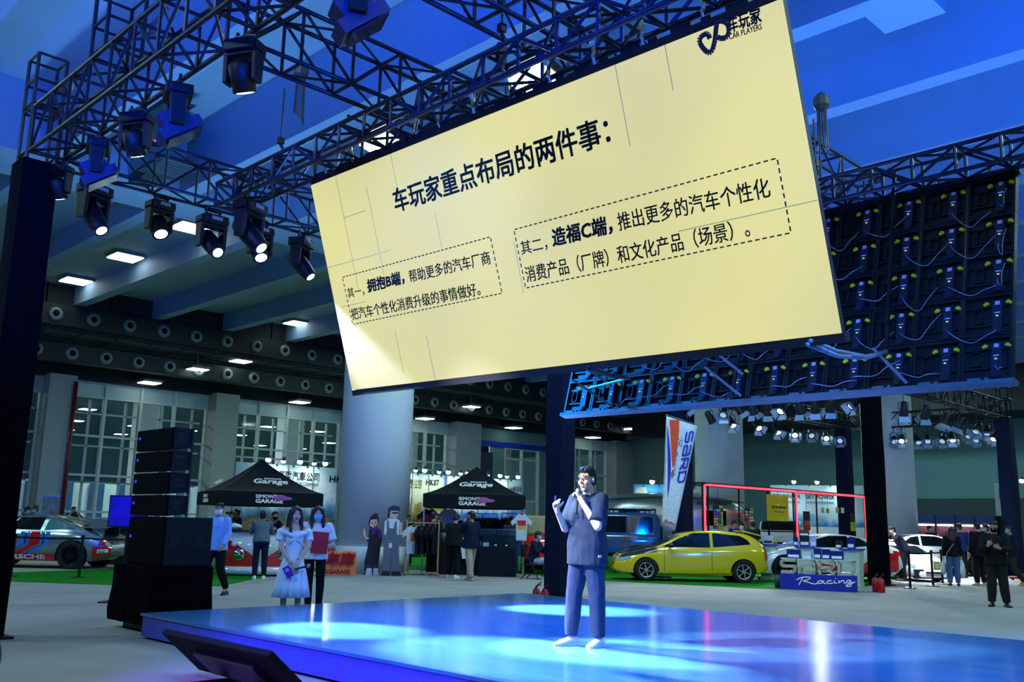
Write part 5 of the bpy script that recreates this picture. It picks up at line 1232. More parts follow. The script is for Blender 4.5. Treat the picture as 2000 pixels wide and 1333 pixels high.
STRM = bpy.data.materials.new('striped_knit'); STRM.use_nodes = True; _n2 = STRM.node_tree; _wv = _n2.nodes.new('ShaderNodeTexWave'); _wv.bands_direction = 'Z'; _wv.inputs['Scale'].default_value = 5; _tc = _n2.nodes.new('ShaderNodeTexCoord'); _n2.links.new(_tc.outputs['Object'], _wv.inputs['Vector'])
_r = _n2.nodes.new('ShaderNodeValToRGB'); _r.color_ramp.interpolation = 'CONSTANT'; _r.color_ramp.elements[0].color = (*lin((30, 40, 40)), 1); _r.color_ramp.elements[1].color = (*lin((170, 180, 170)), 1); _r.color_ramp.elements[1].position = .5; _n2.links.new(_wv.outputs['Fac'], _r.inputs[0]); _n2.links.new(_r.outputs[0], _n2.nodes['Principled BSDF'].inputs['Base Color'])
p = GD(998, 29.8); human('person in a striped knit top under the right end of the second canopy', p, 160, 1.68, dict(wL=(-.15, .25, 1.1)), (STRM, 1.9, .88, .04, 'sweater'), (BLACKC, .02, 'trousers'), SHOEK, 'short', SKIN2, face=False)
SIT = dict(pelvis=(0, -.02, .52), chest=(0, .03, .84), neck=(0, .07, 1.01), head=(0, .12, 1.15), hR=(.09, 0, .48), hL=(-.09, 0, .48), kR=(.12, .42, .50), kL=(-.12, .42, .50), aR=(.12, .40, .085), aL=(-.12, .44, .085), sR=(.178, .05, .96), sL=(-.178, .05, .96), eR=(.23, .18, .74), eL=(-.23, .18, .74), wR=(.08, .30, .90), wL=(-.08, .30, .88))
p = GD(1044, 25.9); t, Wd, H, J = human('person in dark clothes and blue mask sitting on a folding chair', p, -70, 1.72, dict(SIT, hp=12), (DARKN, 1.9, .46, .05, 'jacket'), (C_('pale_trousers', (150, 165, 185)), .02, 'trousers'), SHOEW, 'short', SKIN2, mask=MASKB)
t2 = thing('folding_chair', 'dark folding chair under the seated person by the draped mast', 'chair', p, t.rotation_euler[2])
t2c = t2; MB().bb((-.22, -.24, .37), (.22, .16, .395)).build('seat', BLK, t2); MB().bb((-.22, -.30, .58), (.22, -.27, .92)).build('backrest', BLK, t2)
for sx in (-.21, .21):
    MB().tube([(sx, -.28, .92), (sx, .22, 0)], .014, 6).build('leg', BLK, t2); MB().tube([(sx, .14, .4), (sx, -.3, 0)], .014, 6).build('leg', BLK, t2)
# people around the racing stand
p = GD(1433, 31.5); human('man in a blue jacket reading behind the yellow hatchback', p, -60, 1.72, dict(hp=25), (C_('royal_blue', (24, 52, 140)), 1.9, .84, .05, 'jacket'), (BLACKC, .02, 'trousers'), SHOEK, 'short', SKIN2)
p = GD(1449, 32.6); human('masked woman in a white top between two men behind the yellow hatchback', p, 40, 1.64, None, (WHITEC, .8, .86, .04, 'top'), (BLACKC, .02, 'trousers'), SHOEK, 'short', SKIN, mask=MASKW)
p = GD(1469, 27.75); human('man in grey cap, black vest and white trousers at the yellow tailgate', p, 150, 1.72, dict(kL=(-.1, -.04, .49), aL=(-.12, -.14, .09), kR=(.12, .05, .49), aR=(.14, .12, .085), eR=(.24, .12, 1.14), wR=(.14, .34, 1.12)), (C_('charcoal', (20, 34, 38)), .7, .84, .05, 'vest'), (WHITEC, .02, 'trousers'), SHOEW, 'short', SKIN2, cap=C_('grey_cap', (120, 130, 150)), face=False)
p = GD(1757, 29.0); human('man in navy leaning over the white coupe beside the black mast', p, 70, 1.72, dict(LEAN, wR=(.16, .62, 1.22), eR=(.24, .34, 1.20), wL=(-.14, .6, 1.22), eL=(-.24, .34, 1.2), hp=20), (DARKN, .8, .86, .05, 't_shirt'), (BLACKC, .02, 'trousers'), SHOEK, 'short', SKIN)
p = GD(1815, 36.6); human('masked attendant in front of the lit tool shelves', p, -50, 1.72, None, (BLACKC, 1.9, .84, .04, 'jacket'), (BLACKC, .02, 'trousers'), SHOEK, 'short', SKIN2, mask=MASKB)
p = GD(1873, 32.0); human('man in a navy sweater and black cap seen from behind at the tool shelves', p, 170, 1.78, dict(eR=(.27, .0, 1.13), wR=(.32, .08, .93)), (C_('blue_sweater', (24, 44, 100)), 1.9, .84, .05, 'sweater'), (BLACKC, .02, 'trousers'), SHOEK, 'short', SKIN2, cap=BLACKC, face=False)
p = GD(1856, 27.1); t, Wd, H, J = human('woman in a black jacket and jeans carrying two white bags, seen from behind', p, 172, 1.63, dict(eR=(.22, -.03, 1.12), wR=(.24, .05, .86), wL=(-.24, .05, .86)), (BLACKC, 1.95, .86, .03, 'jacket'), (C_('blue_denim', (72, 98, 136)), .035, 'jeans'), SHOEK, 'long', SKIN, hairm=HAIRB, face=False, build=.9)
MB().tube([V((.16, .02, 1.40)), V((.02, -.14, 1.22)), V((-.14, -.13, 1.0)), V((-.19, -.05, .86))], .012, 6).build('shoulder_strap', mat('chain_strap', (180, 170, 150), .4, .5), t)
def bag(q, k, label):
    t = thing('shopping_bag', label, 'bag', q); c = MB().ell((0, 0, -.30 * k), (.13 * k, .07 * k, .17 * k)).tube([(0, 0, -.18 * k), (0, 0, -.02)], [.07 * k, .02], 8)
    me = organic(c, .012, 2); fold(me, .012, 16); link('bag_body', me, mat('white_plastic', (205, 214, 210), .4), t, True)
    MB().tube([(0, 0, -.06), (0, .0, .0), (0, 0, .01)], .012, 6).build('bag_handle', mat('white_plastic', (205, 214, 210), .4), t)
bag(Wd((.255, .08, .79)), 1.15, 'white bag hanging at the right of the woman in jeans'); bag(Wd((-.255, .08, .78)), .95, 'small white bag with green foot hanging at the left of the woman in jeans')
p = GD(1907, 27.3); human('tall man in all black with pale shoes standing by the tool stand', p, 140, 1.80, None, (BLACKC, 1.95, .80, .06, 'jacket'), (BLACKC, .03, 'trousers'), SHOEG, 'short', SKIN2, face=False)
p = GD(1924, 29.5); human('masked man glimpsed between the two men in black', p, 60, 1.74, None, (BLACKC, 1.9, .84, .05, 'jacket'), (BLACKC, .02, 'trousers'), SHOEK, 'short', SKIN2, mask=MASKB)
p = GD(1940, 19.8); t, Wd, H, J = human('man in black cargo trousers and black mask looking at his phone', p, 6, 1.75, dict(eR=(.26, .10, 1.14), wR=(.09, .27, 1.22), eL=(-.26, .10, 1.14), wL=(-.10, .26, 1.17), hp=18, aR=(.13, .0, .085), aL=(-.14, -.02, .085), fL=(-.5, 1, 0)), (C_('black_canvas', (17, 21, 20)), 1.85, .84, .06, 'jacket'), (C_('dark_camo', (30, 36, 34)), .035, 'cargo_trousers'), SHOEK, 'short', SKIN2, mask=MASKK, vox=.010, gripR=dict(d=(-.5, .3, .7), n=(-.3, -.8, .2), curl=.7), gripL=dict(d=(.6, .3, .4), n=(.2, -.8, .3), curl=.7))
MB().box((.195, .09, .60), (.03, .03, .03)).build('orange_patch', mat('orange_patch', (230, 100, 20), .6), t)
q = Wd((.0, .30, 1.30)); t2 = thing('smartphone', 'smartphone held up by the man in black cargo trousers', 'phone', q, t.rotation_euler[2]); t2.rotation_euler[0] = -.4
MB().box((0, 0, 0), (.075, .009, .155)).build('case', BLK, t2, bevel=.003); MB().box((.02, .006, .055), (.022, .004, .022)).build('lens_block', CHROME, t2)
p = GD(1970, 27.9); human('masked man in dark top and yellow shoes at the feather flag', p, 70, 1.71, dict(STROLL), (DARKN, 1.9, .84, .05, 'sweater'), (C_('dark_olive', (38, 48, 38)), .03, 'trousers'), mat('yellow_shoe', (190, 160, 30), .6), 'short', SKIN2, mask=MASKB)
p = GD(50, 32.5); human('masked person with short hair behind the silver racing car', p, -70, 1.68, dict(hp=25, wR=(.1, .3, 1.05), wL=(-.1, .3, 1.05), eR=(.23, .1, 1.1), eL=(-.23, .1, 1.1)), (BLACKC, 1.9, .84, .04, 'top'), (BLACKC, .02, 'trousers'), SHOEK, 'short', SKIN2, mask=MASKB)
p = GD(66, 31.8); human('masked woman with her hair in a bun behind the silver racing car', p, 60, 1.70, dict(hp=15), (BLACKC, 1.9, .84, .05, 'top'), (BLACKC, .02, 'trousers'), SHOEK, 'bun', SKIN2, mask=MASKB)
p = GD(141, 36); t, Wd, H, J = human('masked man photographing the silver racing car from behind it', p, -10, 1.74, AIM, (BLACKC, .8, .84, .05, 't_shirt'), (BLACKC, .02, 'trousers'), SHOEK, 'short', SKIN2, mask=MASKB)
q = Wd((0, .33, 1.48)); tag(MB().box(q, (.15, .02, .08), t.rotation_euler[2]).build('smartphone', BLK), 'phone held up by the man behind the silver racing car', 'phone')
p = GD(0, 2.15); t, Wd, H, J = human('spectator whose dark hair just shows at the bottom left corner', p, 150, 1.68, SIT, (BLACKC, 1.9, .46, .05, 'jacket'), (BLACKC, .02, 'trousers'), SHOEK, 'short', SKIN2, face=False)
o = copy_tree(t2c); o.location = p; o.rotation_euler = t.rotation_euler; o['label'] = 'folding chair under the spectator at the bottom left corner'
# ------------------------------------------------------------ stands and displays
CANOPY = cloth('canopy_black', (14, 20, 22)); POLEM = mat('grey_pole', (150, 156, 158), .4, .5)
PRINT = mat('print_white', (214, 222, 222), .6, emit=.12); PINK = mat('print_pink', (170, 80, 140), .6)
def face_frame(p, turn=0.0):
    "yaw so that local -Y looks at the camera, turned toward the left of the picture by turn degrees"
    return math.atan2(-p[1], -p[0]) + PI / 2 - math.radians(turn)
GAR = [[(.95, .75), (.8, .95), (.45, 1.0), (.1, .7), (.05, .3), (.3, .0), (.7, .05), (.95, .4), (.6, .42)]]
def garage_print(t, x0, z0, w, y, lean, big=True):
    ex = V((1, 0, 0)); ey = V((0, lean, 1)).normalized()
    text('Garage', 'lettering', PRINT, t, (x0, y, z0), ex, ey, w, w * .30, .03, .25)
    text("SIMON'S", 'lettering', PRINT, t, V((x0 + w * .32, y, z0)) + ey * w * .27, ex, ey, w * .5, w * .075, .03)
def canopy(p, turn, w, zv, zt, za, label):
    t = thing('canopy_tent', label, 'canopy', p, face_frame(p, turn)); h = w / 2
    m = MB(); n = 8
    # roof with a slight sag, front edge on y = 0
    for a, b in (((-h, 0), (h, 0)), ((h, 0), (h, w)), ((h, w), (-h, w)), ((-h, w), (-h, 0))):
        rs = []
        for i in range(n + 1):
            q = i / n; z = zt + (za - zt) * q ** 1.35
            L, R = V((a[0], a[1], z)).lerp(V((0, h, z)), q), V((b[0], b[1], z)).lerp(V((0, h, z)), q)
            rs.append([L.lerp(R, j / n) - V((0, 0, .10 * (1 - q) * q * 4 * (j / n) * (1 - j / n) * 2)) for j in range(n + 1)])
        m.rings(rs, False, False)
    o = m.build('roof', CANOPY, t, False); md = o.modifiers.new('thick', 'SOLIDIFY'); md.thickness = .01
    m = MB()
    for a, b in (((-h, 0), (h, 0)), ((h, 0), (h, w)), ((h, w), (-h, w)), ((-h, w), (-h, 0))):
        m.rings([[V((a[0], a[1], z)).lerp(V((b[0], b[1], z)), j / 12) + V((0, 0, -.02 * math.sin(PI * j / 12))) for j in range(13)] for z in (zv, zt)], False, False)
    o = m.build('valance', CANOPY, t); md = o.modifiers.new('thick', 'SOLIDIFY'); md.thickness = .012
    for x in (-h + .04, h - .04):
        for y in (.04, w - .04): MB().box((x, y, zt / 2), (.045, .045, zt)).box((x, y, .01), (.12, .12, .02)).build('leg', POLEM, t)
    MB().tube([(-h, .05, zt - .05), (0, h, zt + .1), (h, w - .05, zt - .05)], .015, 6).tube([(h, .05, zt - .05), (0, h, zt + .1), (-h, w - .05, zt - .05)], .015, 6).tube([(0, h, zt + .1), (0, h, za - .02)], .02, 6).build('strut', POLEM, t)
    lean = (h) / (za - zt)
    garage_print(t, -.46, zt + .20, .98, .235 * 1.0 - .05, lean * .85)
    text("SIMON'S", 'lettering', PRINT, t, (-.45, -.012, zv + .20), (1, 0, 0), (0, 0, 1), .62, .10, .04); text('GARAGE', 'lettering', PRINT, t, (-.45, -.012, zv + .06), (1, 0, 0), (0, 0, 1), .78, .115, .05)
    MB().ell((.30, -.018, zv + .20), (.30, .006, .06)).ell((.26, -.018, zv + .25), (.15, .006, .05)).build('printed_picture', PINK, t, True)
    if turn < 0:
        ex = V((0, -1, 0)); ey = V((lean * .85, 0, 1)).normalized(); text('Garage', 'lettering', PRINT, t, (-h + .18, w / 2 + .5, zt + .20), ex, ey, 1.0, .30, .03, .25); text("SIMON'S", 'lettering', PRINT, t, (-h - .012, w / 2 + .45, zv + .20), ex, (0, 0, 1), .62, .10, .04); text('GARAGE', 'lettering', PRINT, t, (-h - .012, w / 2 + .45, zv + .06), ex, (0, 0, 1), .78, .115, .05)
    return t
p = GD(527, 26.4); canopy(p, -14, 3.0, 1.83, 2.2, 3.2, 'black peaked canopy over the red and white bar counter')
p = GD(925, 27.0); canopy(p, 2, 2.96, 1.90, 2.27, 3.16, 'black peaked canopy over the clothing stall right of the grey column')
# shell-scheme walls
WPAN = mat('white_panel', (214, 222, 226), .5); INKG = mat('sign_ink', (46, 60, 70), .6, var=0)
def landscape(name, cols, scale=1.3):
    m = bpy.data.materials.new(name); m.use_nodes = True; nt = m.node_tree; b = nt.nodes['Principled BSDF']
    tc = nt.nodes.new('ShaderNodeTexCoord'); sp = nt.nodes.new('ShaderNodeSeparateXYZ'); n = nt.nodes.new('ShaderNodeTexNoise'); n.inputs['Scale'].default_value = scale; n.inputs['Detail'].default_value = 6
    nt.links.new(tc.outputs['Object'], n.inputs['Vector']); nt.links.new(tc.outputs['Object'], sp.inputs[0])
    a = nt.nodes.new('ShaderNodeMath'); a.operation = 'MULTIPLY_ADD'; a.inputs[1].default_value = .33; nt.links.new(sp.outputs['Z'], a.inputs[0]); 
    s2 = nt.nodes.new('ShaderNodeMath'); s2.operation = 'MULTIPLY'; s2.inputs[1].default_value = .55; nt.links.new(n.outputs['Fac'], s2.inputs[0]); nt.links.new(s2.outputs[0], a.inputs[2])
    r = nt.nodes.new('ShaderNodeValToRGB'); els = r.color_ramp.elements
    for i, (q, c) in enumerate(cols):
        e = els[i] if i < 2 else els.new(q); e.position = q; e.color = (*lin(c), 1)
    nt.links.new(a.outputs[0], r.inputs[0]); nt.links.new(r.outputs[0], b.inputs['Base Color']); b.inputs['Roughness'].default_value = .5
    return m
MTN = landscape('mountain_print', [(.45, (112, 80, 44)), (.70, (150, 118, 76)), (.76, (64, 84, 108)), (.88, (120, 160, 200)), (.99, (215, 224, 230))])
FOREST = landscape('forest_print', [(.5, (30, 22, 12)), (.75, (84, 62, 28)), (.95, (150, 136, 70)), (1.0, (190, 195, 170))], 3)
BLUEM = landscape('blue_mountain_print', [(.5, (14, 44, 170)), (.72, (24, 76, 210)), (.86, (50, 110, 225)), (.95, (150, 190, 232)), (1.0, (215, 226, 235))])
ARMM = mat('lamp_arm', (60, 66, 66), .5); BULB = mat('spot_bulb', (225, 255, 235), .3, emit=14, var=0); BULB2 = mat('spot_bulb_green', (190, 255, 225), .3, emit=10, var=0)
def arm_lamp(x, y, z, label, group, k=1.0, m=None, power=0, t=None):
    o = thing('arm_spotlight', label, 'spotlight', (x, y, z), 0, group)
    MB().tube([(0, 0, 0), (0, -.12, .16 * k), (0, -.42, .18 * k)], .012, 6).bb((-.03, -.02, -.06), (.03, .02, .02)).build('arm', ARMM, o)
    MB().lathe([(.05, .1), (.075, .0), (.08, -.06)], (0, -.45, .18 * k), (0, -.3, 1), 14).build('lamp_head', ARMM, o, True)
    MB().ell((0, -.43, .11 * k), (.085 * k, .085 * k, .075 * k)).build('bulb', m or BULB, o, True)
    if power:
        l = bpy.data.lights.new('arm_light', 'SPOT'); l.energy = power; l.color = (.85, 1, .97); l.spot_size = 2.2; l.spot_blend = .8; l.shadow_soft_size = .2
        q = bpy.data.objects.new('arm_light', l); COL.objects.link(q); q.parent = o; q.location = (0, -.75, .0); q.rotation_euler = V((0, .75, -1)).to_track_quat('-Z', 'Y').to_euler()
YB = 31.0
def booth_wall(px0, px1, ztop, pic, label, zpic=2.6, y=YB, txt=()):
    a = PY(px0, 1000, y).x; b = PY(px1, 1000, y).x
    t = thing('booth_wall', label, 'wall panel', (a, y, .013)); w = b - a
    MB().bb((0, 0, 0), (w, .08, ztop)).build('panel', WPAN, t)
    MB().bb((.02, -.02, .0), (w - .02, -.002, zpic)).build('printed_picture', pic, t)
    n = max(1, round(w / 1.0))
    for i in range(n + 1): MB().bb((w * i / n - .025, -.04, 0), (w * i / n + .025, 0, ztop)).build('frame_post', POLEM, t)
    for body, x0, x1, y0, h, bold in txt:
        q0 = PY(x0, y0, y - .03); q1 = PY(x1, y0, y - .03)
        text(body, 'lettering', INKG, t, (q0.x - a, -.045, q0.z), (1, 0, 0), (0, 0, 1), q1.x - q0.x, h, bold)
    return t
booth_wall(452, 655, 3.42, MTN, 'white stand wall with a company name and a mountain picture behind the left canopy', 2.45, txt=(('運陞汽車公司', 541, 623, 938, .34, .008), ('NSON MOTOR COMPANY', 546, 622, 948, .13, .01), ('HK', 643, 668, 943, .25, .01)))
booth_wall(735, 866, 3.42, FOREST, 'stand wall with a golden forest picture right of the grey column', 3.15, txt=(('有限公司', 790, 823, 949, .27, .006), ('TIONAL LIMITED', 790, 823, 954, .08, .01), ('HK07', 832, 857, 949, .26, .015)))
booth_wall(870, 1019, 3.42, BLUEM, 'white stand wall with a blue mountain picture behind the right canopy', 2.7, txt=(('LIMITED', 968, 990, 960, .18, .01), ('HK01', 996, 1017, 961, .24, .015)))
tag(MB().bb((PY(866.3, 1000, YB).x, YB - .05, .013), (PY(869.6, 1000, YB).x, YB + .1, 3.6)).build('banner_post', mat('blue_post', (20, 60, 170), .4)), 'narrow blue post between the forest wall and the blue mountain wall', 'post')
for i, (px, py) in enumerate(((523, 893), (552, 908), (585, 898), (612, 912), (634, 902), (810, 926), (828, 917), (856, 930), (874, 920), (898, 930), (912, 921), (951, 925), (975, 936), (989, 928), (1010, 938))):
    q = PY(px, py, YB - .4); w = 'left white wall' if i < 5 else 'forest wall' if i < 8 else 'blue mountain wall'
    arm_lamp(q.x, YB - .02, 3.42 if py > 905 and i > 4 or i in (1, 3) else 3.42, 'small lit arm spotlight on top of the ' + w, 'arm spotlights on the ' + w, 1.0 if i % 2 else 1.2, BULB if i % 2 else BULB2, 62 if i in (1, 3, 5, 7, 9, 11, 13) else 0)
def board(px0, px1, py0, py1, D, name, m, label, cat, th=.04, ground=True, turn=0):
    s = D / FPX; c = (px0 + px1) / 2; p = GD(c, D); hz = 1000.0 + .0216 * c; z1 = 1.5 + (hz - py0) * s; z0 = 1.5 + (hz - py1) * s; w = (px1 - px0) * s
    t = thing(name, label, cat, (p.x, p.y, 0 if ground else z0), face_frame(p, turn))
    o = 0 if ground else z0
    MB().bb((-w / 2, 0, z0 - o), (w / 2, th, z1 - o)).build('board', m, t)
    return t, w, z0 - o, z1 - o
t, w, a, b = board(1238, 1300, 948, 1010, 38, 'booth_wall', landscape('blue_gary_print', [(.2, (30, 90, 60)), (.55, (60, 150, 200)), (.8, (40, 150, 230)), (1.0, (60, 170, 240))]), 'blue stand board with a landscape picture behind the blue off-road car', 'wall panel')
MB().bb((-w / 2 + .05, -.01, 0), (w / 2, .0, a)).build('lower_board', WPAN, t); text('Gary Dream', 'lettering', mat('sky_text', (20, 70, 130), .5), t, (-.05, -.02, b - .42), (1, 0, 0), (0, 0, 1), .75, .16, .02); MB().bb((-w / 2 + .08, -.02, b - .55), (-.12, -.005, b - .12)).build('picture', mat('picture_pale', (190, 200, 180), .5, var=.4, scale=6), t)
p = GD(1600, 36); t, w, a, b = board(1510, 1692, 950, 1030, 46, 'booth_wall', landscape('sky_power_print', [(.5, (60, 84, 96)), (.7, (84, 134, 176)), (.85, (60, 122, 196)), (.95, (150, 190, 222)), (1.0, (196, 218, 232))]), 'pale blue stand wall lettered for auto parts behind the neon frame', 'wall panel')
MB().bb((-w / 2, -.005, 0), (w / 2, .0, a)).build('lower_board', WPAN, t)
for x in (-2.2, -.6): text('SKY POWER', 'lettering', INKG, t, (x, -.02, b - .66), (1, 0, 0), (0, 0, 1), 1.35, .22, .015); text('AUTO PARTS MOTORS', 'lettering', INKG, t, (x, -.02, b - .88), (1, 0, 0), (0, 0, 1), 1.3, .10, .01)
for px, D in ((1257, 38.0), (1288, 38.0), (1535, 46.0), (1580, 46.0), (1622, 46.0), (1974, 38.6)):
    q = AT(px, 948.5 if px < 1300 else 950.5 if px < 1900 else 946.5, D); arm_lamp(q.x, q.y, 1.5 + (1034.6 - 950) * 46 / FPX - .02 if D == 46.0 else q.z, 'small lit arm spotlight on top of the blue-toned walls at the back' if px < 1900 else 'small lit arm spotlight above the tall poster at the right edge', 'arm spotlights at the back' if px < 1900 else None, 1.2, BULB, 80 if px in (1257, 1535, 1622) else 0)
# clothing stall
WOOD = mat('pale_wood', (176, 146, 92), .6, var=.15, scale=8)
def garment(t0, x, z, m, w=.46, h=.68, label=None, group=None, rz=0.0, sleeve=.22, pic=None, base=None):
    "a T-shirt on a hanger: seen from -Y"
    t = thing('t_shirt', label, 't-shirt', base, rz, group)
    prof = [(-w / 2, -h), (w / 2, -h), (w / 2 + .01, -.24), (w / 2 + .12, -.32), (w / 2 + .16, -.20), (w / 2 - .02, -.03), (.09, .03), (.05, -.01), (-.05, -.01), (-.09, .03), (-w / 2 + .02, -.03), (-w / 2 - .16, -.20), (-w / 2 - .12, -.32), (-w / 2 - .01, -.24)]
    MB().prism(prof, (x, .03, z), (1, 0, 0), (0, 0, 1), .06).build('shirt_body', m, t, bevel=.012)
    MB().tube([(x - .2, 0, z - .05), (x, 0, z + .05), (x + .2, 0, z - .05)], .008, 5).tube([(x, 0, z + .05), (x, 0, z + .11), (x + .02, 0, z + .13)], .005, 5).build('hanger', WOOD, t)
    if pic: MB().bb((x - .12, -.036, z - .30), (x + .12, -.033, z - .16)).build('print', pic[0], t); MB().bb((x - .11, -.036, z - .40), (x + .12, -.033, z - .31)).build('print', pic[1], t)
    return t
D = 26.3; p = GD(823, D); rz = face_frame(p, -8); t = thing('clothes_rack', 'pale wooden clothes rack with white and black shirts beside the second canopy', 'clothes rack', p, rz)
for x in (-.40, .50):
    MB().box((x, 0, .76), (.035, .035, 1.52)).build('upright', WOOD, t); MB().box((x, 0, .02), (.04, .5, .04)).build('foot', WOOD, t)
MB().box((.05, 0, 1.44), (.9, .03, .03)).build('rail', WOOD, t); MB().box((.05, 0, .08), (.9, .03, .03)).build('stretcher', WOOD, t)
for i in range(3): MB().tube([(-.40, 0, 1.5 - .06 * i), (-.47, .0, 1.56 - .06 * i)], .008, 5).build('peg', WOOD, t)
ORP = mat('orange_print', (200, 110, 40), .6); REDP = mat('red_print', (200, 30, 40), .6); YELP = mat('yellow_print', (220, 180, 20), .6)
WHS = C_('grey_white_shirt', (198, 204, 212)); BLS = C_('black_shirt', (20, 24, 30))
for i in range(5):
    x = -.20 + .15 * i; c, s = math.cos(rz), math.sin(rz); q = V((p.x + x * c, p.y + x * s, 1.33))
    garment(None, 0, 0, WHS if i == 0 else BLS, .44 if i == 0 else .4, .74, ('white shirt with a small orange print on the wooden rack', 'black shirt hung next to the white shirt on the wooden rack', 'second black shirt from the white shirt on the wooden rack', 'third black shirt from the white shirt on the wooden rack', 'rightmost black shirt on the wooden rack')[i], 'shirts on the wooden rack', rz + (.25 if i == 0 else 1.05), pic=(ORP, ORP) if i == 0 else None, base=q)
q = AT(1019, 1006, 26.6); garment(None, 0, 0, WHS, .30, .72, 'white shirt with red and yellow print hung at the right leg of the second canopy', None, face_frame(q), pic=(REDP, YELP), base=q)
q = AT(877, 995, 28.3); garment(None, 0, 0, WHS, .38, .78, 'plain white shirt hung inside the second canopy', None, face_frame(q), base=q)
q = AT(838, 996, 28.3); garment(None, 0, 0, BLS, .40, .70, 'black shirt with red print hung inside the second canopy', None, face_frame(q), pic=(REDP, REDP), base=q)
def cloth_table(px0, px1, pyt, D, label, m, dep=.6, turn=0):
    s = D / FPX; c = (px0 + px1) / 2; p = GD(c, D); z = 1.5 + (1000 + .0216 * c - pyt) * s; w = (px1 - px0) * s
    t = thing('display_table', label, 'table', p, face_frame(p, turn)); m2 = MB(); rs = []
    for e, zz in ((.03, .01), (.015, z * .5), (0, z - .02), (-.01, z)):
        n = 13; L = [V((-w / 2 - e + (w + 2 * e) * i / (n - 1), -e - .014 * (i % 2) * (1 - zz / z), zz)) for i in range(n)] + [V((w / 2 + e - (w + 2 * e) * i / (n - 1), dep + e, zz)) for i in range(n)]
        rs.append(L)
    m2.rings(rs).build('tablecloth', m, t)
    for x in (-w / 2 + .06, w / 2 - .06):
        for y in (.06, dep - .06): MB().box((x, y, z / 2 - .02), (.03, .03, z - .04)).build('leg', POLEM, t)
    return t, w, z
BTC = C_('black_tablecloth', (14, 20, 36))
t, w, z = cloth_table(938, 1008, 1068, 26.6, 'black-clothed table with two caps at the right of the second canopy', BTC); rt = t.rotation_euler[2]
def on_table(t, x, y, z): c, s = math.cos(t.rotation_euler[2]), math.sin(t.rotation_euler[2]); return V((t.location.x + x * c - y * s, t.location.y + x * s + y * c, z))
for x, l in ((-.06, 'left black cap on the black-clothed table'), (.25, 'right black cap on the black-clothed table')):
    q = on_table(t, x, .22, z); o = thing('cap', l, 'cap', q, rt); MB().lathe([(.10, 0), (.102, .04), (.085, .09), (.04, .12), (.004, .125)], (0, 0, 0), (0, 0, 1), 18).build('crown', BLACKC, o, True)
    MB().rings([[V((.075 * math.cos(a), -.085 - r * math.sin(a), .012 - .1 * r * math.sin(a))) for a in [PI * i / 10 for i in range(11)]] for r in (0, .085)], False, False).build('peak', BLACKC, o); MB().bb((-.04, -.104, .03), (.04, -.1, .055)).build('badge', PRINT, o)
q = on_table(t, -.33, .22, z); tag(MB().box(q + V((0, 0, .055)), (.16, .08, .11), rt).build('small_box', mat('pale_blue_box', (140, 185, 205), .5)), 'pale blue box beside the caps on the black-clothed table', 'box')
t, w, z = cloth_table(846, 938, 1052, 27.1, 'table where shirts are unfolded under the second canopy', BTC)
q = on_table(t, .25, -.02, z); tag(MB().rings([[V((q.x - .22 + .44 * i / 8, q.y - .02 * (i % 3) - .05 * k, q.z + .03 - .14 * k ** 1.3)) for i in range(9 - k)] + [V((q.x + .2, q.y + .1, q.z + .03 - .14 * k ** 1.3))] * k for k in range(4)], False, False).build('white_shirt', WHS), 'white shirt spread over the front edge of the shirt table', 't-shirt')
t, w, z = cloth_table(942, 1012, 1046, 28.6, 'grey display counter behind the table of caps', C_('slate_cloth', (60, 78, 90)))
for x, k, l in ((-.35, 1.0, 'low glass display case on the grey counter, left'), (.22, 1.2, 'low glass display case on the grey counter, right')):
    q = on_table(t, x, .3, z); o = thing('display_case', l, 'display case', q, t.rotation_euler[2]); MB().bb((-.25 * k, -.2, 0), (.25 * k, .2, .16)).build('glass_box', mat('case_glass', (120, 170, 160), .08, alpha=.5), o); MB().bb((-.25 * k, -.2, .16), (.25 * k, .2, .18)).build('lid', mat('case_lid', (190, 205, 200), .3), o); MB().ell((.0, -.02, .07), (.09, .08, .06)).build('display_item', BLACKC, o, True)
# rails of jackets in the blue stand
def rail(px0, px1, py, D, label, n, cols, glabel):
    a = AT(px0, py, D); b = AT(px1, py, D); t = thing('clothes_rail', label, 'clothes rail', (a.x, a.y, 0), math.atan2(b.y - a.y, b.x - a.x)); w = (V((b.x, b.y, 0)) - V((a.x, a.y, 0))).length
    MB().tube([(0, 0, a.z), (w, 0, a.z)], .015, 6).build('rail', CHROME, t)
    for x in (0, w): MB().tube([(x, 0, 0), (x, 0, a.z)], .015, 6).bb((x - .02, -.25, 0), (x + .02, .25, .03)).build('upright', CHROME, t)
    d = V((math.cos(t.rotation_euler[2]), math.sin(t.rotation_euler[2]), 0))
    for i in range(n):
        q = V((a.x, a.y, a.z - .16)) + d * (w * (i + .5) / n)
        garment(None, 0, 0, cols[i % len(cols)], .36, .70, glabel, glabel + 's', t.rotation_euler[2] + 1.0, base=q)
GJ = [C_('jacket_' + str(i), c) for i, c in enumerate(((30, 38, 44), (26, 42, 46), (44, 54, 40), (120, 62, 30), (38, 48, 40), (150, 160, 150)))]
rail(912, 942, 1003, 30.2, 'short chrome rail of jackets in the blue stand, left', 4, GJ[4:] + GJ[:2], 'jacket on the left chrome rail in the blue stand')
rail(944, 972, 1004, 30.2, 'chrome rail of dark jackets in the middle of the blue stand', 6, GJ[:5], 'dark jacket on the middle chrome rail in the blue stand')
rail(980, 1010, 1003, 30.3, 'short chrome rail of jackets at the right of the blue stand', 4, GJ[1:4], 'jacket on the right chrome rail in the blue stand')
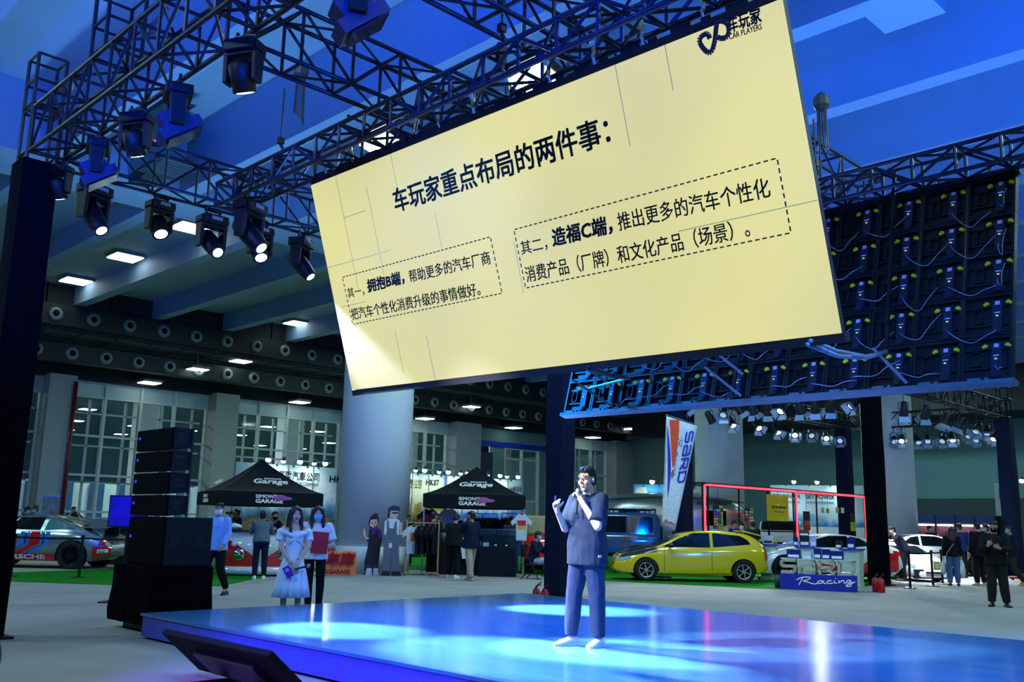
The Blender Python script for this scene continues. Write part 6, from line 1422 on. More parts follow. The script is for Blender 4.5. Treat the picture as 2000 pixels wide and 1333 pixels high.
# drinks and bits on the bar counter
def on_bar(x, y): c, s = math.cos(BAR.rotation_euler[2]), math.sin(BAR.rotation_euler[2]); return V((BAR.location.x + x * c - y * s, BAR.location.y + x * s + y * c, 1.17))
o = thing('squeeze_bottle', 'white and red squeeze bottle on the bar counter', 'bottle', on_bar(-.25, .72)); MB().lathe([(.045, 0), (.05, .1), (.045, .14)], (0, 0, 0), (0, 0, 1), 14).build('bottle_body', RED, o, True); MB().lathe([(.03, .14), (.03, .26), (.012, .29)], (0, 0, 0), (0, 0, 1), 12).build('cap', WHT, o, True)
for y, w, m, l in ((-.72, .5, 'white_plastic', 'crumpled clear plastic bag on the left of the bar counter'), (-.2, .45, 'case_glass', 'grey plastic wrapped parcel on the middle of the bar counter')):
    c = MB().ell((0, 0, .07), (.16, w * .55, .08)).ell((.05, .1, .09), (.1, .15, .07)); me = organic(c, .02, 1); fold(me, .02, 14); o = link('plastic_bag', me, MATS[m], None, True); o.location = on_bar(-.2, y); tag(o, l, 'bag')
# orange sign and standing figures at the column
t, w, a, b = board(626, 699, 1079, 1121, 25.4, 'cutout_sign', mat('orange_board', (240, 120, 52), .5), 'orange cut-out sign with red Chinese characters at the foot of the grey column', 'sign', .06)
MB().ell((-.16, .03, b), (.17, .03, .12)).ell((.3, .03, b + .0), (.2, .03, .06)).build('board_top', mat('orange_board', (0, 0, 0)), t)
SRED = mat('sign_red', (206, 30, 20), .5)
text('车库', 'lettering', SRED, t, (-.30, -.005, .26), (1, 0, 0), (0, .0, 1), .78, .36, .05, .1, .04); text('S.GARAGE', 'lettering', mat('sign_dark_orange', (190, 64, 20), .5), t, (-.30, -.005, .05), (1, 0, 0), (0, 0, 1), .66, .12, .05); text('阿甲', 'lettering', SRED, t, (-.33, -.005, .62), (1, 0, 0), (0, 0, 1), .26, .14, .03)
def disc(m, x, z, rx, rz, y=0.0, n=20): m.prism([(rx * math.cos(2 * PI * i / n), rz * math.sin(2 * PI * i / n)) for i in range(n)], (x, y, z), (1, 0, 0), (0, 0, 1), .006)
FSK = mat('card_skin', (222, 170, 160), .6); FHA = mat('card_hair', (46, 36, 40), .6); FDK = mat('card_dark', (28, 26, 34), .6); FPU = mat('card_purple', (96, 30, 140), .6); FGR = mat('card_grey', (98, 104, 122), .6); FWH = mat('card_white', (214, 218, 224), .6); FBL = mat('card_blue', (30, 46, 92), .6)
def standee(px, D, H, man, label):
    p = GD(px, D); t = thing('figure_standee', label, 'standee', p, face_frame(p)); k = H / 1.8
    S = lambda pts: [(a * k, b * k) for a, b in pts]
    if man: body = [(-.24, .0), (.30, .0), (.26, .12), (.20, .55), (.22, .95), (.28, 1.0), (.27, 1.25), (.2, 1.45), (.12, 1.5), (.17, 1.55), (.20, 1.72), (.16, 1.8), (-.02, 1.82), (-.12, 1.74), (-.11, 1.5), (-.22, 1.42), (-.26, 1.0), (-.2, .9), (-.2, .5)]
    else: body = [(-.20, 0), (.22, 0), (.2, .3), (.24, .9), (.28, 1.1), (.22, 1.32), (.1, 1.4), (.14, 1.62), (.12, 1.8), (.02, 1.82), (-.10, 1.72), (-.16, 1.55), (-.12, 1.4), (-.14, 1.1), (-.28, 1.2), (-.33, 1.42), (-.26, 1.05), (-.12, .95), (-.22, .4)]
    MB().prism(S(body), (0, .03, 0), (1, 0, 0), (0, 0, 1), .03).build('board', FDK if not man else FGR, t)
    def patch(pts, m, name, y=-.002): MB().prism(S(pts), (0, y, 0), (1, 0, 0), (0, 0, 1), .004).build(name, m, t)
    if man:
        patch([(-.2, 1.05), (.19, 1.05), (.2, 1.42), (.1, 1.48), (-.08, 1.48), (-.2, 1.4)], FWH, 'shirt'); patch([(-.2, .12), (-.02, .12), (0, .8), (.02, .12), (.24, .12), (.19, 1.0), (.13, 1.1), (.12, 1.4), (.07, 1.4), (.05, 1.22), (-.07, 1.22), (-.09, 1.42), (-.14, 1.42), (-.13, 1.1), (-.2, 1.0)], FGR, 'overalls', -.006)
        patch([(-.09, 1.5), (.1, 1.48), (.15, 1.58), (.14, 1.7), (-.09, 1.7)], FSK, 'face', -.006); patch([(-.12, 1.68), (.2, 1.68), (.16, 1.78), (.02, 1.82), (-.1, 1.76)], FBL, 'cap', -.01); patch([(-.14, 1.5), (-.07, 1.52), (-.06, 1.7), (-.12, 1.72)], FHA, 'hair', -.01)
        patch([(.21, 1.05), (.27, 1.05), (.27, 1.38), (.2, 1.38)], FSK, 'arm', -.006); patch([(-.23, 0), (0, 0), (0, .12), (-.2, .12)], FDK, 'shoe', -.008); patch([(.04, 0), (.3, 0), (.26, .12), (.04, .12)], FDK, 'shoe', -.008); patch([(-.06, .72), (.02, .72), (.02, .84), (-.06, .84)], FWH, 'printed_tag', -.01); patch([(-.01, 1.6), (.14, 1.6), (.14, 1.64), (-.01, 1.64)], FDK, 'glasses', -.01)
    else:
        patch([(-.13, 1.05), (.24, 1.05), (.22, 1.3), (.1, 1.38), (-.1, 1.36)], FPU, 'shirt'); patch([(-.18, .34), (-.02, .34), (0, .7), (.03, .34), (.19, .34), (.2, .95), (.12, 1.32), (.06, 1.32), (.05, 1.18), (-.04, 1.18), (-.06, 1.33), (-.11, 1.32), (-.14, .95)], FDK, 'overalls', -.006)
        patch([(-.12, 1.44), (-.02, 1.38), (.08, 1.42), (.12, 1.54), (.08, 1.64), (-.1, 1.62)], FSK, 'face', -.006); patch([(-.16, 1.46), (-.12, 1.62), (-.02, 1.7), (.1, 1.64), (.14, 1.5), (.14, 1.68), (.1, 1.8), (.02, 1.82), (-.02, 1.74), (-.12, 1.7)], FHA, 'hair', -.01)
        patch([(-.30, 1.36), (-.26, 1.36), (-.2, 1.12), (-.12, 1.1), (-.12, 1.04), (-.22, 1.02), (-.3, 1.2)], FSK, 'arm', -.006); patch([(-.18, .2), (-.02, .2), (-.02, .32), (-.18, .32)], FBL, 'cuff', -.006); patch([(.04, .2), (.2, .2), (.2, .32), (.04, .32)], FBL, 'cuff', -.006); patch([(-.18, 0), (.02, 0), (0, .2), (-.14, .2)], FWH, 'shoe', -.006); patch([(.05, 0), (.22, 0), (.19, .2), (.05, .2)], FWH, 'shoe', -.006)
        patch([(-.06, 1.5), (-.03, 1.5), (-.03, 1.55), (-.06, 1.55)], FDK, 'eye', -.009); patch([(.04, 1.51), (.07, 1.51), (.07, 1.56), (.04, 1.56)], FDK, 'eye', -.009); patch([(.0, 1.43), (.04, 1.42), (.05, 1.46), (.01, 1.47)], SRED, 'mouth', -.009)
    MB().bb((-.2, .03, 0), (.2, .3, .03)).build('base', FDK, t)
standee(730, 26.1, 1.66, False, 'flat cut-out figure of a girl in black overalls leaning at the grey column'); standee(766, 25.9, 1.88, True, 'flat cut-out figure of a man in grey overalls and blue cap at the grey column')
# ------------------------------------------------------------ racing stand
BRT = mat('brand_blue', (20, 40, 168), .5); FLAGM = cloth('flag_white', (216, 222, 226)); FORG = mat('flag_orange', (240, 78, 18), .7)
DF = 28.0; O = AT(1302, 1030, DF); t = thing('feather_banner', 'tall slanted white racing flag with orange wedge and blue lettering', 'flag', GD(1297, DF), face_frame(O))
Tm = M.Translation(t.location) @ M.Rotation(t.rotation_euler[2], 4, 'Z'); Ti = Tm.inverted()
def fl(x, y, off=0.0): q = Ti @ AT(x, y, DF); return V((q.x, off + .02 * math.sin(q.z * 2.2), q.z))
def zq(a, b): return (1200 + a * .3, 780 + b * .3)
rs = []
for i in range(15):
    q = i / 14; L = (1302 + (1292 - 1302) * q, 809 + (1027 - 809) * q); R = (1363 + (1318 - 1363) * q, 830 + (1039 - 830) * q)
    rs.append([fl(L[0] + (R[0] - L[0]) * j / 6, L[1] + (R[1] - L[1]) * j / 6) for j in range(7)])
o = MB().rings(rs, False, False).build('flag', FLAGM, t, True); md = o.modifiers.new('thick', 'SOLIDIFY'); md.thickness = .006
def patchf(rows, m, name, off=-.012): MB().rings([[fl(*zq(a, y), off), fl(*zq(b, y), off)] for a, b, y in rows], False, False).build(name, m, t)
patchf([(357, 424, 122), (362, 423, 180), (366, 419, 250), (370, 408, 320), (373, 396, 390), (378, 386, 440)], FORG, 'orange_wedge'); patchf([(376, 386, 455), (372, 380, 490), (368, 372, 522)], FORG, 'orange_tip')
patchf([(344, 348, 170), (344, 358, 260), (346, 366, 350), (347, 368, 440), (347, 364, 520), (346, 356, 590), (346, 348, 640)], BRT, 'blue_crescent')
a = fl(*zq(468, 205), -.016); b = fl(*zq(403, 560), -.016); block_letters('lettering', BRT, t, a, b - a, V((1, 0, .18)), (b - a).length, .25, .006, .2)
RAC = [[(0.02, .05), (.10, .95)], [(-.02, .62), (.05, .9), (.2, .98), (.25, .8), (.15, .55), (.08, .5), (.2, .3), (.3, .08), (.36, .15)], [(.47, .42), (.40, .5), (.35, .25), (.40, .1), (.47, .3), (.48, .5), (.47, .15), (.52, .12)], [(.62, .48), (.55, .45), (.53, .2), (.58, .1), (.65, .2)], [(.67, .5), (.67, .15), (.72, .15)], [(.69, .68), (.70, .72)], [(.75, .5), (.75, .1), (.80, .45), (.84, .48), (.84, .12), (.88, .15)], [(.97, .45), (.90, .48), (.88, .22), (.93, .15), (.98, .4), (.97, -.2), (.9, -.3), (.86, -.15), (1.04, .25)]]
a = fl(*zq(412, 245), -.016); b = fl(*zq(374, 505), -.016); strokes(RAC, a, b - a, V((1, 0, .14)), (b - a).length, .16, .006).build('script', mat('script_navy', (40, 50, 110), .6), t)
a = fl(*zq(326, 775), -.016); strokes([[(0, 0), (.15, .9), (.3, .1), (.45, .5), (.6, .0)], [(.05, .3), (.4, .35), (.8, .5)], [(.6, .1), (.7, .7), (.8, .1), (1, .4), (.9, -.1)]], a - V((0, 0, .14)), (1, 0, -.25), (0, 0, 1), .30, .16, .009).build('signature', FORG, t)
MB().tube([(fl(1302, 805).x, .0, fl(1302, 805).z), (fl(1297, 950).x, 0, fl(1297, 950).z), (fl(1293, 1040).x, 0, .05)], .016, 8).tube([(fl(1302, 806).x, 0, fl(1302, 806).z), (fl(1366, 829).x, 0, fl(1366, 829).z)], .012, 6).build('pole', POLEM, t, True); MB().bb((-.3, -.25, 0), (.2, .25, .05)).build('foot', BLK, t)
# red neon frame
NEON = mat('red_neon', (255, 60, 72), .4, emit=5, ecol=(255, 44, 58), var=0)
A = AT(1373, 1000, 30.0); yN = A.y; xN0 = A.x; xN1 = PY(1689, 1000, yN).x; xN2 = PY(1554, 1000, yN).x; zN = PY(1373, 944, yN).z
t = thing('neon_frame', 'black display frame edged with red neon tubes behind the racing counter', 'display frame', (xN0, yN, 0)); L = xN1 - xN0; xm = xN2 - xN0
def fb(a, b, w=.055, name='frame_bar', m=BLK): MB().bar(a, b, w).build(name, m, t)
for x in (0, xm, L):
    for y in (0, 1.1): fb((x, y, 0), (x, y, zN))
for y in (0, 1.1): fb((0, y, zN), (L, y, zN))
for x in (0, xm, L): fb((x, 0, zN), (x, 1.1, zN))
for x in (xm * .33, xm * .66, xm + (L - xm) * .33, xm + (L - xm) * .66): fb((x, 1.1, 0), (x, 1.1, zN), .045)
def neon(pts): MB().tube(pts, .034, 8).build('neon_tube', NEON, t, True)
neon([(.05, -.04, .9), (.05, -.04, zN - .06)]); neon([(.16, -.04, zN - .05), (xm - .04, -.04, zN - .05), (xm - .0, -.04, zN - .12), (xm, -.04, .95)]); neon([(xm + .14, -.04, zN - .05), (L - .1, -.04, zN - .05), (L - .03, -.04, zN - .14), (L - .03, -.04, .95)])
def hung(px0, px1, py0, py1, y, name, m, label, cat, parts=()):
    a = PY(px0, py0, y); b = PY(px1, py1, y); t = thing(name, label, cat, (a.x, y, b.z)); w, h = b.x - a.x, a.z - b.z
    MB().bb((0, 0, 0), (w, .02, h)).build('sheet', m, t)
    MB().tube([(w / 2, .01, h), (w / 2, .01, zN - b.z)], .006, 5).build('cord', BLK, t); return t, w, h
yq = yN - .03
t, w, h = hung(1498, 1541, 966, 1019, yq, 'hanging_banner', mat('banner_yellow', (238, 176, 10), .6), 'yellow hanging banner with a dark word in the neon frame', 'banner'); text('TECKWRAP', 'lettering', INKG, t, (w * .16, -.004, h * .48), (1, 0, 0), (0, 0, 1), w * .72, h * .09, .04, .15); text('DAILY WRAP', 'lettering', INKG, t, (w * .3, -.004, h * .33), (1, 0, 0), (0, 0, 1), w * .45, h * .045, .02); MB().ell((w * .5, -.006, h * .62), (w * .06, .004, h * .03)).build('print_dot', WHT, t)
random.seed(5)
SWC = [mat('swatch_%d' % i, c, .4) for i, c in enumerate(((220, 50, 60), (70, 190, 90), (240, 200, 30), (50, 80, 220), (230, 130, 40), (190, 200, 200), (90, 220, 200), (150, 60, 190), (200, 220, 60), (40, 40, 46)))]
for px0, px1, py0, py1, n, l in ((1393, 1413, 987, 1034, 7, 'tall black swatch board with coloured squares at the left of the neon frame'), (1455, 1472, 993, 1020, 4, 'shorter black swatch board behind the man in the grey cap')):
    t, w, h = hung(px0, px1, py0, py1, yq + .02, 'swatch_board', BLK, l, 'swatch board'); MB().bb((w * .6, -.006, h * .88), (w * .97, -.001, h * .99)).build('yellow_corner', YELP, t)
    for i in range(4):
        for j in range(n): MB().bb((w * (.05 + .24 * i), -.006, h * (.02 + .84 * j / n)), (w * (.24 + .24 * i), -.001, h * (.02 + .84 * (j + .75) / n))).build('swatch', random.choice(SWC), t)
for px0, px1, py0, py1, m, l in ((1569, 1583, 999, 1036, RED, 'black and red product card in the neon frame'), (1660, 1671, 1003, 1038, mat('lime_card', (150, 220, 30), .5), 'black and lime product card at the right of the neon frame')):
    t, w, h = hung(px0, px1, py0, py1, yq, 'product_card', BLK, l, 'card'); MB().bb((0, -.006, 0), (w, -.001, h * .5)).build('card_print', m, t)
for i, (px, m) in enumerate(((1604, WHT), (1614, YELP), (1633, YELP), (1643, WHT))):
    t, w, h = hung(px, px + 6, 992 if i != 1 else 994, 1003, yq, 'product_packet', m, ('white packet left of the yellow packets in the neon frame', 'yellow packet, left of two in the neon frame', 'yellow packet, right of two in the neon frame', 'white packet right of the yellow packets in the neon frame')[i], 'packet')
# counters and goods
PODM = mat('podium_white', (196, 214, 190), .5); PODB = mat('podium_blue', (30, 56, 190), .4)
def podium(px0, px1, pyt, D, label, turn=0):
    s = D / FPX; c = (px0 + px1) / 2; p = GD(c, D); z = 1.5 + (1000 + .0216 * c - pyt) * s; w = (px1 - px0) * s
    t = thing('counter_podium', label, 'counter', p, face_frame(p, turn)); q = w * .46
    MB().rings([[V((x * k, y * k + .3, zz)) for x, y in ((-q, -.3), (q, -.3), (q, .3), (-q, .3))] for zz, k in ((.08, .88), (z - .04, 1.0))]).bb((-q * .95, .02, 0), (q * .95, .58, .08)).build('podium_body', PODM, t); MB().bb((-w * .53, -.05, z - .04), (w * .53, .65, z)).build('podium_top', PODB, t)
    block_letters('lettering', INKG, t, (-w * .26, .012, z - .38), (1, 0, 0), (0, -.02, 1), w * .52, .085, .01, .2)
    return t, z, w
P1, z1, w1 = podium(1480, 1515, 1063, 28.0, 'white counter podium with blue top beside the tail of the yellow car', 10)
P2, z2, w2 = podium(1638, 1676, 1072, 25.6, 'white counter podium with blue top at the right end of the racing counter', 12)
P3, z3, w3 = podium(1552, 1588, 1067, 26.6, 'white counter podium with blue top behind the big letters', 0)
D = 23.6; p = GD(1592, D); t = thing('sign_counter', 'blue plinth with big cream racing letters at the front of the green carpet', 'sign', p, face_frame(p, 6)); s = D / FPX; w = 141 * s; zb_ = 1.5 + (1034.4 - 1121) * s; zt_ = 1.5 + (1034.4 - 1093) * s
MB().bb((-w / 2, 0, 0), (w / 2, .5, zb_)).build('plinth', BRT, t)
LETM = mat('letter_cream', (196, 186, 160), .5)
block_letters('letters', LETM, t, (-w / 2, .42, zb_), (1, 0, 0), (0, 0, 1), w * 1.02, zt_ - zb_, .34, .19)
strokes(RAC, (-w * .26, -.006, zb_ * .30), (1, 0, .06), (0, 0, 1), w * .72, zb_ * .52, .014).build('script', PRINT, t); SIGN = t
MB().bb((-w / 2 + .02, .08, zt_), (w / 2 - .02, .5, zt_ + .015)).build('shelf', mat('shelf_clear', (210, 220, 215), .2), t)
def goods(host, x, y, z, w, d, h, m, label, cat='box', top=None, name='product_box', rz=0):
    c, s = math.cos(host.rotation_euler[2]), math.sin(host.rotation_euler[2]); o = thing(name, label, cat, (host.location.x + x * c - y * s, host.location.y + x * s + y * c, z), host.rotation_euler[2] + rz)
    MB().bb((-w / 2, -d / 2, 0), (w / 2, d / 2, h)).build('carton', m, o); MB().bb((-w * .4, -d / 2 - .003, h * .12), (w * .4, -d / 2, h * .42)).build('printed_label', top or PRINT, o); return o
DBL = mat('deep_blue_box', (16, 26, 120), .4, var=.4, scale=14); KBX = mat('dark_box', (18, 20, 40), .4); BRN = mat('brown_box', (96, 62, 30), .6); WBX = mat('white_box', (206, 212, 224), .5); LBX = mat('lilac_bottle', (186, 184, 232), .4)
S_ = lambda px: (px - 1592) * D / FPX
for px, wp, h, m, l in ((1547, 26, .22, DBL, 'wide blue product box at the left end above the big letters'), (1572, 17, .16, WBX, 'small white and blue box above the second big letter'), (1592, 13, .27, DBL, 'narrow dark blue box in the middle above the big letters'), (1608, 15, .25, DBL, 'blue box right of the middle above the big letters'), (1628, 24, .21, DBL, 'blue box at the right end above the big letters')):
    goods(SIGN, S_(px), .3, zt_ + .015, wp * D / FPX, .2, h, m, l)
goods(P3, -.24, .15, z3, .13, .12, .26, KBX, 'dark box on the left of the middle podium'); o = goods(P3, .0, .25, z3, .27, .25, .28, KBX, 'black box carrying a brown box on the middle podium')
goods(P3, .0, .25, z3 + .28, .27, .25, .17, BRN, 'brown box on top of the black box on the middle podium'); goods(P3, .23, .2, z3, .17, .12, .3, LBX, 'lilac white canister on the middle podium', 'bottle')
goods(P2, -.32, .2, z2, .16, .15, .22, KBX, 'dark box on the left of the right podium'); goods(P2, .0, .25, z2, .19, .18, .3, DBL, 'tall dark blue box on the right podium')
o = thing('bottle', 'blue bottle with yellow cap on the right podium', 'bottle', (P2.location.x + .2, P2.location.y + .05, z2)); MB().lathe([(.05, 0), (.05, .12), (.02, .15)], (0, 0, 0), (0, 0, 1), 12).build('bottle_body', PODB, o, True); MB().lathe([(.022, .15), (.022, .19), (.002, .195)], (0, 0, 0), (0, 0, 1), 10).build('cap', YELP, o, True)
goods(P1, .0, .2, z1, .30, .2, .25, WBX, 'white carton on the left podium', top=INKG); goods(P1, .21, .1, z1, .09, .09, .14, YELP, 'small yellow box on the left podium', top=INKG)
p = GD(1518, 24.2); o = thing('waste_bin', 'dark waste bin at the left end of the blue plinth', 'bin', p); MB().lathe([(.10, 0), (.13, .34), (.12, .34)], (0, 0, 0), (0, 0, 1), 20).build('bin_body', mat('bin_grey', (44, 56, 60), .5), o, True); MB().lathe([(.128, .335), (.138, .35), (.128, .36)], (0, 0, 0), (0, 0, 1), 20, False).build('rim', BLK, o)
p = GD(1504, 25.0); tag(MB().box(p + V((0, 0, .018)), (.42, .30, .008), .6).build('paper_sheet', WHT), 'white sheet lying on the green carpet beside the waste bin', 'paper')
# extinguishers
EXR = mat('extinguisher_red', (196, 18, 22), .35)
def extinguisher(p, h, label, r=.07):
    o = thing('fire_extinguisher', label, 'fire extinguisher', p); MB().lathe([(r * .9, 0), (r, .02), (r, h * .8), (r * .6, h * .92), (.02, h)], (0, 0, 0), (0, 0, 1), 18).build('cylinder', EXR, o, True)
    MB().lathe([(.018, h), (.02, h + .04)], (0, 0, 0), (0, 0, 1), 10).bar((0, 0, h + .03), (.1, -.03, h + .1), .018).bar((0, 0, h + .03), (.1, -.03, h + .05), .016).build('valve', BLK, o); MB().tube([(-.01, 0, h + .02), (-.07, 0, h - .03), (-.085, 0, h * .5), (-.08, 0, h * .3)], .01, 6).build('hose', BLK, o, True)
extinguisher(GD(1050, 17.6), .33, 'red fire extinguisher left at the foot of the navy mast behind the presenter', .075); extinguisher(GD(1066, 17.3), .33, 'red fire extinguisher nearer the presenter at the foot of the navy mast', .075)
extinguisher(GD(1704, 23.6), .36, 'red fire extinguisher, left of two at the black mast by the racing counter', .085); extinguisher(GD(1715, 23.4), .36, 'red fire extinguisher, right of two at the black mast by the racing counter', .085)
# rope posts
def post(px, D, label, group):
    p = GD(px, D); t = thing('rope_post', label, 'barrier post', p, 0, group); MB().lathe([(.17, 0), (.17, .02), (.04, .035)], (0, 0, 0), (0, 0, 1), 24).build('base', BLK, t); MB().lathe([(.033, .03), (.033, .93)], (0, 0, 0), (0, 0, 1), 12).build('tube', BLK, t); MB().lathe([(.04, .9), (.042, .985), (.03, .99)], (0, 0, 0), (0, 0, 1), 12).build('head', BLK, t); return p
def belt(a, b, label, z=.94): return tag(MB().rings([[V((a.x + (b.x - a.x) * q, a.y + (b.y - a.y) * q, z - dz - .02 * 4 * q * (1 - q))) for q in [i / 8 for i in range(9)]] for dz in (0, .045)], False, False).build('barrier_belt', BLK), label, 'barrier belt')
a = post(33, 22.3, 'black rope post in front of the racing car number, left one', None); b = post(165, 22.4, 'black rope post in front of the rear wheel of the silver car', None); c = post(262, 22.5, 'black rope post hidden mostly by the loudspeakers', None)
belt(a, b, 'black belt strung across the door of the silver racing car'); belt(b, c, 'black belt strung across the tail of the silver racing car'); d = post(-40, 22.3, 'black rope post at the far left by the mast', None); belt(d, a, 'black belt at the far left of the silver racing car')
a = post(1771, 25.4, 'black rope post nearest the black mast by the white coupes', None); b = post(1815, 26.6, 'black rope post in the middle by the white coupe intake', None); c = post(1834, 27.8, 'black rope post next to the woman with bags', None)
belt(a, b, 'black belt before the white coupe bumper'); belt(b, c, 'black belt ending beside the woman with bags')
q = (b + c) / 2 + V((.0, -.0, 0)); o = thing('notice_sign', 'yellow notice sign hung on the belt before the white coupe', 'sign', (q.x, q.y, .42), face_frame(q)); MB().bb((-.09, -.02, 0), (.09, -.008, .24)).build('sheet', YELP, o); MB().bb((-.05, -.024, .05), (.05, -.021, .19)).build('printed_square', WHT, o); MB().bar((-.05, -.012, .24), (-.05, -.012, .5), .006).bar((.05, -.012, .24), (.05, -.012, .5), .006).build('cord', BLK, o)
# tool stand
D = 38; t, w, a, b = board(1763, 1978, 1008, 1106, D, 'tool_stand', mat('stand_navy', (24, 40, 66), .5), 'navy tool stand with lit shelf and red emblems behind the white coupes', 'stand', .1)
s = D / FPX; X_ = lambda px: (px - 1870.5) * s; Z_ = lambda py: 1.5 + (1040.4 - py) * s
for px in (1764, 1790, 1797, 1831, 1866, 1900, 1936, 1944, 1976): MB().bb((X_(px) - .03, -.45, 0), (X_(px) + .03, 0, b)).build('stand_post', BLK, t)
for i, px in enumerate((1797, 1831, 1866, 1900)): MB().bb((X_(px) + .04, -.42, Z_(1023)), (X_(px + 33), -.38, Z_(1010))).build('header_panel', mat('header_blue', (34, 72, 128), .5), t); MB().bb((X_(px) + .06, -.36, Z_(1029)), (X_(px + 32), -.28, Z_(1026))).build('shelf_lamp', mat('shelf_lamp', (255, 250, 245), .4, emit=8, var=0), t)
MB().bb((X_(1798), -.3, Z_(1052)), (X_(1934), -.02, Z_(1051))).build('shelf', POLEM, t); MB().bb((X_(1798), -.05, Z_(1051)), (X_(1934), -.02, Z_(1030))).build('back_panel', mat('shelf_back', (120, 70, 90), .6), t)
random.seed(11)
for i in range(16):
    x = X_(1800) + i * .172; h = random.uniform(.12, .3); o = MB().bb((-.05, -.03, 0), (.05, .03, h)); c, s2 = math.cos(t.rotation_euler[2]), math.sin(t.rotation_euler[2]); o = o.build('tool_pack', random.choice((REDP, REDP, WBX, KBX))); o.location = (t.location.x + x * c + .16 * s2, t.location.y + x * s2 - .16 * c, Z_(1051)); o.rotation_euler = (0, 0, t.rotation_euler[2]); tag(o, 'small red or white tool pack on the lit shelf of the navy tool stand', 'tool', 'tool packs on the lit shelf')
for px in (1777, 1960):
    MB().bb((X_(px - 12), -.44, Z_(1075)), (X_(px + 12), -.42, Z_(1009))).build('emblem_panel', mat('stand_navy2', (34, 52, 80), .5), t)
    e1 = V((1, 0, .42)); text('RTC', 'lettering', mat('emblem_red', (220, 40, 60), .5, emit=.4), t, (X_(px - 6), -.45, Z_(1027)), e1, (-.1, 0, 1), .34, .2, .05, .2); text('AUTO TOOLS', 'lettering', PRINT, t, (X_(px - 4), -.45, Z_(1033)), e1, (-.1, 0, 1), .32, .06, .01); MB().bar((X_(px - 10), -.45, Z_(1032)), (X_(px - 9), -.45, Z_(1020)), .03).bar((X_(px - 8), -.45, Z_(1031)), (X_(px - 7), -.45, Z_(1019)), .02).build('emblem_bars', mat('emblem_red', (0, 0, 0)), t)
MB().bb((X_(1790), -.9, 0), (X_(1944), -.5, .85)).build('counter', mat('counter_steel', (70, 110, 140), .4), t)
t, w, a, b = board(1949, 1986, 946, 1030, 38.6, 'poster_board', landscape('sky_poster', [(.2, (60, 110, 150)), (.6, (110, 160, 190)), (.85, (170, 205, 215)), (1.0, (200, 222, 225))]), 'tall sky-blue poster board with a black square at the right edge', 'poster', .08)
MB().bb((-w / 2, 0, 0), (w / 2, .08, a)).build('lower_board', WPAN, t); MB().bb((-w * .28, -.02, b - .68), (w * .5, -.004, b - .22)).build('black_square', BLK, t); text('lp', 'lettering', PRINT, t, (-w * .1, -.026, b - .63), (1, 0, 0), (0, 0, 1), w * .42, .34, .03)
p = GD(1981, 36); t = thing('feather_banner', 'narrow white feather flag with dark lettering beside the man in yellow shoes', 'flag', p, face_frame(p)); s = 36 / FPX; z1 = 1.5 + (1042.8 - 993) * s; z0 = 1.5 + (1042.8 - 1106) * s
rs = [[V((-.16 + .0 * q + (1 - q) ** 3 * .05 - .10 * (1 - q) ** 2, 0, z0 + (z1 - z0) * (1 - q))), V((-.16 + .32 * min(1, (q * 3)) ** .6 + .10 * q - .10 * (1 - q) ** 2, 0, z0 + (z1 - z0) * (1 - q) + .0))] for q in [i / 12 for i in range(13)]]
o = MB().rings(rs, False, False).build('flag', FLAGM, t); md = o.modifiers.new('thick', 'SOLIDIFY'); md.thickness = .006
text('DUDO-AT', 'lettering', INKG, t, (.02, -.012, z1 - .55), (.06, 0, -1), (1, 0, .06), 1.2, .13, .03); MB().tube([(-.24, 0, 0), (-.22, 0, 1.4), (-.24, 0, z1), (-.16, 0, z1 + .05)], .013, 6).build('pole', BLK, t)
MB().bb((-.4, -.2, 0), (0, .2, .03)).build('foot', BLK, t)
p = GD(1990, 31); o = thing('trolley_jack', 'red low trolley jack on the floor at the right edge', 'jack', p, face_frame(p)); MB().bb((-.4, -.12, .04), (.35, .12, .12)).bb((-.1, -.1, .12), (.2, .1, .2)).build('jack_body', EXR, o, bevel=.02); MB().tube([(.2, 0, .15), (.8, 0, .3)], .02, 8).build('handle', EXR, o)
for x in (-.3, .25):
    for y in (-.13, .13): MB().lathe([(.04, -.02), (.04, .02)], (x, y, .04), (0, 1, 0), 12).build('wheel', BLK, o)
t, w, a, b = board(80, 109, 970, 1077.5, 36.5, 'framed_board', mat('foil_board', (120, 128, 138), .5, .1, var=.4, scale=5, bump=.3), 'silvery wrapped board leaning on the left pillar behind the silver car', 'board', .05); MB().bb((-w / 2 - .02, -.01, b - .02), (w / 2 + .02, .06, b + .02)).build('frame_edge', CHROME, t)
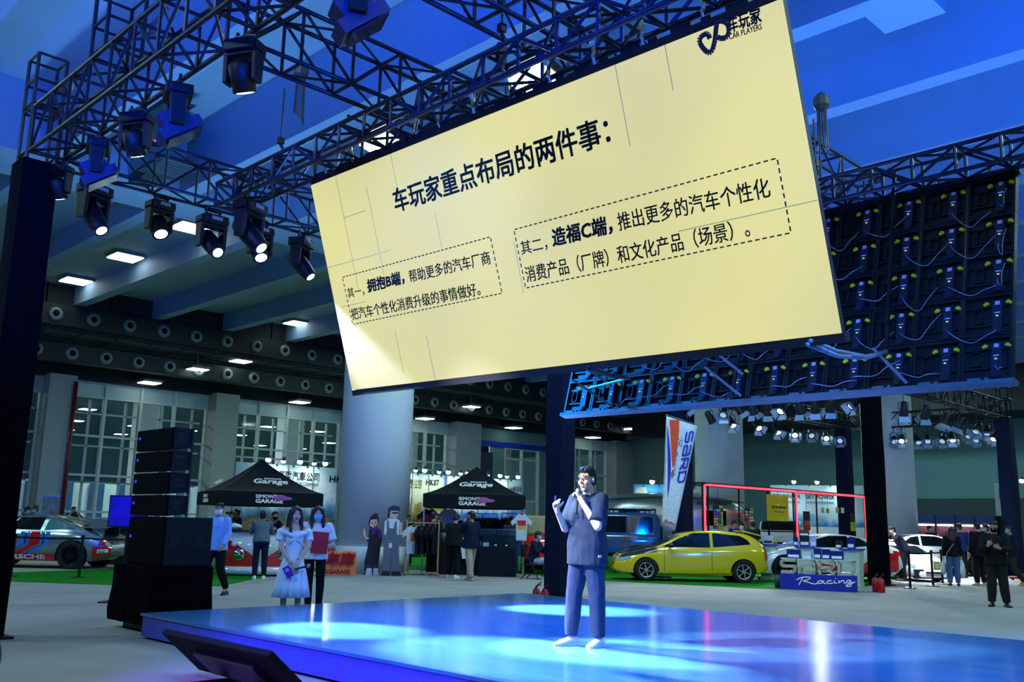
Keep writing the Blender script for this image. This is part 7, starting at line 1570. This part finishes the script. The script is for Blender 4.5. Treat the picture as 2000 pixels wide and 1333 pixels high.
# ------------------------------------------------------------ spotlights with barn doors
FRB = mat('fresnel_black', (20, 26, 34), .5); BARN = mat('barn_door', (150, 175, 205), .4, .3); FLN = mat('fresnel_lens', (232, 248, 255), .3, emit=5, var=0); FLN2 = mat('fresnel_lens_dim', (150, 190, 215), .3, emit=.9, var=0)
def fresnel(p, ztop, aim, label, lit, k=1.0, group=None, power=0):
    t = thing('barn_door_spotlight', label, 'spotlight', p, 0, group); d = (V(aim) - V(p)).normalized(); x, y, d = basis(d)
    MB().lathe([(.05 * k, -.24 * k), (.085 * k, -.2 * k), (.10 * k, -.05 * k), (.125 * k, .1 * k), (.125 * k, .14 * k)], (0, 0, 0), d, 16).build('housing', FRB, t, True)
    MB().lathe([(.115 * k, .135 * k), (.05 * k, .15 * k), (.002, .155 * k)], (0, 0, 0), d, 16).build('lens', FLN if lit else FLN2, t, True)
    for a, b, e in ((x, y, 1), (x, y, -1), (y, x, 1), (y, x, -1)):
        c = a * (e * .125 * k) + d * .14 * k; f = a * (e * .2 * k) + d * .27 * k; w = .12 * k; w2 = .15 * k
        o = MB().add([c + b * w, c - b * w, f - b * w2, f + b * w2], [(0, 1, 2, 3)]).build('barn_door', BARN, t); m = o.modifiers.new('thick', 'SOLIDIFY'); m.thickness = .006
    h = ztop - p[2]; MB().tube([x * .13 * k, x * .13 * k + V((0, 0, .2 * k)), V((0, 0, .25 * k)), V((0, 0, h))], .014, 6).tube([x * -.13 * k, x * -.13 * k + V((0, 0, .2 * k)), V((0, 0, .25 * k))], .014, 6).bb((-.04, -.04, h - .06), (.04, .04, h + .02)).build('yoke', FRB, t)
    if power:
        l = bpy.data.lights.new('spot_beam', 'SPOT'); l.energy = power; l.color = (.86, .96, 1.0); l.spot_size = .95; l.spot_blend = .7; l.shadow_soft_size = .25
        q = bpy.data.objects.new('spot_beam', l); COL.objects.link(q); q.parent = t; q.location = d * .2 * k; q.rotation_euler = d.to_track_quat('-Z', 'Y').to_euler()
xb = _c.x
def row(pts, plane, val, aims, where, ztop, lits, powers):
    for i, (px, py) in enumerate(pts):
        q = PX(px, py, val) if plane == 'X' else PY(px, py, val); lit = i in lits
        fresnel(q, ztop, aims[i % len(aims)], ('brightly lit' if lit else 'dim') + ' barn-door spotlight on ' + where, lit, 1.12, ('lit' if lit else 'dim') + ' spotlights on ' + where, powers.get(i, 0))
row(((1342, 796), (1388, 818), (1414, 806), (1444, 800), (1470, 801), (1500, 801), (1528, 798), (1563, 799), (1592, 797), (1622, 794), (1669, 788)), 'X', 26.5, ((29, 15, 0), (30, 16, 0), (22, 15.5, .5), (29, 14, 0)), 'the near truss of the racing stand', 5.68, (1, 4, 6, 8, 10), {2: 1600, 4: 2000, 8: 2000})
row(((1429, 826), (1479, 832), (1517, 840), (1552, 847), (1584, 848), (1613, 853), (1641, 859)), 'Y', 17.8, ((27, 14, 0), (28, 13, 0), (30, 14, 0)), 'the truss over the neon frame', 5.62, (0, 1, 2, 3, 5), {1: 1600, 4: 2000})
row(((1746, 859), (1761, 858), (1792, 860), (1812, 858), (1842, 858), (1860, 855), (1893, 848), (1909, 856), (1928, 842), (1943, 853), (1963, 850)), 'X', 37.4, ((33, 13, 0), (32, 14, 0), (34, 12, 0)), 'the far truss behind the black mast', 5.6, (1, 5, 9), {1: 3400, 5: 3400, 9: 2200})
row(((1765, 802), (1806, 808), (1846, 822), (1874, 829), (1909, 838)), 'Y', 11.6, ((30, 13, 0), (32, 14, 0)), 'the truss running to the right edge', 5.68, (1, 3), {0: 3400, 1: 3400, 3: 2800})
for _o in list(TMP.collection.objects): bpy.data.objects.remove(_o)
bpy.data.scenes.remove(TMP)
